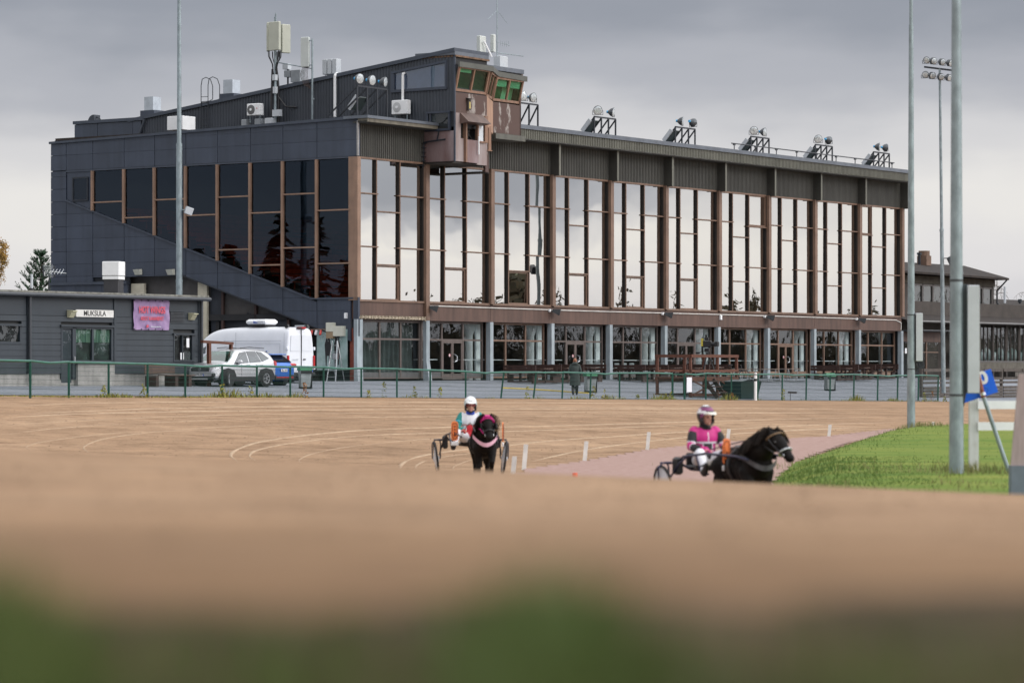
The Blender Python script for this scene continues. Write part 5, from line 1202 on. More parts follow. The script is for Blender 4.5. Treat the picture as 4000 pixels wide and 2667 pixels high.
def metal_table(loc, rz, label):
    t = thing('picnic_table', label, 'picnic table', loc, rz, 'metal-legged tables on the forecourt')
    for k in range(3): pbox('table_plank', WOODT, t, -1.1, 1.1, -.36 + k * .25, -.13 + k * .25, .72, .75)
    for q in (-.68, .68): pbox('seat_plank', WOODT, t, -1.1, 1.1, q - .15, q + .15, .43, .46)
    m = MB()
    for s in (-.7, .7):
        m.path([(s, -.8, .43), (s, -.8, .02), (s, -.2, .02), (s, -.3, .72), (s, .3, .72), (s, .2, .02), (s, .8, .02), (s, .8, .43), (s, -.8, .43)], .022, 6)
    m.build('legs', TRIM, t); return t
for i, (px, py, lab) in enumerate(((2880, 1494, 'metal-legged picnic table behind the parked bicycle'), (2990, 1492, 'metal-legged picnic table beside the bicycle wheel, near the white post'), (3080, 1490, 'metal-legged picnic table at the right end of its row'))):
    p = ground_pt(px, py); metal_table(p, ANG + R(4 * i - 3), lab)
pk = W(kx(580), KY - 1.0, plaza_z(kx(580), KY - 1.0) + .012); t = thing('kiosk_bench', 'brown wooden bench with backrest in front of the kiosk wall', 'bench', pk, ANG + R(4))
for k in range(3): pbox('back_plank', M('bench_warm_brown', (.085, .05, .036), .6, var=.3), t, -1.2, .9, .22, .26, .55 + k * .15, .68 + k * .15)
for k in range(3): pbox('seat_plank', M('bench_warm_brown', (.085, .05, .036), .6, var=.3), t, -.4, 1.6, -.35 + k * .17, -.2 + k * .17, .46, .50)
for s in (-1.0, .35, 1.3): pbox('leg', WOODB, t, s - .1, s + .1, -.3, .28, 0, .46)
def bin_(px, py, label, s=1.0):
    p = ground_pt(px, py) if px > 100 else ground_pt(px, py)
    t = thing('litter_bin', label, 'litter bin', p, ANG * .0 + R(20), 'grey litter bins with green lids'); t.scale = (s, s, s)
    m = MB(); vs = [(-.20, -.19, .08), (.20, -.19, .08), (.20, .17, .08), (-.20, .17, .08), (-.25, -.25, .80), (.25, -.25, .80), (.25, .2, .80), (-.25, .2, .80)]; m.add(vs, [(0, 3, 2, 1), (4, 5, 6, 7), (0, 1, 5, 4), (1, 2, 6, 5), (2, 3, 7, 6), (3, 0, 4, 7)]); m.build('bin_body', M('bin_grey', (.30, .33, .33), .5, dirt=.3), t)
    m = MB(); m.box(.255, .29, -.2, .2, .0, .82); m.box(-.2, .255, .205, .26, .0, .7); m.build('stand', BLACK, t)
    m = MB(); m.prism([(-.28, -.29, .80), (-.28, -.27, .90), (-.28, -.12, .99), (-.28, .12, .99), (-.28, .24, .88), (-.28, .24, .80)], (.56, 0, 0)); m.build('lid', M('bin_green_lid', (.02, .17, .07), .4, var=.15), t)
    m = MB(); m.box(-.24, .24, -.262, -.252, .66, .79); m.build('bin_liner', BLACK, t)
for px, py, lab in ((112, 1506, 'litter bin with green lid at the left end before the kiosk'), (1190, 1519, 'litter bin with green lid beside the blue hatchback'), (2305, 1534, 'litter bin with green lid right of the person in the long coat'), (3240, 1527, 'litter bin with green lid at the right end of the fence')):
    bin_(px, py, lab)

# ------------------------------------------------------------------ fence: posts, rails and wire panels
t = thing('mesh_fence', 'green steel mesh fence with round top rail along the far edge of the track', 'fence', (0, 0, 0)); FE = t
FP = [(118, -16.37, 101.78, 1413, 1545), (269, -15.4, 104.09, 1418, 1547), (424, -14.32, 106.34, 1421, 1548), (577, -13.21, 108.58, 1424, 1549), (724, -12.09, 110.82, 1430, 1550), (868, -10.94, 113.04, 1431, 1550),
      (1003, -9.82, 115.28, 1433, 1551), (1134, -8.7, 117.51, 1435, 1553), (1264, -7.53, 119.72, 1437, 1555), (1411, -6.13, 121.79, 1441, 1557), (1550, -4.76, 123.88, 1444, 1559), (1681, -3.44, 126.0, 1448, 1561)]
for i, (px, dt, db) in enumerate(((1819, 0, 0), (1955, 10, -2), (2082, 12, -3), (2195, 4, -2), (2304, 0, 0), (2420, 0, 0), (2529, 0, 0), (2626, 0, 0), (2675, 0, 0), (2757, 0, 0), (2857, 0, 0), (2959, 0, 0), (3054, 0, 0), (3148, 0, 0), (3241, 0, 0), (3334, 0, 0), (3427, 0, 0), (3505, 0, 0), (3586, 0, 0), (3663, 0, 0))):
    p = on_plane(px, HY, 1, -14.95); q = W(p.x, p.y); u_ = i / 19
    FP.append((px, q.x, q.y, 1454 + 14 * u_ + (2 if i % 3 else 0), 1562 + 9 * min(1, u_ * 2.4)))
FP.insert(0, (-40, -17.4, 99.4, 1410, 1543)); FP.insert(0, (-200, -18.5, 97.1, 1406, 1542))
posts = []
for k, (px, X, D, yt, yb) in enumerate(FP):
    lean = .14 if 1900 < px < 2150 else .05 if 2150 < px < 2320 else (.03 if px > 2900 else 0)
    zb, zt = EYE - (yb - HY) / FPX * D, EYE - (yt - HY) / FPX * D
    b = Vector((X, D, zb - .1)); tp = Vector((X + lean, D, zt)); posts.append((Vector((X, D, zb)), tp))
    m = MB(); m.bar(b, tp, .075, .075); m.build('post', GREEN, t)
gate_i = [i for i, f in enumerate(FP) if f[0] == 2626][0]
up3 = Vector((0, 0, 1))
for k in range(len(posts) - 1):
    (a0, a1), (b0_, b1) = posts[k], posts[k + 1]
    if k == gate_i: continue
    e0, e1 = a1 + up3 * .03, b1 + up3 * .03 + up3 * random.uniform(-.02, .01)
    m = MB()
    if k % 4 == 2: mid = (e0 + e1) / 2 - up3 * .05; m.path([e0, mid, e1], .042, 8)
    else: m.path([e0, e1], .042, 8)
    m.build('top_rail', GREEN_T, t)
    m = MB(); n = 44; d = (b0_ - a0)
    for i in range(1, n):
        s = i / n; p, q = a0.lerp(b0_, s), a1.lerp(b1, s); m.bar(p, q - up3 * .05, .0055, .0055)
    for j in range(7):
        f = .06 + j * .14; m.bar(a0.lerp(a1, f), b0_.lerp(b1, f), .010, .010)
    m.build('wire_panel', GREENW, t)
(a0, a1), (b0_, b1) = posts[gate_i], posts[gate_i + 1]
t = thing('fence_gate', 'narrow green mesh gate in the fence left of the white notice', 'gate', (0, 0, 0))
m = MB(); g0, g1, h0, h1 = a0.lerp(b0_, .06) + up3 * .08, a0.lerp(b0_, .94) + up3 * .08, a1.lerp(b1, .06), a1.lerp(b1, .94)
for p, q in ((g0, h0), (g1, h1), (g0, g1), (h0, h1)): m.bar(p, q, .05)
m.build('gate_frame', GREEN, t); m = MB()
for i in range(1, 20): m.bar(g0.lerp(g1, i / 20), h0.lerp(h1, i / 20), .0055)
for j in range(1, 7): m.bar(g0.lerp(h0, j / 7), g1.lerp(h1, j / 7), .010)
m.build('wire_panel', GREENW, t)
pa = posts[gate_i + 1][0].lerp(posts[gate_i + 2][0], .16)
nt_ = MB(); nt_.cbox((0, -.06, .84), (.46, .02, .70)); o = nt_.build('notice_board', M('white_notice', (.72, .74, .80), .5, var=.04)); o.location = pa; o.rotation_euler.z = ANG; tag(o, 'blank white notice board fixed to the fence beside the gate', 'notice')
pw = at(2951, 1573, 148.0); pw.z = EYE - (1573 - HY) / FPX * 146; pw = on_plane(2951, HY, 1, -15.4); q = W(pw.x, pw.y)
t = thing('marker_pole', 'tall white pole with black band standing in front of the fence', 'post', (q.x, q.y, EYE - (1574 - HY) / FPX * q.y))
zt_ = (1574 - 1455) / FPX * q.y
m = MB(); m.tube((0, 0, 0), (0, 0, zt_), .075, .075, 10); m.build('pole', WHITE, t); m = MB(); m.tube((0, 0, zt_ - .42), (0, 0, zt_ - .30), .078, .078, 10); m.tube((0, 0, zt_ - .12), (0, 0, zt_ - .08), .078, .078, 10); m.build('black_band', BLACK, t)
# weeds along the fence foot
WEED = M('fence_weed_leaves', (.13, .18, .03), .8, var=.4, scale=9, col2=(.30, .25, .05))
WEEDR = M('rusty_weed_leaves', (.22, .10, .03), .8, var=.4, scale=9)
rr = random.Random(11); m = MB(); m2 = MB(); m3 = MB()
for k in range(len(posts) - 1):
    a, b = posts[k][0], posts[k + 1][0]; far = k / len(posts)
    for _ in range(int(120 + 110 * far)):
        s = rr.random(); p = a.lerp(b, s) + Vector((rr.uniform(-.25, .1), rr.uniform(-.45, .15), -.03)); g = max(0, noise.noise((p.x * .8, p.y * .3, 5))) * 1.6 + .15 + .35 * far
        h = rr.uniform(.08, .30) * g * 1.4; w = .03; a_ = rr.uniform(0, 3.14); dx, dy = math.cos(a_) * w, math.sin(a_) * w; lx, ly = rr.uniform(-.5, .5) * h, rr.uniform(-.5, .5) * h
        (m if rr.random() < .8 else m2).add([(p.x - dx, p.y - dy, p.z), (p.x + dx, p.y + dy, p.z), (p.x + lx, p.y + ly, p.z + h)], [(0, 1, 2)])
for px in (405, 560, 868, 980, 1190, 1440, 1500, 1620, 1720, 2060, 2320, 2360, 2490, 2600, 2620, 2860, 3060, 3560, 3610, 3640, 3690):
    ya = 1548 + 24 * min(1, px / 2700); k = min(range(len(FP)), key=lambda i: abs(FP[i][0] - px)); f = FP[k]
    D = f[2] - .6; X = (px - CX) / FPX * D; z = EYE - (ya - HY) / FPX * D; hh = rr.uniform(.35, .75); mm = (m3 if rr.random() < .35 else m)
    for q in range(40):
        u_ = rr.random(); ang = rr.uniform(0, 6.28); r_ = .16 * (1.1 - u_) * rr.random() + .03; c = Vector((X + r_ * math.cos(ang), D + r_ * math.sin(ang), z + u_ * hh)); s = rr.uniform(.03, .07)
        n1 = Vector((rr.uniform(-1, 1), rr.uniform(-1, 1), rr.uniform(-.3, 1))).normalized() * s; n2 = n1.cross(Vector((rr.uniform(-1, 1), rr.uniform(-1, 1), rr.uniform(-1, 1)))).normalized() * s
        mm.add([c - n1, c + n2 * .6, c + n1, c - n2 * .6], [(0, 1, 2, 3)])
struct(m.build('fence_weeds', WEED, fix=False), 'stuff'); struct(m2.build('fence_dry_grass', BLADE_D, fix=False), 'stuff'); struct(m3.build('fence_rusty_weeds', WEEDR, fix=False), 'stuff')
# yellow hose on the asphalt
m = MB(); pts = [ground_pt(px, py) + Vector((0, 0, .03)) for px, py in ((1960, 1518), (2050, 1522), (2150, 1528), (2240, 1535), (2300, 1539))]; m.path(pts, .035, 6)
tag(m.build('yellow_hose', M('yellow_hose', (.60, .45, .08), .5)), 'yellow hose lying on the forecourt behind the person in the coat', 'hose')

# ------------------------------------------------------------------ timber camera platform with its camera
p = on_plane(2697, HY, 1, -13.4); zb = plaza_z(p.x, -13.4)
Sx = on_plane(2877, HY, 1, -13.4).x - p.x
t = gthing('camera_platform', 'red-brown timber camera platform with braced legs and guard rails', 'platform', p.x, -13.4, zb - .05)
PD = 1.9; PH = .95; RH = 1.62 + .28
m = MB()
for (x, y) in ((0, 0), (Sx * .58, 0), (Sx, 0), (0, PD), (Sx, PD), (Sx * .58, PD)): m.box(x - .06, x + .06, y - .06, y + .06, 0, RH + .25)
m.build('posts', WOODR, t)
for y in (-.07, PD + .07):
    pbox('platform_beam', WOODR, t, -.06, Sx + .06, y - .03, y + .03, PH - .12, PH + .08); pbox('guard_rail', WOODR, t, -.06, Sx + .06, y - .035, y + .035, RH + .12, RH + .26); pbox('lower_rail', WOODR, t, -.06, Sx + .06, y - .03, y + .03, .12, .24)
    pbox('guard_rail', WOODR, t, -.06, Sx + .06, y - .03, y + .03, 1.3, 1.42)
for x in (-.07, Sx + .07): pbox('guard_rail', WOODR, t, x - .035, x + .035, -.03, PD + .03, RH + .12, RH + .26)
for k in range(9): pbox('deck_plank', WOODR, t, -.05, Sx + .05, .02 + k * .205, .20 + k * .205, PH + .08, PH + .12)
m = MB()
for (xa, xb) in ((.05, Sx * .56), (Sx * .6, Sx - .05)):
    m.bar((xa, -.12, .2), (xb, -.12, PH - .1), .06); m.bar((xa, -.16, PH - .1), (xb, -.16, .2), .06)
m.build('cross_braces', WOODR, t)
m = MB(); [m.cbox((Sx * .35, -.25 - .25 * k, PH - .1 - k * .27), (.95, .3, .06)) for k in range(3)]; [m.bar((Sx * .35 + s, -.1, PH), (Sx * .35 + s, -.85, .05), .05, .2) for s in (-.42, .42)]; m.build('steps', WOODB, t)
def tv_camera(label, loc, rz, s=1.0, tri=1.25, mark=True, base=0.0):
    t = thing('television_camera', label, 'television camera', loc, rz, 'television cameras on tripods'); t.scale = (s, s, s)
    m = MB(); [m.path([(.06 * math.cos(R(a)), .06 * math.sin(R(a)), tri), (.45 * math.cos(R(a)), .45 * math.sin(R(a)), 0)], .035, 6) for a in (20, 140, 260)]; m.tube((0, 0, tri - .15), (0, 0, tri + .05), .08, .10, 10); m.build('tripod', BLACK, t)
    m = MB(); m.cbox((0, 0, tri + .16), (.22, .20, .2), None, .03); m.path([(-.05, -.1, tri + .12), (-.5, -.25, tri + .0)], .018, 6); m.cbox((-.42, -.22, tri + .02), (.2, .08, .08)); m.build('pan_head', BLACK, t)
    m = MB(); m.cbox((.0, 0, tri + .46), (.42, .22, .34), None, .04); m.cbox((-.02, 0, tri + .72), (.2, .14, .16), None, .02); m.tube((.2, 0, tri + .45), (.42, 0, tri + .45), .09, .12, 12); m.cbox((.5, 0, tri + .46), (.16, .30, .24), None, .02); m.cbox((-.05, 0, tri + .86), (.1, .08, .12)); m.build('camera_body', BLACK, t)
    if mark:
        m = MB(); [m.cbox((-.24, -.05, tri + .40 + k * .1), (.1, .16, .07)) for k in range(4)]; m.build('yellow_battery_tags', M('yellow_plastic', (.6, .5, .05), .5), t)
    return t
tv_camera('television camera with yellow battery tags on the timber platform', W(p.x + Sx * .66, -12.6, zb + PH + .08), R(-20), 1.0, 1.15)
tv_camera('television camera seen in the open hatch of the control tower', W(7.05, -1.78, 12.02), R(10), .72, .55, False)
# bicycle leaning behind the platform
bp = ground_pt(2870, 1494); t = thing('bicycle', 'dark bicycle parked between the timber platform and the metal tables', 'bicycle', bp, ANG * .0 + R(8)); BP = bp
for x in (-.55, .55):
    m = MB(); q = Matrix.Rotation(R(90), 3, 'X')
    pts = [(x + .34 * math.cos(2 * math.pi * k / 20), 0, .34 + .34 * math.sin(2 * math.pi * k / 20)) for k in range(21)]; m.path(pts, .022, 6); w = m.build('wheel', RUBBER, t)
    m = MB(); [m.path([(x, 0, .34), (x + .33 * math.cos(k * .524), 0, .34 + .33 * math.sin(k * .524))], .004, 4) for k in range(12)]; m.build('spokes', TRIM, w)
m = MB(); m.path([(-.55, 0, .34), (-.05, 0, .30), (.38, 0, .78), (-.18, 0, .78), (-.05, 0, .30)], .022, 6); m.path([(-.55, 0, .34), (-.18, 0, .78), (-.22, 0, .95)], .018, 6); m.path([(.55, 0, .34), (.36, 0, .95)], .022, 6); m.build('frame', BLACK, t)
m = MB(); m.cbox((-.24, 0, .97), (.28, .14, .06), None, .03); m.build('saddle', BLACK, t); m = MB(); m.path([(.36, -.28, .98), (.4, 0, 1.0), (.36, .28, .98)], .016, 6); m.build('handlebar', BLACK, t)
# dark green container
pc = on_plane(2900, HY, 1, -14.0); t = gthing('waste_container', 'dark green waste container with pale plastic cover beside the platform', 'container', pc.x, -13.9, plaza_z(pc.x, -13.9))
m = MB(); m.add([(-.80, -.5, 0), (.80, -.5, 0), (.80, .5, 0), (-.80, .5, 0), (-1.02, -.62, .85), (1.02, -.62, .85), (1.02, .62, .85), (-1.02, .62, .85)], [(0, 3, 2, 1), (4, 5, 6, 7), (0, 1, 5, 4), (1, 2, 6, 5), (2, 3, 7, 6), (3, 0, 4, 7)]); m.build('tub', M('dark_green_plastic', (.010, .035, .034), .45), t)
m = MB(); m.sheet([[(-1.04 + 2.08 * i / 14, -.64 + 1.28 * j / 6, .86 + .09 * math.sin(math.pi * i / 14) + .03 * noise.noise((i * .8, j * .8, 2))) for i in range(15)] for j in range(7)]); m.build('cover', M('crumpled_cover', (.12, .16, .17), .3, var=.3), t, smooth=True)
pm = on_plane(3087, HY, 1, -15.6); q = W(pm.x, pm.y)
t = thing('microphone_stand', 'black shotgun microphone on a thin stand before the fence', 'microphone', (q.x, q.y, EYE - (1574 - HY) / FPX * q.y))
m = MB(); m.tube((0, 0, 0), (0, 0, .52), .014, .014, 6); m.build('stand', BLACK, t); m = MB(); m.tube((-.12, 0, .54), (.32, -.05, .53), .05, .05, 10); m.build('windshield', BLACK, t)

# ------------------------------------------------------------------ vehicles (x forward, y to the left, z up)
GLASSV = glass_mat('vehicle_glass', .10, (.95, .98, 1), (.12, .15, .15))
GLASSW = glass_mat('windscreen_glass', .16, (.95, 1, .98), (.25, .40, .36))
RIM = M('alloy_rim', (.45, .46, .48), .3, metal=.7, var=.05)
LAMPR = M('red_tail_lamp', (.45, .015, .02), .2, coat=.5)
LAMPW = M('clear_headlamp', (.45, .48, .50), .12, metal=.5, var=.3, scale=9)
PLATE = M('plate_white', (.75, .76, .78), .4); PBLUE = M('plate_blue', (.02, .08, .45), .4); PTXT = M('letter_black', (.015, .013, .012), .6)
def car_body(st, mat, par, name='body', lv=2, roof_in=.10):
    """loft of half cross-sections: (x, z sill, z belt, z roof, half-width sill, belt, roof)"""
    rows = []
    for (x, zb, zl, zt, wb, wl, wt) in st:
        h = [(0, zb), (wb * .8, zb), (wb, zb + .05), (wl, zb + (zl - zb) * .45), (wl, zb + (zl - zb) * .8), (wl * .985, zl), (wt + (wl - wt) * .12, zt - (zt - zl) * .14), (wt - roof_in, zt), (0, zt + .015)]
        ring = [(x, y, z) for y, z in h] + [(x, -y, z) for y, z in h[-2:0:-1]]
        rows.append(ring + [ring[0]])
    m = MB(); n = len(rows[0]) - 1
    vs = [p for r in rows for p in r[:-1]]; fs = [(j * n + i, j * n + (i + 1) % n, (j + 1) * n + (i + 1) % n, (j + 1) * n + i) for j in range(len(rows) - 1) for i in range(n)]
    fs += [tuple(range(n)), tuple(range((len(rows) - 1) * n, len(rows) * n))]
    m.add(vs, fs); return subd(m, name, mat, par, lv)
def section(st, x):
    for a, b in zip(st, st[1:]):
        lo, hi = min(a[0], b[0]), max(a[0], b[0])
        if lo <= x <= hi:
            t = (x - a[0]) / (b[0] - a[0]) if b[0] != a[0] else 0
            return [p + (q - p) * t for p, q in zip(a, b)]
    return st[-1]
def side_pt(st, x, f, off=.012):                         # f: 0 at the belt, 1 at the roof edge
    s = section(st, x); zl, zt, wl, wt = s[2], s[3], s[5] * .985, s[6] + (s[5] - s[6]) * .12
    return (x, wl + (wt - wl) * f + off, zl + (zt - .14 * (zt - zl) - zl) * f)
def side_glass(st, pts, mat, par, sgn=1, nm='side_window'):
    m = MB(); q = [Vector(side_pt(st, x, f)) for x, f in pts]; q = [Vector((p.x, p.y * sgn, p.z)) for p in q]; m.prism(q, (0, -.02 * sgn, 0)); return m.build(nm, mat, par)
def wheel(par, x, y, r, w, steer=0, spokes=5, rim=RIM, nm='wheel'):
    s = 1 if y > 0 else -1; q = Matrix.Rotation(R(steer), 3, 'Z') @ Matrix.Rotation(R(-90 * s), 3, 'X'); c = (x, y, r)
    m = MB(); m.lathe([(r * .60, -w / 2), (r * .93, -w / 2), (r, -w * .38), (r, w * .38), (r * .93, w / 2), (r * .66, w / 2), (r * .62, w * .30)], 28, q, c); t_ = m.build(nm, RUBBER, par, smooth=False)
    m = MB(); m.lathe([(r * .66, w * .36), (r * .66, w * .49), (r * .58, w * .46), (r * .56, w * .2), (.02, w * .18)], 24, q, c); m.build('rim', RIM if rim is None else rim, t_)
    m = MB()
    for k in range(spokes):
        a = 2 * math.pi * k / spokes
        for d in (-.16, .16): p0 = q @ Vector((r * .10 * math.cos(a), r * .10 * math.sin(a), w * .40)); p1 = q @ Vector((r * .62 * math.cos(a + d), r * .62 * math.sin(a + d), w * .44)); m.bar(p0 + Vector(c), p1 + Vector(c), r * .11, r * .05)
    m.lathe([(r * .13, w * .36), (r * .11, w * .48)], 12, q, c); m.build('spokes', rim, t_)
    return t_
def plate(par, loc, rot, body, w=.50):
    m = MB(); m.cbox((0, 0, 0), (.012, w, .12)); p = m.build('number_plate', PLATE, par); p.location = loc; p.rotation_euler = rot
    m = MB(); m.cbox((.008, -.225 if 0 else w / 2 - .03, 0), (.004, .05, .118)); m.build('plate_band', PBLUE, p)
    text('plate_text', body, .115, PTXT, p, (.010, -.01, 0), (R(90), 0, R(90)), .95, .001)
# silver compact SUV, nose to the camera's left
sp_ = ground_pt(905, 1509); t = thing('parked_car', 'silver compact SUV with black lower trim parked before the kiosk', 'car', sp_, ANG + R(180), 'cars parked by the grandstand')
SILV = M('silver_car_paint', (.62, .63, .65), .28, metal=.55, var=.02, coat=.6)
SUV = [(-2.10, .50, .92, .98, .66, .70, .58), (-2.05, .36, 1.00, 1.12, .80, .82, .66), (-1.93, .30, 1.05, 1.36, .85, .87, .64), (-1.66, .28, 1.06, 1.58, .87, .885, .60), (-1.1, .26, 1.03, 1.645, .88, .89, .60), (-.3, .25, 1.0, 1.66, .88, .89, .62), (.25, .25, .98, 1.63, .88, .89, .62), (.62, .25, .97, 1.46, .88, .89, .64), (1.18, .25, .96, 1.06, .88, .88, .70), (1.62, .27, .93, 1.00, .875, .865, .68), (1.93, .30, .86, .92, .83, .80, .62), (2.08, .36, .70, .76, .72, .70, .54), (2.14, .46, .60, .64, .58, .56, .44)]
car_body(SUV, SILV, t)
for s in (1, -1):
    side_glass(SUV, [(-.12, .06), (.86, .06), (.62, .50), (.30, .90), (-.12, .93)], GLASSV, t, s); side_glass(SUV, [(-.98, .08), (-.20, .06), (-.20, .93), (-.80, .93)], GLASSV, t, s); side_glass(SUV, [(-1.62, .34), (-1.05, .08), (-.88, .92), (-1.2, .88)], GLASSV, t, s)
    m = MB(); q = [Vector((x, s * .905, z)) for x, z in ((-1.88, .30), (-1.88, .46), (-1.70, .72), (-1.28, .80), (-.90, .72), (-.72, .42), (.74, .42), (.88, .70), (1.28, .80), (1.66, .72), (1.82, .46), (1.86, .32), (1.3, .22), (-1.3, .22))]
    m.prism(q, (0, -.10 * s, 0)); m.build('lower_trim', BLACK, t)
    m = MB(); m.path([(-1.45, s * .62, 1.66), (-.4, s * .66, 1.705), (.2, s * .65, 1.665)], .022, 6); m.build('roof_rail', DGREY, t)
    m = MB(); m.cbox((.62, s * 1.0, 1.06), (.14, .20, .16), None, .05); m.build('mirror', SILV, t); m = MB(); m.bar((.62, s * .88, .98), (.62, s * .98, 1.0), .06); m.build('mirror_arm', BLACK, t)
    for x in (-.02, -.92): m = MB(); m.cbox((x - .05, s * .895, .93), (.20, .03, .04), None, .01); m.build('door_handle', TRIM, t)
    m = MB(); m.cbox((1.78, s * .70, .82), (.34, .26, .12), Matrix.Rotation(R(-26 * s), 3, 'Z'), .05); m.build('headlight', LAMPW, t)
    m = MB(); m.cbox((-1.98, s * .74, .98), (.22, .24, .26), Matrix.Rotation(R(20 * s), 3, 'Z'), .06); m.build('tail_light', LAMPR, t)
    for x in (1.28, -1.28): wheel(t, x, s * .82, .34, .23, 26 if x > 0 else 0)
    for x in (1.28, -1.28): m = MB(); m.tube((x, s * .60, .36), (x, s * .912, .36), .41, .41, 22); m.build('wheel_arch', BLACK, t)
    m = MB(); m.bar((.38, s * .885, .46), (.38, s * .893, .95), .012, .01); m.bar((-.62, s * .885, .46), (-.62, s * .893, .95), .012, .01); m.build('door_seam', DGREY, t)
    m = MB(); m.cbox((2.02, s * .62, .50), (.14, .30, .16), Matrix.Rotation(R(-25 * s), 3, 'Z'), .04); m.build('fog_lamp_housing', BLACK, t)
m = MB(); a_ = [(.66, .70, 1.50), (.66, -.70, 1.50), (1.20, -.80, 1.05), (1.20, .80, 1.05)]; q = [Vector(v) + Vector((.03, 0, .035)) for v in a_]; m.prism(q, (-.01, 0, -.01)); m.build('windscreen', GLASSW, t)
m = MB(); q = [(-1.70, .56, 1.52), (-1.70, -.56, 1.52), (-2.02, -.66, 1.12), (-2.02, .66, 1.12)]; m.prism(q, (-.02, 0, .01)); m.build('rear_window', GLASSV, t)
m = MB(); m.cbox((2.08, 0, .72), (.12, 1.0, .20), None, .05); m.build('grille', BLACK, t); m = MB(); m.cbox((2.145, 0, .73), (.02, .75, .03)); m.lathe([(.075, 0), (.075, .02)], 14, Matrix.Rotation(R(90), 3, 'Y'), (2.15, 0, .73)); m.build('grille_badge', TRIM, t)
m = MB(); m.cbox((2.08, 0, .36), (.16, 1.5, .20), None, .06); m.build('front_bumper', BLACK, t); m = MB(); m.cbox((2.14, 0, .32), (.08, .95, .07), None, .02); m.build('skid_plate', TRIM, t)
plate(t, (2.165, 0, .50), (0, 0, 0), 'HPR-287')
m = MB(); m.box(-1.2, .6, -.6, .6, .5, .9); m.cbox((.3, .35, .95), (.12, .5, .7)); m.cbox((.3, -.35, .95), (.12, .5, .7)); m.build('seats', M('car_seats', (.03, .03, .032), .8), t)
# blue hatchback, tail towards the camera
c_ = W(-11.1, -4.6); t = thing('parked_car', 'blue hatchback with its tail towards the track, half behind the silver SUV', 'car', (c_.x, c_.y, plaza_z(-11.1, -4.6) - .0) , ANG + R(90), 'cars parked by the grandstand')
BLUE = M('blue_car_paint', (.012, .13, .50), .28, metal=.25, var=.02, coat=.7)
HAT = [(x - .0, a, b, c, d, e, f) for (x, a, b, c, d, e, f) in [(.0, .48, .86, .92, .64, .70, .56), (.06, .34, .92, 1.02, .80, .84, .66), (.30, .26, .98, 1.24, .86, .89, .62), (.62, .22, .98, 1.38, .88, .90, .60), (1.2, .20, .96, 1.47, .89, .90, .60), (2.2, .20, .93, 1.46, .89, .90, .61), (2.75, .20, .92, 1.30, .89, .90, .64), (3.3, .22, .90, .98, .89, .88, .68), (4.1, .26, .84, .88, .86, .80, .6), (4.45, .36, .66, .70, .64, .6, .5)]]
car_body(HAT, BLUE, t)
for s in (1, -1):
    side_glass(HAT, [(.72, .30), (1.3, .06), (1.95, .05), (1.95, .92), (1.0, .88)], GLASSV, t, s); side_glass(HAT, [(2.02, .05), (3.0, .05), (2.55, .80), (2.02, .92)], GLASSV, t, s)
    m = MB(); m.cbox((.12, s * .62, .96), (.20, .50, .15), Matrix.Rotation(R(16 * s), 3, 'Z'), .05); m.build('tail_light', LAMPR, t)
    for x in (.85, 3.5): wheel(t, x, s * .82, .32, .22)
    for x in (.85, 3.5): m = MB(); m.tube((x, s * .6, .34), (x, s * .905, .34), .37, .37, 20); m.build('wheel_arch', BLACK, t)
    m = MB(); m.path([(.7, s * .6, 1.42), (2.1, s * .62, 1.49)], .02, 6); m.build('roof_rail', DGREY, t)
    m = MB(); m.cbox((2.8, s * .98, 1.0), (.14, .2, .14), None, .05); m.build('mirror', BLUE, t)
    m = MB(); m.cbox((.02, s * .66, .46), (.06, .26, .10), None, .02); m.build('bumper_vent', BLACK, t)
m = MB(); q = [(.58, .54, 1.37), (.58, -.54, 1.37), (.12, -.64, 1.06), (.12, .64, 1.06)]; m.prism([Vector(v) + Vector((-.03, 0, .03)) for v in q], (.01, 0, -.01)); m.build('rear_window', M('black_rear_glass', (.012, .013, .016), .08, coat=.6, var=0), t)
m = MB(); m.cbox((.52, 0, 1.43), (.36, 1.16, .05), None, .02); m.build('roof_spoiler', BLUE, t); m = MB(); m.prism([(1.0, -.02, 1.47), (1.25, -.02, 1.49), (.98, -.02, 1.60)], (0, .04, 0)); m.build('roof_fin', BLUE, t)
m = MB(); m.cbox((.0, 0, .36), (.12, 1.3, .16), None, .04); m.build('rear_diffuser', BLACK, t); m = MB(); m.cbox((-.03, 0, .40), (.06, 1.2, .05)); m.build('reflector_strip', LAMPR, t)
plate(t, (-.035, 0, .72), (0, 0, R(180)), 'SLZ-201')
# white high-roof van
c_ = W(-7.0, -2.3); t = thing('parked_van', 'white high-roof van with a roof unit parked beside the grandstand end', 'van', (c_.x, c_.y, plaza_z(-7, -2.3)), ANG + R(90))
VW = M('white_van_paint', (.74, .76, .80), .32, var=.03, coat=.4)
VAN = [(.0, .46, 1.5, 2.60, .93, .96, .80), (.05, .40, 1.5, 2.70, .98, 1.01, .86), (.35, .34, 1.5, 2.74, 1.0, 1.03, .88), (2.0, .32, 1.5, 2.76, 1.0, 1.03, .88), (4.0, .32, 1.5, 2.74, 1.0, 1.03, .88), (4.7, .32, 1.48, 2.60, 1.0, 1.03, .86), (5.25, .32, 1.42, 2.28, 1.0, 1.02, .82), (5.7, .32, 1.30, 1.75, 1.0, 1.0, .80), (6.05, .32, 1.15, 1.30, .98, .96, .78), (6.45, .34, .95, 1.05, .92, .88, .7), (6.65, .44, .72, .78, .74, .70, .6)]
VAN = [(x, a, b_ * .96, c * .955, d, e, f) for (x, a, b_, c, d, e, f) in VAN]
car_body(VAN, VW, t, lv=2, roof_in=.16)
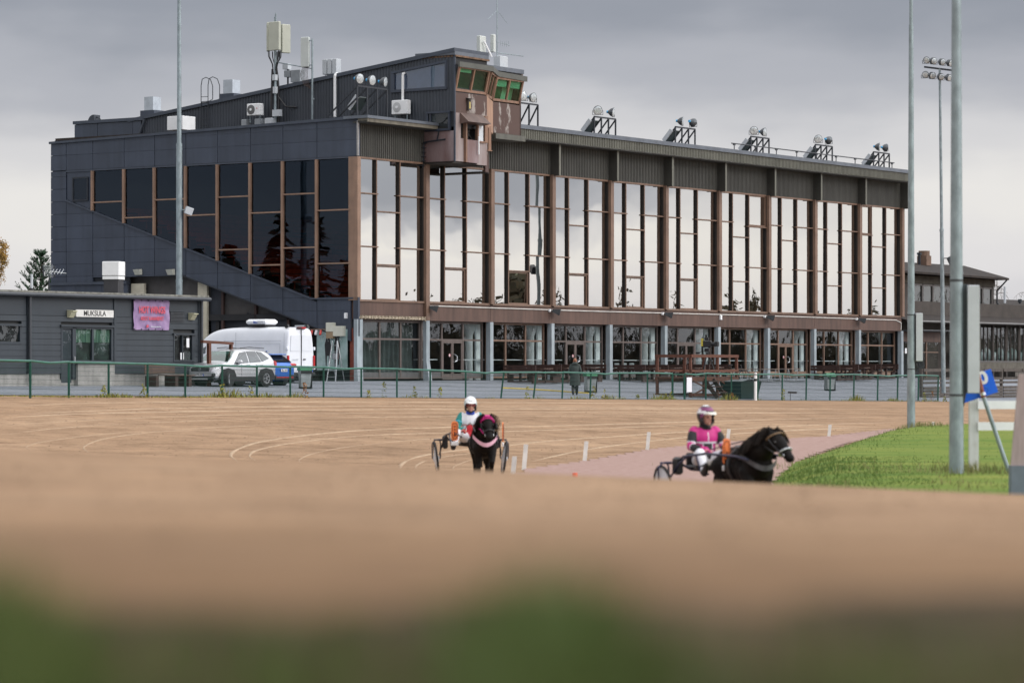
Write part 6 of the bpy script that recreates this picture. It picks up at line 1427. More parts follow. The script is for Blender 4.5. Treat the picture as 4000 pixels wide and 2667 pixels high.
for s in (1, -1):
    side_glass(VAN, [(4.95, .03), (5.65, .03), (5.4, .36), (4.95, .42)], GLASSV, t, s)
    for x in (1.55, 5.65): wheel(t, x, s * .90, .34, .24, 0, 6, GREYBOX)
    for x in (1.55, 5.65): m = MB(); m.tube((x, s * .7, .36), (x, s * 1.035, .36), .42, .42, 20); m.build('wheel_arch', BLACK, t)
    m = MB(); m.bar((.35, s * 1.035, 1.98), (3.8, s * 1.035, 1.98), .012, .02); m.bar((.42, s * 1.04, 1.85), (3.1, s * 1.04, 1.85), .012, .014); m.bar((.42, s * 1.04, .75), (3.1, s * 1.04, .75), .012, .014); m.bar((.42, s * 1.04, .75), (.42, s * 1.04, 1.85), .012, .012); m.bar((3.1, s * 1.04, .6), (3.1, s * .99, 2.38), .012, .012); m.bar((.22, s * 1.032, .5), (.22, s * .96, 2.34), .012, .012)
    m.build('panel_crease', M('van_shade_seam', (.40, .42, .46), .5), t)
    m = MB(); m.cbox((.0, s * .95, 1.0), (.07, .10, .60), None, .02); m.build('tail_light', LAMPR, t)
    m = MB(); m.cbox((.03, s * 1.0, 1.62), (.09, .08, .16), None, .02); m.cbox((.03, s * 1.0, .72), (.09, .08, .16), None, .02); m.build('door_hinge', VW, t)
    m = MB(); m.cbox((.25, s * .72, 2.65), (.18, .12, .12), Matrix.Rotation(R(20), 3, 'Y')); m.build('roof_camera', BLACK, t)
    m = MB(); q = [(-.012, s * .06, 1.5), (-.012, s * .80, 1.5), (-.012, s * .74, 2.22), (-.012, s * .06, 2.26)]; m.prism(q, (.02, 0, 0)); m.build('door_panel', M('white_van_panel', (.70, .72, .76), .35, var=.02, coat=.3), t)
m = MB(); m.box(-.03, .0, -.014, .014, .5, 2.55); m.build('door_gap', BLACK, t); m = MB(); m.cbox((-.02, 0, 2.58), (.12, .62, .12), None, .05); m.build('brake_lamp', M('black_red_lamp', (.06, .01, .012), .3), t); m = MB(); m.cbox((-.085, -.1, 2.58), (.02, .3, .06)); m.build('brake_lens', LAMPR, t)
m = MB(); m.cbox((-.03, -.22, 1.12), (.05, .16, .06), None, .02); m.build('door_handle', BLACK, t); m = MB(); m.cbox((-.02, 0, .44), (.16, 1.9, .16), None, .04); m.build('rear_bumper', BLACK, t)
plate(t, (-.10, -.5, .60), (0, 0, R(180)), 'KRJ-165')
text('lettering', 'TRANSIT', .10, GREYBOX, t, (-.03, .45, 1.1), (R(90), 0, R(-90)), 1.2, .003)
m = MB(); m.cbox((2.1, .3, 2.86), (1.15, .9, .26), None, .09); ru = m.build('roof_unit', WHITE, t); m = MB(); m.cbox((2.1, .3, 2.71), (1.0, .8, .06)); m.build('unit_base', BLACK, ru); m = MB(); [m.cbox((1.66 + k * .06, .757, 2.87), (.03, .01, .10)) for k in range(6)]; m.build('unit_slots', GREYBOX, ru)
m = MB(); [m.cbox((2.02 + k * .05, .757, 2.83 + k * .006), (.03, .01, .05 + k * .012)) for k in range(5)]; m.build('coloured_bars', PBLUE, ru)
# timber post frame left of the van
pfx = on_plane(812, HY, 1, -4.6).x; pw_ = on_plane(905, HY, 1, -4.6).x - pfx; pf = W(pfx, -4.6); t = thing('timber_gateway', 'brown timber gateway between kiosk and silver SUV', 'gateway', (pf.x, pf.y, 0), ANG)
m = MB(); m.box(.0, .15, -.07, .07, -.3, 1.74); m.box(pw_ - .1, pw_, -.07, .07, -.3, 1.68); m.add([(-.4, -.08, 1.74), (pw_ + .04, -.08, 1.68), (pw_ + .04, .08, 1.68), (-.4, .08, 1.74), (-.4, -.08, 1.86), (pw_ + .04, -.08, 1.79), (pw_ + .04, .08, 1.79), (-.4, .08, 1.86)], [(0, 3, 2, 1), (4, 5, 6, 7), (0, 1, 5, 4), (1, 2, 6, 5), (2, 3, 7, 6), (3, 0, 4, 7)]); m.build('frame', WOODR, t)

# ------------------------------------------------------------------ light poles and right-hand furniture
def pole(name, label, X, Y, z0, segs, cab=None, group='tall light poles'):
    t = thing(name, label, 'light pole', (X, Y, z0), 0, group)
    m = MB(); z = 0
    for (za, zb, ra, rb) in segs: m.tube((0, 0, za), (0, 0, zb), ra, rb, 20)
    m.build('shaft', GALV, t, smooth=False); return t
t = pole('light_pole', 'thick galvanised pole on the grass with a tall pale cabinet, nearest the camera', (3736 - CX) / FPX * 50, 50, -1.15, [(-.3, 15, .126, .04)])
for za in (2.15, .24): m = MB(); m.tube((0, 0, za + 1.13 - .02), (0, 0, za + 1.13 + .02), .128 - .0055 * (za + 1.1), None, 20); m.build('strap', DGREY, t)
m = MB(); m.box(.11, .18, .0, .12, 1.42, 3.22); m.build('cabinet_rail', M('cabinet_rail_grey', (.04, .05, .055), .6), t)
m = MB(); m.cbox((.272, -.0, 2.30), (.195, .24, 1.80), None, .012); m.build('cabinet', GREYBOX, t)
m = MB(); m.path([(.13, .0, 1.42), (.10, -.02, 1.28), (.09, 0, 1.18)], .04, 6); m.build('cable', BLACK, t)
t = pole('light_pole', 'galvanised pole at the far edge of the grass with a slim pale cabinet', (3559 - CX) / FPX * 91, 91, -1.12, [(-.3, 12.2, .126, .068), (12.2, 20, .056, .04)])
m = MB(); m.cbox((.24, 0, 2.72), (.20, .26, 1.46), None, .012); m.build('cabinet', GREYBOX, t); m = MB(); m.box(.12, .15, -.05, .1, 2.0, 3.4); m.build('cabinet_rail', DGREY, t)
for za in (1.75, 3.4): m = MB(); m.tube((0, 0, za - .015), (0, 0, za + .015), .122, None, 20); m.build('strap', DGREY, t)
m = MB(); m.path([(.14, 0, 1.98), (.16, 0, 1.85), (.1, 0, 1.7)], .035, 6); m.build('cable', BLACK, t)
t = pole('light_pole', 'tall galvanised pole rising behind the kiosk before the slate wall', (700 - CX) / FPX * 146, 146, 0, [(-.1, 4.9, .165, .16), (4.9, 11.6, .150, .145), (11.6, 22, .112, .08)])
for za in (4.9, 11.0, 11.5): m = MB(); m.tube((0, 0, za - .05), (0, 0, za + .05), .168 if za < 5 else .152, None, 20); m.build('collar', GALV, t)
m = MB(); m.path([(.12, -.05, 8.35), (.32, -.1, 8.35)], .03, 6); m.build('lamp_arm', GALV, t)
m = MB(); m.cbox((.48, -.12, 8.30), (.36, .40, .36), Matrix.Rotation(R(20), 3, 'Y') @ Matrix.Rotation(R(15), 3, 'Z'), .02); m.build('pole_floodlight', GREYBOX, t)
# thin floodlight mast with eight lamps
X, D = (3686 - CX) / FPX * 168, 168.0; t = thing('floodlight_mast', 'thin floodlight mast with two rows of round lamps at its top', 'floodlight mast', (X, D, -.75))
tp = Vector(((3671 - CX) / FPX * 168 - X, 0, EYE + 1165 / FPX * 168 + .75))
m = MB(); m.tube((0, 0, 0), tp * .50, .125, .105, 12); m.tube(tp * .50, tp, .09, .07, 12); m.tube(tp * .498, tp * .506, .125, .125, 12); m.build('mast', GALV, t)
m = MB(); ca, cb = tp + Vector((-.80, .5, .16)), tp + Vector((.85, -.5, -.16)); m.bar(ca, cb, .08, .10); m.build('cross_arm', BLKM, t)
for k, (f, aim) in enumerate(((.10, (-.15, -.95, -.2)), (.33, (.45, -.85, -.2)), (.60, (.6, -.75, -.2)), (.85, (.75, -.6, -.2)))):
    c = ca.lerp(cb, f); flood_lamp(t, c + Vector((-.05, 0, .40)), aim, .20, False); flood_lamp(t, c + Vector((-.12, 0, -.42)), (aim[0] - .1, aim[1], -.25), .20, False)
m = MB(); m.path([tp * .415, tp * .415 + Vector((.35, -.1, .02))], .03, 6); m.build('lamp_arm', BLKM, t); m = MB(); m.cbox(tp * .412 + Vector((.55, -.1, -.05)), (.45, .3, .5), Matrix.Rotation(R(-25), 3, 'Y'), .04); m.build('mast_floodlight', BLKM, t)
# white rail fence, blue distance board, pink board
gz = lambda X, Y: infield_z(X, Y)
D = 52.0; xx = lambda px, d=52.0: (px - CX) / FPX * d; zz = lambda py, d=52.0: EYE - (py - HY) / FPX * d
t = thing('rail_fence', 'white wooden rail fence with a flaking post on the grass', 'fence', (xx(3803), D, zz(1826)))
h = zz(1560) - zz(1826)
m = MB(); m.cbox((0, 0, h / 2 - .1), (.155, .155, h + .2), None, .012); m.build('post', WHITE_W, t); m = MB(); m.cbox((0, 0, h + .01), (.175, .175, .04), None, .015); m.build('post_cap', WHITE, t)
m = MB(); m.cbox((2.4, .35, h / 2 - .1), (.155, .155, h + .2), None, .012); m.build('post', WHITE_W, t)
for ya, yb in ((1565, 1597), (1648, 1680)):
    za, zb = zz(ya) - zz(1826), zz(yb) - zz(1826); m = MB(); m.add([(.06, -.11, zb), (2.8, .25, zb), (2.8, .29, zb), (.06, -.07, zb), (.06, -.11, za), (2.8, .25, za), (2.8, .29, za), (.06, -.07, za)], [(0, 3, 2, 1), (4, 5, 6, 7), (0, 1, 5, 4), (1, 2, 6, 5), (2, 3, 7, 6), (3, 0, 4, 7)]); m.build('rail', WHITE, t)
d = 50.6; t = thing('distance_board', 'blue distance board with white numerals on a leaning rusty pole', 'sign', (xx(3950, d), d, gz(xx(3950, d), d)))
b0v = Vector((0, 0, 0)); p1 = Vector((xx(3838, d) - xx(3950, d), -.02, zz(1540, d) - gz(xx(3950, d), d))); p2 = Vector((xx(3818, d) - xx(3950, d), -.02, zz(1462, d) - gz(xx(3950, d), d)))
m = MB(); m.tube((.02, 0, -.15), p1, .038, .036, 12); m.build('pole', GALV, t); m = MB(); m.tube(p1 - (p2 - p1) * .15, p2, .040, .040, 12); m.build('pole_top', RUST, t); m = MB(); m.tube(p1 - (p2 - p1) * .05, p1 + (p2 - p1) * .10, .055, .055, 12); m.build('clamp', TRIM, t)
c = Vector((xx(3818, d) - xx(3950, d), .05, zz(1508, d) - gz(xx(3950, d), d))); q = Matrix.Rotation(R(-18), 3, 'Y')
m = MB(); m.cbox(c, (.62, .018, .41), q, .004); m.build('board', M('signal_blue', (.004, .12, .72), .4, var=.03), t)
tx_ = text('numerals', '100', .29, WHITE, t, c + q @ Vector((-.02, -.014, .095)), (R(90), 0, 0), 1.08, .003, .012); tx_.rotation_euler = (q @ Matrix.Rotation(R(90), 3, 'X')).to_euler()
m = MB(); [m.bar(c + q @ Vector((.10 + .07 * math.cos(a), -.011, -.12 + .07 * math.sin(a))), c + q @ Vector((.10 + .07 * math.cos(a + .3), -.011, -.12 + .07 * math.sin(a + .3))), .012, .003) for a in [k * .3 for k in range(-5, 6)]]; m.bar(c + q @ Vector((.06, -.011, -.12)), c + q @ Vector((.17, -.011, -.115)), .012, .003)
m.build('pale_emblem', M('pale_blue_print', (.05, .35, .85), .4), t)
d = 42.0; t = thing('finish_board', 'faded pink board leaning on a grey base at the right edge', 'board', (xx(3990, d), d, zz(1880, d)))
zb = zz(1818, d) - zz(1880, d); m = MB(); m.prism([(xx(3949, d) - xx(3990, d), 0, zb), (.6, 0, zb), (.7, 0, zz(1455, d) - zz(1880, d)), (xx(3981, d) - xx(3990, d), 0, zz(1461, d) - zz(1880, d))], (0, .06, 0)); m.build('board', M('faded_pink_board', (.34, .27, .27), .7, var=.12, scale=6, stretch=(3, 1, .4)), t)
m = MB(); m.box(xx(3949, d) - xx(3990, d), .5, -.02, .2, -.2, zb); m.build('base', M('blue_grey_base', (.14, .17, .21), .7), t)
# short white track markers
for k, (px, py0, py1, dd) in enumerate(((3236, 1658, 1698, 88), (2840, 1675, 1719, 82), (2527, 1687, 1739, 76), (2282, 1723, 1780, 67), (2045, 1735, 1812, 61.6), (2000, 1782, 1856, 56.5), (3640, 1648, 1672, 98))):
    lab = ['short white marker stake on the gravel edge above the black pony', 'short white marker stake beside the pink driver', 'short white marker stake left of the pink driver', 'short white marker stake in the middle of the gravel edge', 'tall white marker stake right of the white-helmeted driver', 'white marker stake close behind the right wheel of the nearer-centre sulky', 'short white marker stake on the grass beyond the far galvanised pole'][k]
    z1 = zz(py0, dd); X = xx(px, dd); z0 = ground_z(X, dd); m = MB(); m.add([(-.045, -.02, -.1), (.045, -.02, -.1), (.045, .02, -.1), (-.045, .02, -.1), (-.045 + .05, -.02, z1 - z0), (.045 + .05, -.02, z1 - z0), (.045 + .05, .02, z1 - z0), (-.045 + .05, .02, z1 - z0)], [(0, 3, 2, 1), (4, 5, 6, 7), (0, 1, 5, 4), (1, 2, 6, 5), (2, 3, 7, 6), (3, 0, 4, 7)])
    o = m.build('marker_stake', M('old_white_board', (.66, .65, .62), .5, var=.1, scale=4)); o.location = (X, dd, z0); tag(o, lab, 'marker stake', 'white marker stakes along the track')
dd = 52.0; X = xx(2246, dd); z0 = ground_z(X, dd); m = MB(); m.lathe([(.05, 0), (.045, zz(1846, dd) - z0)], 10); o = m.build('orange_marker', M('orange_marker', (.75, .09, .03), .5)); o.location = (X, dd, z0); tag(o, 'small orange marker on the gravel between the two sulkies', 'marker')

# ------------------------------------------------------------------ clubhouse beyond the grandstand
DKB = M('dark_brown_timber', (.045, .036, .030), .7, var=.25, scale=1.2); BAT = M('grey_brown_batten', (.14, .125, .10), .7, var=.2)
CH = thing('clubhouse', 'dark brown two-storey clubhouse with hipped felt roof right of the grandstand', 'building', C0, ANG)
u0 = on_plane(3500, HY, 1, 5).x; u1 = on_plane(3897, HY, 1, 5).x; ze = on_plane(3700, 1076, 1, 5).z; zf_ = on_plane(3700, 1192, 1, 5).z; zr_ = on_plane(3700, 1034, 1, 9).z
m = MB(); m.box(u0, u1, 5.3, 14, 2, ze - .1); m.build('upper_wall', DKB, CH)
w0, w1 = on_plane(3572, HY, 1, 5).x, on_plane(3884, HY, 1, 5).x; zw0, zw1 = on_plane(3700, 1186, 1, 5).z, on_plane(3700, 1117, 1, 5).z
m = MB(); k = u0
while k < u1: m.box(k, k + .09, 5.2, 5.31, zw1 + .12, ze - .1); k += .18
o = m.build('batten_band', BAT, CH); struct(o, 'stuff')
n = 8; wd_ = (w1 - w0) / n
for i in range(n):
    a = w0 + i * wd_; m = MB(); m.box(a, a + .10, 5.15, 5.3, zw0, zw1); m.box(a + wd_ - .10, a + wd_, 5.15, 5.3, zw0, zw1); m.box(a + .10, a + wd_ - .10, 5.15, 5.3, zw0 - .06, zw0 + .05); m.box(a + .1, a + wd_ - .1, 5.15, 5.3, zw1 - .06, zw1 + .06); f = m.build('window', M('grey_wood_frame', (.10, .09, .085), .6), CH)
    pn = pbox('pane', G_SHOP, f, a + .1, a + wd_ - .1, 5.22, 5.24, zw0 + .05, zw1 - .06); pn.rotation_euler = (R(random.uniform(-.5, .5)), 0, R(random.uniform(-.6, .6)))
m = MB(); xl, xr = u0 - 1, on_plane(3942, HY, 1, 4.2).x
rx = on_plane(3768, HY, 1, 9).x
A, B, Cc, Dd = (xl, 4.2, ze + .12), (xr, 4.2, ze + .0), (xr, 15, ze), (xl, 15, ze); E1, E2 = (xl, 9, zr_), (rx, 9, zr_)
m.add([A, B, Cc, Dd, E1, E2, (xl, 4.2, ze - .02), (xr, 4.2, ze - .14), (xr, 15, ze - .14), (xl, 15, ze - .14)], [(0, 1, 5, 4), (1, 2, 5), (2, 3, 4, 5), (0, 4, 3), (0, 6, 7, 1), (1, 7, 8, 2), (6, 9, 8, 7)]); m.build('roof', ASPH, CH)
cx_ = on_plane(3610, HY, 1, 8).x; zc = on_plane(3610, 1032, 1, 8).z
m = MB(); m.cbox((cx_, 8, zc + .25), (.75, .75, .7)); m.tube((cx_, 8, zc + .6), (cx_, 8, zc + .95), .40, .40, 12); ch = m.build('chimney', M('brown_chimney', (.16, .10, .07), .8), CH)
m = MB(); m.cbox((cx_ - .75, 8, zc + .35), (.14, .14, .9)); m.cbox((cx_ - .75, 8, zc + .72), (.26, .26, .16)); m.build('flue', BLKM, CH)
m = MB(); m.path([(xr - .1, 4.3, ze - .1), (xr - .3, 4.6, ze - .5), (u1 + .1, 5.1, ze - .9), (u1 + .1, 5.1, zf_ + .3), (u1 + .5, 4.9, zf_)], .06, 6); m.build('downpipe', BLKM, CH)
# lower storey and its roof
l0 = LEN + .3; l1 = 110; ze2 = on_plane(3850, 1262, 1, -.4).z
m = MB(); m.add([(on_plane(3560, HY, 1, -.4).x, -.4, ze2), (l1, -.4, ze2), (l1, 5.2, zf_ + .05), (on_plane(3560, HY, 1, -.4).x, 5.2, zf_ + .05), (l1, 12, zf_ + .6), (u1 + .4, 12, zf_ + .6), (l1, -.4, ze2 - .12), (on_plane(3560, HY, 1, -.4).x, -.4, ze2 - .12)], [(0, 1, 2, 3), (2, 4, 5), (0, 7, 6, 1)]); m.build('lower_roof', ASPH, CH, fix=False)
m = MB(); m.add([(u1, 5.2, zf_ + .05), (l1, 5.2, zf_ + .05), (l1, 13, zf_ + 1.0), (u1, 13, zf_ + 1.0)], [(0, 1, 2, 3)]); m.build('side_roof', ASPH, CH, fix=False)
m = MB(); m.box(l0, l1, 1.6, 1.8, 0, ze2 + 1.4); m.build('lower_wall', DKB, CH)
m = MB(); m.box(l0, l1, -.45, -.38, ze2 - .06, ze2 + .06); m.path([(l0, -.5, ze2), (l1, -.5, ze2)], .06, 6); m.build('gutter', M('pale_gutter', (.16, .155, .15), .5), CH)
g0 = on_plane(3770, HY, 1, .2).x; zg0, zg1 = on_plane(3850, 1411, 1, .2).z, on_plane(3850, 1279, 1, .2).z
x = g0; k = 0
CURB = M('pale_covered_furniture', (.20, .26, .26), .8, var=.5, scale=2, col2=(.36, .40, .38))
while x < l1 - 2:
    pbox('porch_post', DKB, CH, x - .09, x + .09, .1, .3, 0, zg1 + .2)
    for j in range(3):
        a = x + .12 + j * .62; pbox('porch_pane', G_SHOP, CH, a, a + .56, .18, .2, zg0 + .05, zg1); pbox('porch_mullion', DKB, CH, a + .56, a + .62, .14, .24, zg0, zg1)
    m = MB(); m.ball((x + .6, 1.0, zg0 + .45), (.55, .4, .5), 10, 6); m.ball((x + 1.4, .9, zg0 + .3), (.45, .4, .42), 10, 6); m.build('covered_furniture', CURB, CH)
    x += 2.1; k += 1
pbox('porch_rail', M('grey_wood_frame', (.10, .09, .085), .6), CH, g0, l1 - 2, .05, .22, zg0 - .06, zg0 + .04)
m = MB(); x = g0
while x < l1 - 2: m.box(x, x + .10, .06, .2, zg0 - .62, zg0 - .06); x += .15
struct(m.build('porch_battens', BAT, CH), 'stuff')
# low brown annex joining the grandstand
a1 = on_plane(3668, HY, 1, .0).x
m = MB(); m.box(l0, a1, -.1, .1, 2.35, 3.0); m.build('annex_fascia', SPAN, CH); m = MB(); m.box(l0 - .1, a1 + .3, -.9, .4, 3.02, 3.12); m.path([(l0, -.95, 3.08), (a1 + .3, -.95, 3.08)], .05, 6); m.build('annex_canopy', M('dark_canopy', (.03, .03, .032), .5), CH)
n = 3
for i in range(n):
    a = l0 + (a1 - l0) * i / n; b = l0 + (a1 - l0) * (i + 1) / n
    pbox('annex_pane', G_SHOP, CH, a + .06, b - .06, .05, .06, .3, 2.32); pbox('annex_post', BROWN if i else PIL, CH, a - .06, a + .06, 0, .12, 0, 2.35); pbox('annex_transom', BROWN, CH, a + .06, b - .06, .02, .08, 1.65, 1.71)
m = MB(); m.box(l0, a1, .9, 1.0, .0, 2.4); m.build('annex_back', INT, CH)
pn = on_plane(3610, 1278, 1, -.9); t = gthing('wall_lamp', 'small cream lamp under the canopy between grandstand and clubhouse', 'wall lamp', pn.x, -.35, 2.75, 0, 'wedge wall lamps'); m = MB(); m.cbox((0, 0, 0), (.42, .26, .22), None, .04); m.build('housing', CREAM, t)
pn = on_plane(3533, 1370, 1, -.05); o = MB().cbox((0, 0, 0), (.22, .02, .34)).build('wall_notice', WHITE); o.location = W(pn.x, -.15, pn.z); o.rotation_euler.z = ANG; tag(o, 'small white paper notice at the right end of the grandstand wall', 'notice')
# dark timber fence in front of the clubhouse
fx0, fx1 = on_plane(3600, HY, 1, -12.5).x, 96
t = gthing('timber_fence', 'dark weathered timber fence with rails before the clubhouse', 'fence', 0, 0, 0)
zb = EYE - (1548 - HY) / FPX * 175
m = MB(); x = fx0; i = 0
while x < fx1:
    pbox('post', WOODG, t, x - .08, x + .08, -12.55, -12.4, zb - .2, zb + 1.62); x += 2.6
for k, (za, zb_) in enumerate(((1.45, 1.62), (.98, 1.12), (.76, .88), (.44, .60), (.26, .42), (.08, .24), (-.1, .06))):
    for x in [fx0 + q * 2.6 for q in range(int((fx1 - fx0) / 2.6))]: pbox('rail_board', WOODG, t, x + .09, x + 2.51, -12.6, -12.55, zb + za, zb + zb_)
k = fx0 + 12; m = MB()
while k < fx1 - 1: m.box(k, k + .09, -12.66, -12.62, zb + 1.15, zb + 1.42); k += .22
struct(m.build('picket_row', M('pale_picket', (.20, .185, .165), .7), t), 'stuff')

# ------------------------------------------------------------------ trees
def trunk_mb(h, r, seed, lean=.0):
    rr = random.Random(seed); m = MB(); pts = [Vector((0, 0, -.3))]
    for k in range(1, 7): pts.append(Vector((lean * k * h / 6 + rr.uniform(-.08, .08), rr.uniform(-.08, .08), h * k / 6)))
    m.path(pts, r, 8, r * .25); return m, pts, rr
BARK = M('birch_bark', (.32, .29, .26), .8, var=.5, scale=6, col2=(.08, .07, .06)); BARKD = M('dark_bark', (.06, .045, .035), .9, var=.3, scale=6); TWIG = M('bare_twigs', (.12, .10, .085), .9)
BIRCHL = M('autumn_birch_leaves', (.20, .12, .025), .8, var=.35, scale=1.2, col2=(.36, .20, .035)); PINEN = M('pine_needles', (.018, .055, .024), .8, var=.35, scale=3, col2=(.035, .085, .035))
def birch(X, Y, h, w, seed, label, leaves=5000, group=None, z0=0.0):
    t = thing('birch_tree', label, 'tree', (X, Y, z0), 0, group); m, pts, rr = trunk_mb(h * .95, .16, seed); tw = MB(); lf = MB()
    for k in range(34):
        f = rr.uniform(.18, .97); p = pts[min(6, int(f * 6))].lerp(pts[min(6, int(f * 6) + 1)], f * 6 % 1); a = rr.uniform(0, 6.28); L = w * (1.05 - f) ** .6 * rr.uniform(.55, 1.0) + .4
        q = [p]; d = Vector((math.cos(a), math.sin(a), .75))
        for s in range(5): d = (d + Vector((rr.uniform(-.2, .2), rr.uniform(-.2, .2), -.30))).normalized(); q.append(q[-1] + d * L / 5)
        tw.path(q, .035, 4, .008)
        for _ in range(6):
            j = rr.randint(2, 5); b = q[j]; e = b + Vector((rr.uniform(-.5, .5), rr.uniform(-.5, .5), -rr.uniform(.3, 1.3))); tw.path([b, (b + e) / 2 + Vector((rr.uniform(-.1, .1), 0, .1)), e], .010, 3)
            for _ in range(leaves // 204):
                c = b.lerp(e, rr.random()) + Vector((rr.gauss(0, .12), rr.gauss(0, .12), rr.gauss(0, .12))); s = rr.uniform(.03, .07)
                n1 = Vector((rr.uniform(-1, 1), rr.uniform(-1, 1), rr.uniform(-1, 1))).normalized() * s; n2 = n1.orthogonal().normalized() * s * .8; lf.add([c - n1, c + n2, c + n1, c - n2], [(0, 1, 2, 3)])
    m.build('trunk', BARK, t); tw.build('branches', TWIG, t, fix=False); 
    if leaves: lf.build('crown', BIRCHL, t, fix=False)
    return t
def pine(X, Y, h, w, seed, label):
    t = thing('pine_tree', label, 'tree', (X, Y, 0)); m, pts, rr = trunk_mb(h, .16, seed); br = MB(); nd = MB()
    for k in range(15):
        f = .10 + .88 * k / 14; z = h * f; nb = 9 if f < .8 else 6
        for b in range(nb):
            a = 2 * math.pi * b / nb + rr.uniform(-.3, .3) + k; L = w * (1 - f) ** .8 * rr.uniform(.75, 1.1) + .25
            q = [Vector((0, 0, z)) + Vector((math.cos(a), math.sin(a), 0)) * L * s + Vector((0, 0, L * (.15 * s + .55 * s * s))) for s in (0, .35, .7, 1)]; br.path(q, .03, 4, .012)
            for s in range(11):
                u_ = rr.uniform(.25, 1); i = min(2, int(u_ * 3)); c = q[i].lerp(q[i + 1], u_ * 3 - i); d = Vector((math.cos(a) * .4 + rr.uniform(-.6, .6), math.sin(a) * .4 + rr.uniform(-.6, .6), rr.uniform(.5, 1.2))).normalized(); l = rr.uniform(.22, .5)
                for g in range(16):
                    v = c + d * l * g / 16; n1 = Vector((rr.uniform(-1, 1), rr.uniform(-1, 1), rr.uniform(-1, 1))); n1 = (n1 - d * n1.dot(d) * .6).normalized() * .085; w_ = d.cross(n1).normalized() * .03; e = v + n1 + d * .06
                    nd.add([v - w_, v + w_, e], [(0, 1, 2)])
    m.build('trunk', BARKD, t); br.build('branches', BARKD, t, fix=False); nd.build('crown', PINEN, t, fix=False); return t
pine((158 - CX) / FPX * 192, 192, 7.9, 2.4, 5, 'dark green pine behind the kiosk at the slate wall corner')
birch((-40 - CX) / FPX * 215, 215, 10.6, 3.5, 8, 'golden autumn birch at the left edge behind the kiosk', 26000)
birch((95 - CX) / FPX * 260, 260, 6.2, 1.6, 9, 'nearly bare small birch between golden birch and pine', 300)
for k, (px, d, h, lab) in enumerate(((3895, 262, 8.8, 'bare birch rising behind the downpipe corner of the clubhouse'), (3945, 275, 7.2, 'bare birch above the lower clubhouse roof'), (4010, 268, 8.6, 'bare birch at the right edge behind the clubhouse'), (3665, 285, 9.6, 'bare birch top behind the clubhouse chimney'))): birch((px - CX) / FPX * d, d, h, 2.4, 20 + k, lab, 0, 'bare birches behind the clubhouse')
pb = on_plane(3958, 1160, 1, 9); t = gthing('vent_pipe', 'pale tall flue pipe behind the lower clubhouse roof', 'vent pipe', pb.x - 1.5, 9, 4.8); m = MB(); m.tube((0, 0, 0), (0, 0, 2.0), .09, .09, 10); m.cbox((.5, 0, .3), (.9, .5, .7)); m.build('pipe', GREYBOX, t)
t = gthing('vent_pipe', 'black capped vent pipe at the right edge of the clubhouse roof', 'vent pipe', pb.x + 1.2, 9, 4.8); m = MB(); m.tube((0, 0, 0), (0, 0, .9), .10, .10, 8); m.tube((0, 0, .85), (0, 0, 1.1), .17, .17, 8); m.build('pipe', BLKM, t)
# woods across the course that the front glass mirrors
rr = random.Random(31); wl = MB()
for k in range(46):
    X = 150 + rr.uniform(-8, 22) + k * .2; Y = 150 + k * 3.1 + rr.uniform(-2, 2); h = rr.uniform(4.5, 9.0) * (1.15 if k % 7 == 0 else 1)
    wl.tube((X, Y, -1), (X, Y, h), .16, .04, 5)
    for b in range(60):
        f = rr.uniform(.15, 1); a = rr.uniform(0, 6.28); L = rr.uniform(.8, 2.6) * (1.15 - f); z = h * f; wl.tube((X, Y, z), (X + math.cos(a) * L, Y + math.sin(a) * L, z + rr.uniform(.2, 1.2)), .05, .01, 3, False)
        c = Vector((X + math.cos(a) * L * .8, Y + math.sin(a) * L * .8, z + .4))
        for g in range(5):
            s = .35; n1 = Vector((rr.uniform(-1, 1), rr.uniform(-1, 1), rr.uniform(-1, 1))).normalized() * s; n2 = n1.orthogonal().normalized() * s * .5; o_ = c + Vector((rr.gauss(0, .5), rr.gauss(0, .5), rr.gauss(0, .5))); wl.add([o_ - n1, o_ + n2, o_ + n1, o_ - n2], [(0, 1, 2, 3)])
for k in range(80):                                     # spruces left of the course, mirrored in the end windows
    X = -74 + rr.uniform(-14, 10); Y = 108 + k * .8 + rr.uniform(-1, 1); h = rr.uniform(4.5, 9.5) if k % 3 else rr.uniform(8, 11.5)
    for b in range(150):
        f = rr.uniform(.06, 1); a = rr.uniform(0, 6.28); L = (1.06 - f) * h * .24 * rr.uniform(.4, 1); c = Vector((X + math.cos(a) * L, Y + math.sin(a) * L, h * f)); s = .5
        n1 = Vector((math.cos(a), math.sin(a), -.35)) * s; n2 = Vector((-math.sin(a), math.cos(a), rr.uniform(-.6, .6))) * s * .7; wl.add([c - n1, c + n2, c + n1, c - n2], [(0, 1, 2, 3)])
    wl.tube((X, Y, -1), (X, Y, h), .16, .03, 5)
for k in range(900):                                    # dense undergrowth along its foot
    X = 138 + rr.uniform(-3, 6); Y = 140 + rr.random() * 165; h = rr.uniform(1.2, 4.4)
    for g in range(6):
        c = Vector((X + rr.gauss(0, .6), Y + rr.gauss(0, .6), h * rr.random())); n1 = Vector((rr.uniform(-1, 1), rr.uniform(-1, 1), rr.uniform(-1, 1))).normalized() * .7; n2 = n1.orthogonal().normalized() * .6; wl.add([c - n1, c + n2, c + n1, c - n2], [(0, 1, 2, 3)])
struct(wl.build('far_wood', M('far_wood_twigs', (.05, .05, .028), .9, var=.4, scale=.3, col2=(.10, .075, .04)), fix=False), 'stuff')

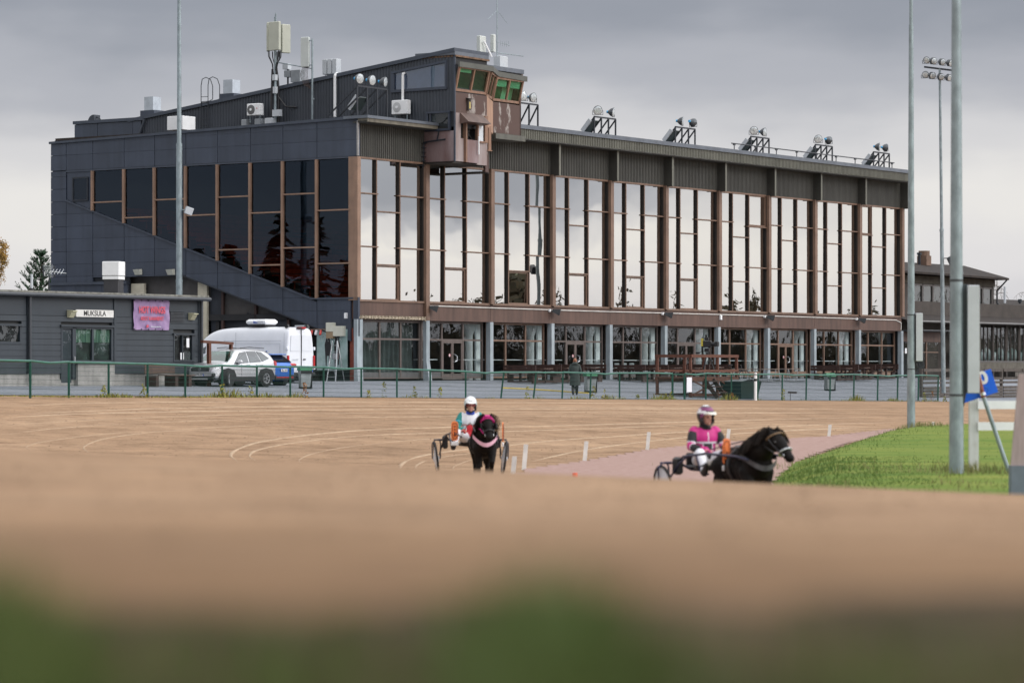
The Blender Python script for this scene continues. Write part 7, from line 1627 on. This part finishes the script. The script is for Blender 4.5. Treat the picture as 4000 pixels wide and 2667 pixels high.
# ------------------------------------------------------------------ ponies, sulkies, people
def chain(m, pts, n=10):
    for i, (p, r) in enumerate(pts):
        m.ball(p, r, n, 7)
        if i: m.tube(pts[i - 1][0], p, pts[i - 1][1], r, n)
    return m
def paint(o, mats, fn):
    me = o.data; me.materials.clear(); [me.materials.append(x) for x in mats]
    for p in me.polygons: p.material_index = fn(p.center)
COAT = M('black_pony_coat', (.009, .0075, .007), .6, var=.4, scale=7, bump=.2, bscale=60, spec=.10)
HAIR = M('black_horse_hair', (.014, .009, .0065), .6, var=.5, scale=9, spec=.15)
LEA = M('black_leather', (.016, .016, .018), .35, var=.1)
HOOF = M('dark_hoof', (.05, .042, .035), .5)
def pony(name_label, loc, rz, yaw, harness, mane_n, phase):
    t = thing('pony', name_label, 'pony', loc, R(rz), 'black ponies in harness'); t.scale = (1.05, 1.14 if yaw > 10 else .98, .935)
    m = MB()
    for c, r in (((-.40, 0, .75), (.24, .225, .245)), ((-.12, 0, .70), (.34, .25, .275)), ((.18, 0, .70), (.30, .235, .28)), ((.38, 0, .76), (.19, .195, .245)), ((.06, 0, .84), (.36, .14, .13))): m.ball(c, r, 18, 12)
    Y = Matrix.Rotation(R(yaw), 3, 'Z'); o = Vector((.40, 0, 0))
    hd = lambda x, y, z: tuple(o + Y @ (Vector((x, y, z)) - o))
    chain(m, [((.34, 0, .86), .20), ((.50, 0, .98), .165), (hd(.62, 0, 1.10), .125), (hd(.66, 0, 1.16), .105)], 14)
    chain(m, [(hd(.66, 0, 1.17), .10), (hd(.74, 0, 1.10), .105), (hd(.83, 0, 1.00), .085), (hd(.91, 0, .90), .066), (hd(.945, 0, .855), .064)], 14)
    m.ball(hd(.75, 0, 1.04), (.09, .085, .10), 12, 8)
    for s in (-1, 1):
        chain(m, [(hd(.645, s * .065, 1.235), .036), (hd(.655, s * .078, 1.285), .030), (hd(.665, s * .082, 1.345), .008)], 8)
        m.ball(hd(.775, s * .085, 1.10), .022, 8, 6); m.ball(hd(.965, s * .035, .885), .02, 8, 6)
        k = phase * s
        chain(m, [((.34, s * .125, .64), .115), ((.38 + .10 * k, s * .13, .46), .075), ((.42 + .16 * k, s * .125, .33 + .06 * max(0, k)), .056), ((.39 + .04 * k, s * .12, .17 + .10 * max(0, k)), .042), ((.39 - .02 * k, s * .12, .10 + .12 * max(0, k)), .048)], 10)
        chain(m, [((-.42, s * .125, .70), .165), ((-.34 - .05 * k, s * .13, .52), .105), ((-.50 - .10 * k, s * .12, .36), .060), ((-.50 - .16 * k, s * .12, .16), .043), ((-.48 - .16 * k, s * .12, .10), .048)], 10)
    body = bake(m, 'body', COAT, t, .016, 3)
    for s in (-1, 1):
        k = phase * s
        for (x, z) in ((.40 - .02 * k, .12 * max(0, k)), (-.46 - .16 * k, 0)): q = MB(); q.lathe([(.062, z + .0), (.048, z + .085)], 12, None, (x, s * .12, 0)); q.build('hoof', HOOF, t)
        q = MB(); q.ball(hd(.782, s * .094, 1.10), .018, 10, 8); q.build('eye', M('horse_eye', (.01, .006, .004), .05, coat=1), t)
    rr = random.Random(int(abs(rz) * 10)); h = MB()
    crest = [Vector((.20, 0, .98)), Vector((.36, 0, 1.06)), Vector((.50, 0, 1.14)), Vector(hd(.60, 0, 1.22)), Vector(hd(.66, 0, 1.27))]
    for k in range(mane_n):
        f = rr.random() * 3.99; i = int(f); p = crest[i].lerp(crest[i + 1], f - i) + Vector((rr.uniform(-.02, .02), rr.uniform(-.03, .03), rr.uniform(-.05, .01))); s = -1 if rr.random() < .8 else 1; L = rr.uniform(.14, .40)
        d = Vector((rr.uniform(-.25, .15), s * .55, .35)); q = [p]
        for _ in range(4): q.append(q[-1] + d.normalized() * L / 4); d += Vector((rr.uniform(-.1, .1), 0, -.65))
        h.path(q, .0085, 3, .003)
    for k in range(mane_n // 3):                       # forelock
        p = Vector(hd(.67, rr.uniform(-.05, .05), 1.25)); q = [p, Vector(hd(.735, rr.uniform(-.07, .07), 1.21)), Vector(hd(.80, rr.uniform(-.09, .09), rr.uniform(1.08, 1.14)))]; h.path(q, .008, 3, .003)
    h.build('mane', HAIR, t, fix=False)
    h = MB()
    for k in range(70): a = rr.uniform(-.07, .07); h.path([(-.60, a * .4, .86), (-.70, a, .78), (-.74, a * 1.6, .5), (-.72 + rr.uniform(-.05, .05), a * 2, rr.uniform(.2, .35))], .014, 4, .004)
    h.build('tail', HAIR, t, fix=False)
    # bridle and breast collar
    def ring(c, ax, rx, ry, r, mat, nm, a0=0, a1=360, n=18):
        ax = Vector(ax).normalized(); e1 = ax.orthogonal().normalized() if abs(ax.y) > .9 else Vector((0, 1, 0)); e1 = (e1 - ax * e1.dot(ax)).normalized(); e2 = ax.cross(e1); c = Vector(c)
        q = MB(); q.path([c + e1 * rx * math.cos(R(a0 + (a1 - a0) * k / n)) + e2 * ry * math.sin(R(a0 + (a1 - a0) * k / n)) for k in range(n + 1)], r, 6); return q.build(nm, mat, t)
    hax = Vector(hd(.91, 0, .90)) - Vector(hd(.74, 0, 1.10))
    ring(hd(.865, 0, .955), hax, .088, .088, .013, harness['nose'], 'noseband'); ring(hd(.69, 0, 1.16), hax, .125, .125, .012, harness['brow'], 'browband')
    for s in (-1, 1):
        q = MB(); q.path([hd(.68, s * .115, 1.14), hd(.78, s * .108, 1.03), hd(.865, s * .09, .95), hd(.905, s * .075, .905)], .011, 5); q.build('cheek_strap', LEA, t)
        q = MB(); q.lathe([(.026, -.006), (.03, 0), (.026, .006)], 10, Matrix.Rotation(R(90), 3, 'X'), hd(.905, s * .08, .90)); q.build('bit_ring', TRIM, t)
        if harness['blink']: q = MB(); q.cbox(hd(.80, s * .135, 1.09), (.11, .02, .11), Y @ Matrix.Rotation(R(18 * s), 3, 'Z'), .02); q.build('blinker', LEA, t)
    q = MB(); rows = []
    for z0, ex in ((.70, .012), (.78, .016)):
        rows.append([(.38 + (.245 + ex) * math.cos(R(a)) * (1.0 if z0 > .75 else 1.02), (.225 + ex) * math.sin(R(a)), z0 + .17 * abs(math.sin(R(a))) ** 2 - .04) for a in range(-105, 106, 15)])
    q.sheet(rows); q.build('breast_collar', harness['collar'], t, smooth=True)
    ring((.05, 0, .73), (1, 0, 0), .262, .30, .022, LEA, 'girth'); q = MB(); q.cbox((.06, 0, 1.0), (.20, .30, .07), None, .03); q.build('harness_saddle', harness['pad'], t)
    if harness.get('hood'):
        q = MB(); q.path([hd(.63, -.12, 1.16), hd(.66, -.05, 1.268), hd(.66, .05, 1.268), hd(.63, .12, 1.16)], .035, 8); q.path([hd(.70, -.09, 1.19), hd(.72, 0, 1.225), hd(.70, .09, 1.19)], .026, 8); q.build('ear_bonnet', harness['hood'], t)
        q = MB(); q.path([(.30, -.20, 1.02), hd(.62, -.13, 1.02), hd(.84, -.10, .94)], .014, 5); q.build('pink_rein', harness['hood'], t)
    return t
PINK = M('hot_pink_cloth', (.50, .012, .185), .6, var=.08); PINKL = M('pale_pink_band', (.72, .42, .52), .6, var=.1); SILVERT = M('silver_trim', (.55, .57, .60), .3, metal=.6, var=.1)
def hand(m, w, d, s, grip=True):
    """palm, four bent fingers of different length and a thumb leaving the side of the palm"""
    w, d = Vector(w), Vector(d).normalized(); side = d.cross(Vector((0, 0, 1))).normalized() * s; up = side.cross(d).normalized() * s
    if up.z < 0: up = -up
    pc = w + d * .05; q = Matrix((d, side, up)).transposed(); m.ball(pc, (.052, .043, .020), 10, 8, q)
    for k, L in enumerate((.036, .042, .040, .031)):
        b = w + d * .09 + side * (-.030 + .020 * k); c = b + d * L * .8 - up * L * (.5 if grip else .15); e = c - up * L * (.9 if grip else .5) + d * L * (-.2 if grip else .6)
        chain(m, [(b, .0095), (c, .009), (e, .008)], 6)
    b = w + d * .025 - side * .035; c = b + d * .03 - side * .022 - up * .01; e = c + d * .03 - up * .012; chain(m, [(b, .012), (c, .0105), (e, .009)], 6)
def head_mesh(m, c, f, s=1.0):
    """skull, jaw, nose, ears, lips and brow; f faces forward"""
    c, f = Vector(c), Vector(f).normalized(); l = Vector((0, 0, 1)).cross(f).normalized(); q = Matrix((f, l, Vector((0, 0, 1)))).transposed()
    m.ball(c + Vector((0, 0, .015)), (.098, .078, .110), 14, 10, q); m.ball(c + f * .022 - Vector((0, 0, .062)), (.068, .058, .055), 12, 8, q)
    m.ball(c + f * .104 - Vector((0, 0, .018)), (.020, .014, .026), 8, 6, q); m.ball(c + f * .088 - Vector((0, 0, .062)), (.014, .026, .010), 8, 6, q); m.ball(c + f * .08 - Vector((0, 0, .095)), (.02, .026, .018), 8, 6, q); m.ball(c + f * .088 + Vector((0, 0, .028)), (.014, .05, .012), 8, 6, q)
    for k in (-1, 1): m.ball(c + l * k * .082 - Vector((0, 0, .01)), (.022, .012, .034), 8, 6, q)
def face_parts(par, c, f):
    c, f = Vector(c), Vector(f).normalized(); l = Vector((0, 0, 1)).cross(f).normalized()
    for k in (-1, 1):
        m = MB(); m.ball(c + f * .085 + l * k * .034 + Vector((0, 0, .008)), .0135, 8, 6); m.build('eye', M('dark_eye', (.03, .02, .016), .2), par)
    m = MB(); m.path([c + f * .098 + l * .024 - Vector((0, 0, .064)), c + f * .103 - Vector((0, 0, .062)), c + f * .098 - l * .024 - Vector((0, 0, .064))], .006, 5); m.build('lips', M('lips', (.38, .12, .11), .5), par)
def driver(label, loc, rz, face, jmats, jfn, helm_mats, helm_fn, trous, glove, collar_mat, visor_mat, shade=None):
    t = thing('person', label, 'person', loc, R(rz), 'sulky drivers')
    f = Vector((math.cos(R(face)), math.sin(R(face)), 0)); hc = Vector((-.045, 0, 1.36))
    def arms(m, e, n=10):
        for s in (-1, 1): chain(m, [((-.10, s * .165, 1.155), .070 + e), ((-.06, s * .215, 1.08), .062 + e), ((.0, s * .265, .935), .050 + e), ((.14, s * .235, .905), .045 + e), ((.30, s * .165, .895), .034 + e)], n)
    def torso(m, e):
        for c, r in (((-.08, 0, .76), (.140, .175, .13)), ((-.09, 0, .90), (.118, .152, .16)), ((-.095, 0, 1.05), (.125, .185, .16)), ((-.10, 0, 1.14), (.105, .185, .075))): m.ball(c, tuple(k + e for k in r), 16, 11)
    def legs(m, e):
        for s in (-1, 1): chain(m, [((-.05, s * .10, .735), .105 + e), ((.16, s * .20, .80), .088 + e), ((.36, s * .285, .845), .066 + e), ((.55, s * .34, .72), .058 + e), ((.72, s * .385, .60), .042 + e)], 12)
    m = MB(); torso(m, -.006); arms(m, -.004); legs(m, -.004); chain(m, [((-.095, 0, 1.18), .062), ((-.06, 0, 1.29), .054)]); head_mesh(m, hc, f)
    for s in (-1, 1): hand(m, (.30, s * .165, .895), (1, -s * .25, -.05), s)
    bake(m, 'body', SKIN, t, .0105, 2); face_parts(t, hc, f)
    m = MB(); torso(m, .014); arms(m, .014); j = bake(m, 'jacket', jmats[0], t, .0125, 3); paint(j, jmats, jfn)
    m = MB(); m.ball((-.08, 0, .74), (.155, .19, .125), 14, 9); legs(m, .012); bake(m, 'trousers', trous, t, .0125, 3)
    for s in (-1, 1):
        m = MB(); chain(m, [((.66, s * .37, .645), .060), ((.735, s * .388, .575), .055), ((.80, s * .40, .66), .042), ((.825, s * .405, .70), .034)], 10); bake(m, 'boot', M('black_boot', (.018, .018, .02), .4), t, .012, 2)
        m = MB(); hand(m, (.30, s * .165, .895), (1, -s * .25, -.05), s); chain(m, [((.27, s * .178, .896), .043), ((.31, s * .162, .895), .038)]); g = bake(m, 'glove', glove, t, .008, 1)
    m = MB(); m.lathe([(.100, 1.185), (.088, 1.22), (.080, 1.27), (.074, 1.272), (.08, 1.19)], 18, None, (-.085, 0, 0)); m.build('collar', collar_mat, t, smooth=True)
    # helmet: open shell, peak, lining and chin strap
    l = Vector((0, 0, 1)).cross(f); q = Matrix((f, l, Vector((0, 0, 1)))).transposed(); m = MB(); rows = []
    for j_ in range(12):
        th = R(90 - j_ * 13.2); row = []
        for i in range(29):
            a = 2 * math.pi * i / 28; fr = math.cos(a); z = math.sin(th)
            zlim = -.02 + .42 * max(0, fr) ** 1.5 * (1 if fr > 0 else 0) - .60 * (1 - max(0, fr) ** .7)
            zz_ = max(z, zlim); rad = math.sqrt(max(0.0, 1 - min(1, zz_ * zz_))) if zz_ > -.9 else .4
            row.append(tuple(hc + Vector((0, 0, .035)) + q @ Vector((.142 * rad * math.cos(a) - .008, .128 * rad * math.sin(a), .150 * zz_))))
        rows.append(row)
    m.sheet(rows); h = m.build('helmet', helm_mats[0], t, smooth=True); paint(h, helm_mats, lambda c: helm_fn(q.inverted() @ (Vector(c) - hc)))
    m = MB(); m.add([tuple(hc + q @ Vector(v)) for v in [(.115, -.095, .085), (.150, -.05, .082), (.158, 0, .08), (.150, .05, .082), (.115, .095, .085), (.125, -.098, .05), (.190, -.05, .046), (.205, 0, .044), (.190, .05, .046), (.125, .098, .05)]], [(0, 1, 6, 5), (1, 2, 7, 6), (2, 3, 8, 7), (3, 4, 9, 8)]); pk_ = m.build('helmet_peak', visor_mat, t); 
    m = MB()
    for s in (-1, 1): m.path([hc + q @ Vector((.03, s * .098, -.02)), hc + q @ Vector((.055, s * .078, -.09)), hc + q @ Vector((.07, 0, -.135))], .011, 5)
    m.build('chin_strap', BLACK, t)
    for s in (-1, 1): m = MB(); m.ball(hc + q @ Vector((.015, s * .098, -.045)), (.055, .022, .062), 10, 7, q); m.build('ear_pad', BLACK, t)
    if shade: m = MB(); m.path([hc + q @ Vector((.05, -.085, .012)), hc + q @ Vector((.096, -.04, .01)), hc + q @ Vector((.104, 0, .008)), hc + q @ Vector((.096, .04, .01)), hc + q @ Vector((.05, .085, .012))], .019, 6); m.build('goggles', shade, t)
    return t
FRAMEM = M('sulky_frame_dark', (.03, .032, .05), .3, metal=.4, var=.1); DISC = M('white_wheel_disc', (.62, .64, .68), .35, var=.06); ORANGE = M('orange_number_plate', (.78, .20, .05), .5, var=.05)
def sulky(label, loc, rz, plates, fm):
    t = thing('sulky', label, 'sulky', loc, R(rz), 'racing sulkies')
    for s in (-1, 1):
        y = s * .66; q = Matrix.Rotation(R(90), 3, 'X') @ Matrix.Rotation(R(0), 3, 'Z'); tl = Matrix.Rotation(R(-7 * s), 3, 'X') @ q
        m = MB(); m.lathe([(.31, -.022), (.335, -.012), (.335, .012), (.31, .022), (.30, .0)], 28, tl, (-.1, y, .335)); w = m.build('wheel', RUBBER, t)
        m = MB(); m.lathe([(.305, -.010), (.30, .0), (.05, .045), (.03, .06), (.03, -.06), (.05, -.045), (.30, -.004)], 28, tl, (-.1, y, .335)); m.build('wheel_disc', DISC, w)
        m = MB()
        for dy in (-.075, .075): m.path([(-.1, y + dy, .335), (-.1, y + dy * 1.1, .62), (-.1, y + dy * .6 - s * .02, .70)], .014, 6)
        m.path([(-.1, y + .05, .70), (-.1, y - .05, .70)], .016, 6); m.path([(-.1, y - s * .02, .70), (-.13, s * .40, .70), (-.15, s * .2, .60), (-.15, 0, .58)], .020, 7)
        m.path([(-.12, s * .42, .70), (.25, s * .50, .80), (.9, s * .43, .86), (1.75, s * .36, .84), (2.05, s * .33, .80)], .019, 7); m.path([(-.1, y - s * .06, .42), (.2, s * .54, .70), (.35, s * .49, .80)], .014, 6)
        m.path([(.60, s * .46, .83), (.70, s * .42, .56), (.82, s * .36, .56)], .013, 6); m.build('shaft', fm, t)
        m = MB(); m.cbox((.05, s * .50, .66), (.16, .10, .26), None, .03); m.build('mud_guard', BLACK, t)
    m = MB(); m.cbox((-.13, 0, .635), (.36, .40, .06), None, .025); m.cbox((-.32, 0, .74), (.04, .38, .20), None, .02); m.build('seat', BLACK, t)
    for (x, y, z, a, num) in plates:
        m = MB(); q = Matrix.Rotation(R(a), 3, 'Z'); pts = []
        for k in range(24): th = 2 * math.pi * k / 24; c, s_ = math.cos(th), math.sin(th); pts.append(Vector((x, y, z)) + q @ Vector((0, .068 * math.copysign(abs(c) ** .5, c), .185 * math.copysign(abs(s_) ** .5, s_))))
        m.prism(pts, q @ Vector((-.015, 0, 0))); pl = m.build('number_board', ORANGE, t); ln = MB(); rim = [Vector((x, y, z)) + q @ Vector((.003, p_ * .72, r_ * .80)) for p_, r_ in [(.068 * math.copysign(abs(math.cos(th_)) ** .5, math.cos(th_)), .185 * math.copysign(abs(math.sin(th_)) ** .5, math.sin(th_))) for th_ in [2 * math.pi * k / 20 for k in range(21)]]]
        ln.path(rim, .006, 4)
        for k in range(num): ln.cbox(Vector((x, y, z)) + q @ Vector((.004, 0, -.085 + k * .17 / max(1, num - 1))), (.006, .030, .03 if num > 2 else .16), q)
        ln.build('printed_mark', M('brown_print', (.16, .04, .02), .6), pl)
        m = MB(); m.cbox(Vector((x, y, z - .235)) + q @ Vector((-.005, 0, 0)), (.02, .14, .08), q, .008); m.build('white_tag', WHITE, t)
    return t
# right-hand pair: pink and black driver
H2 = -68.8; P2 = Vector((2.87, 44.0, 0)); P2.z = ground_z(P2.x, P2.y); d2 = Vector((math.cos(R(H2)), math.sin(R(H2)), 0))
PK, BK, WT, DP = PINK, M('black_cloth', (.014, .014, .016), .75, var=.2), M('white_cloth', (.70, .70, .74), .7, var=.06), M('deep_pink_cloth', (.40, .015, .16), .65, var=.1)
ARM = [Vector(v) for v in ((-.10, .165, 1.155), (-.06, .215, 1.08), (.0, .265, .935), (.14, .235, .905), (.30, .165, .895))]
def arm_t(c):                                            # how far down the sleeve a point lies, or None on the torso
    p = Vector((c[0], abs(c[1]), c[2])); best = (9, 0); L = 0; tot = sum((ARM[i + 1] - ARM[i]).length for i in range(4))
    for i in range(4):
        a, b = ARM[i], ARM[i + 1]; d = b - a; t_ = max(0, min(1, (p - a).dot(d) / d.length_squared)); q = (a + d * t_ - p).length - (.085 - .03 * i / 4)
        if q < best[0]: best = (q, (L + d.length * t_) / tot)
        L += d.length
    return best[1] if best[0] < .012 and (p.y > .165 or p.x > .05) else None
def j2(c):
    x, y, z = c; ay = abs(y); t_ = arm_t(c)
    if t_ is not None:
        if t_ < .09: return 0
        if t_ < .34: return 1
        if t_ < .37 or .52 < t_ < .55: return 2
        if t_ < .55: return 0
        if t_ < .88: return 1
        return 0
    if z > 1.005: return 2 if (x > 0 and ay < .008 and z < 1.15) else 0
    if z > .985: return 2
    if ay < .068: return 1
    if ay < .082: return 2
    return 3
helm2 = [WHITE, M('purple_helmet_print', (.20, .035, .13), .35), M('black_helmet_print', (.03, .02, .03), .35)]
def hf2(c):
    if c.z < .05 and c.x < .09: return 2 if c.x < .01 else 1
    if c.x > -.05 and abs(c.y) < .105:
        if .08 < c.z < .105: return 2
        if .105 < c.z < .155: return 1
        if .155 < c.z < .172: return 2
    return 0
sulky('racing sulky with blue-black frame carrying the driver in pink', P2, H2, ((1.30, -.30, .90, 14, 1),), M('sulky_frame_blue', (.02, .022, .06), .3, metal=.4, var=.1))
driver('driver in pink and black jacket and pink-patterned helmet on the right sulky', P2, H2, 12, [PK, BK, WT, DP], j2, helm2, hf2, WT, PINK, BK, M('ivory_peak', (.70, .70, .62), .5))
pp = P2 + d2 * 1.44 + Vector((-.07, 0, 0)); pp.z = ground_z(pp.x, pp.y)
pony('shaggy black pony facing right, drawing the pink driver past the grass', pp, H2, 22, {'nose': SILVERT, 'brow': M('tan_leather', (.20, .12, .06), .5), 'collar': M('black_silver_collar', (.05, .05, .055), .4, var=.5, scale=10), 'pad': LEA, 'blink': False}, 1700, -.35)
# left-hand pair: white helmet
H1 = -85.0; P1 = Vector((-.80, 58.0, 0)); P1.z = ground_z(P1.x, P1.y); d1 = Vector((math.cos(R(H1)), math.sin(R(H1)), 0))
TEAL, REDC, SKY = M('teal_cloth', (.012, .20, .18), .7, var=.1), M('red_cloth', (.50, .015, .025), .7, var=.08), M('sky_blue_patch', (.08, .42, .62), .6, var=.05)
def j1(c):
    x, y, z = c; ay = abs(y)
    t_ = arm_t(c)
    if t_ is not None: return 3 if (y < 0 and .17 < t_ < .25) else 0
    if z > 1.00: return 1
    if z > .985: return 2
    if ay < .085: return 2
    return 1
helm1 = [M('white_helmet', (.74, .77, .78), .3, var=.03), M('grey_helmet_print', (.42, .50, .50), .35)]
sulky('racing sulky with dark frame carrying the white-helmeted driver', P1, H1, ((1.34, -.40, .90, 0, 4), (1.34, .52, .88, 80, 0)), FRAMEM)
driver('driver in white helmet and white, red and teal jacket on the left sulky', P1, H1, 0, [TEAL, WT, REDC, SKY], j1, helm1, lambda c: 1 if (c.z < .09 and c.x < .1) else 0, WT, M('red_glove', (.45, .02, .03), .7), M('blue_collar', (.02, .06, .42), .7), helm1[0], M('red_goggles', (.16, .02, .03), .2))
pp = P1 + d1 * 1.50 + Vector((.13, 0, 0)); pp.z = ground_z(pp.x, pp.y)
pony('black pony with pink ear bonnet trotting straight towards the camera', pp, H1, 4, {'nose': LEA, 'brow': PINK, 'collar': PINKL, 'pad': REDC, 'blink': True, 'hood': PINK}, 900, .55)
for P_, d_, hh, lab in ((P2, d2, H2, 'pair of dark reins from the pink driver to the right pony'), (P1, d1, H1, 'pair of dark reins from the white-helmeted driver to the left pony')):
    m = MB(); q = Matrix.Rotation(R(hh), 3, 'Z')
    for s in (-1, 1): m.path([P_ + q @ Vector(v) for v in ((.40, s * .14, .90), (1.0, s * .16, .98), (1.55, s * .12, 1.06), (2.05, s * .12, 1.02), (2.38, s * .09, .91))], .009, 5)
    tag(m.build('reins', LEA), lab, 'reins', 'reins')
# person in a long coat walking away across the forecourt
gp = ground_pt(2246, 1543); t = thing('person', 'person in long dark green hooded coat walking away across the forecourt', 'person', gp, R(88))
m = MB()
hipz = .90
for s in (-1, 1):
    fwd = .10 * s; chain(m, [((0, s * .09, hipz), .095), ((.05 * s, s * .09, .48), .060), ((-.02 + fwd * -.8, s * .085, .09), .042), ((.08 - fwd * .8, s * .09, .035), .035)], 10)
for c, r in (((0, 0, .95), (.12, .165, .13)), ((0, 0, 1.12), (.11, .15, .15)), ((0, 0, 1.30), (.12, .185, .15))): m.ball(c, r, 14, 10)
for s in (-1, 1): chain(m, [((0, s * .185, 1.38), .06), ((-.02, s * .25, 1.12), .048), ((.12, s * .22, .92), .036)], 10); hand(m, (.12, s * .22, .92), (.8, -.3 * s, -.4), s)
chain(m, [((0, 0, 1.40), .058), ((.02, 0, 1.50), .054)]); head_mesh(m, (.03, 0, 1.58), (1, .1, 0)); bake(m, 'body', SKIN, t, .011, 2); face_parts(t, (.03, 0, 1.58), (1, .1, 0))
COATG = M('dark_green_coat', (.026, .036, .032), .75, var=.25, scale=5)
m = MB(); prof = [(.44, .215, .255), (.55, .21, .25), (.80, .19, .235), (1.0, .165, .21), (1.2, .165, .215), (1.36, .145, .215), (1.44, .10, .13)]
rows = [[(r1 * math.cos(2 * math.pi * k / 28) * (1 + .03 * math.sin(5 * 2 * math.pi * k / 28)), r2 * math.sin(2 * math.pi * k / 28) * (1 + .02 * math.sin(7 * 2 * math.pi * k / 28)), z) for k in range(29)] for z, r1, r2 in prof]
m.sheet(rows); m.build('coat', COATG, t, smooth=True)
m = MB()
for s in (-1, 1): chain(m, [((0, s * .18, 1.37), .080), ((-.02, s * .262, 1.12), .072), ((.02, s * .262, 1.05), .068), ((.12, s * .225, .93), .056)], 12)
m.ball((-.06, 0, 1.46), (.13, .15, .085), 14, 9); m.ball((-.03, 0, 1.41), (.13, .19, .09), 14, 9); bake(m, 'coat_sleeves', COATG, t, .014, 3)
m = MB()
for s in (-1, 1): fwd = .10 * s; chain(m, [((.02 * s, s * .09, .62), .085), ((.05 * s, s * .09, .45), .085), ((-.02 - fwd * .8, s * .085, .12), .075)], 10)
bake(m, 'trousers', BLACK, t, .014, 2)
for s in (-1, 1): m = MB(); x = -.02 - .08 * s; m.ball((x + .04, s * .085, .055), (.14, .052, .055), 10, 7); m.build('shoe', BLACK, t, smooth=True)
m = MB(); m.ball((.01, 0, 1.61), (.105, .086, .115), 14, 10); m.build('hair', M('auburn_hair', (.26, .10, .05), .6, var=.3, scale=30), t, smooth=True)

# what the setting pieces are
LAB = {'race_track': ('raked brown sand of the harness racing track', 'track'), 'plaza': ('grey worn asphalt forecourt before the grandstand', 'forecourt'), 'ground': ('far ground around the course', 'ground'), 'infield': ('mown green grass inside the bend', 'grass'),
       'gravel_lane': ('pinkish gravel lane between marker stakes and grass', 'lane'), 'sand_ridge': ('pale ridge of dry sand left on the track', 'sand ridge'), 'verge': ('brown soil verge in front of the camera', 'verge'), 'infield_grass': ('short green grass on the infield bank', 'grass'), 'rough_grass': ('yellowed rough grass on the infield bank', 'grass'),
       'verge_grass': ('blurred green grass right before the camera', 'grass'), 'fence_weeds': ('green weeds along the foot of the mesh fence', 'weeds'), 'fence_dry_grass': ('dry grass along the foot of the mesh fence', 'grass'), 'fence_rusty_weeds': ('rusty brown weeds along the mesh fence', 'weeds'), 'far_wood': ('bare wood mirrored in the grandstand glass', 'wood')}
for o in SC.objects:
    k = o.name.split('.')[0]
    if o.parent is None and k in LAB:
        o['label'], o['category'] = LAB[k]
        if k == 'sand_ridge': o['group'] = 'sand ridges on the track'
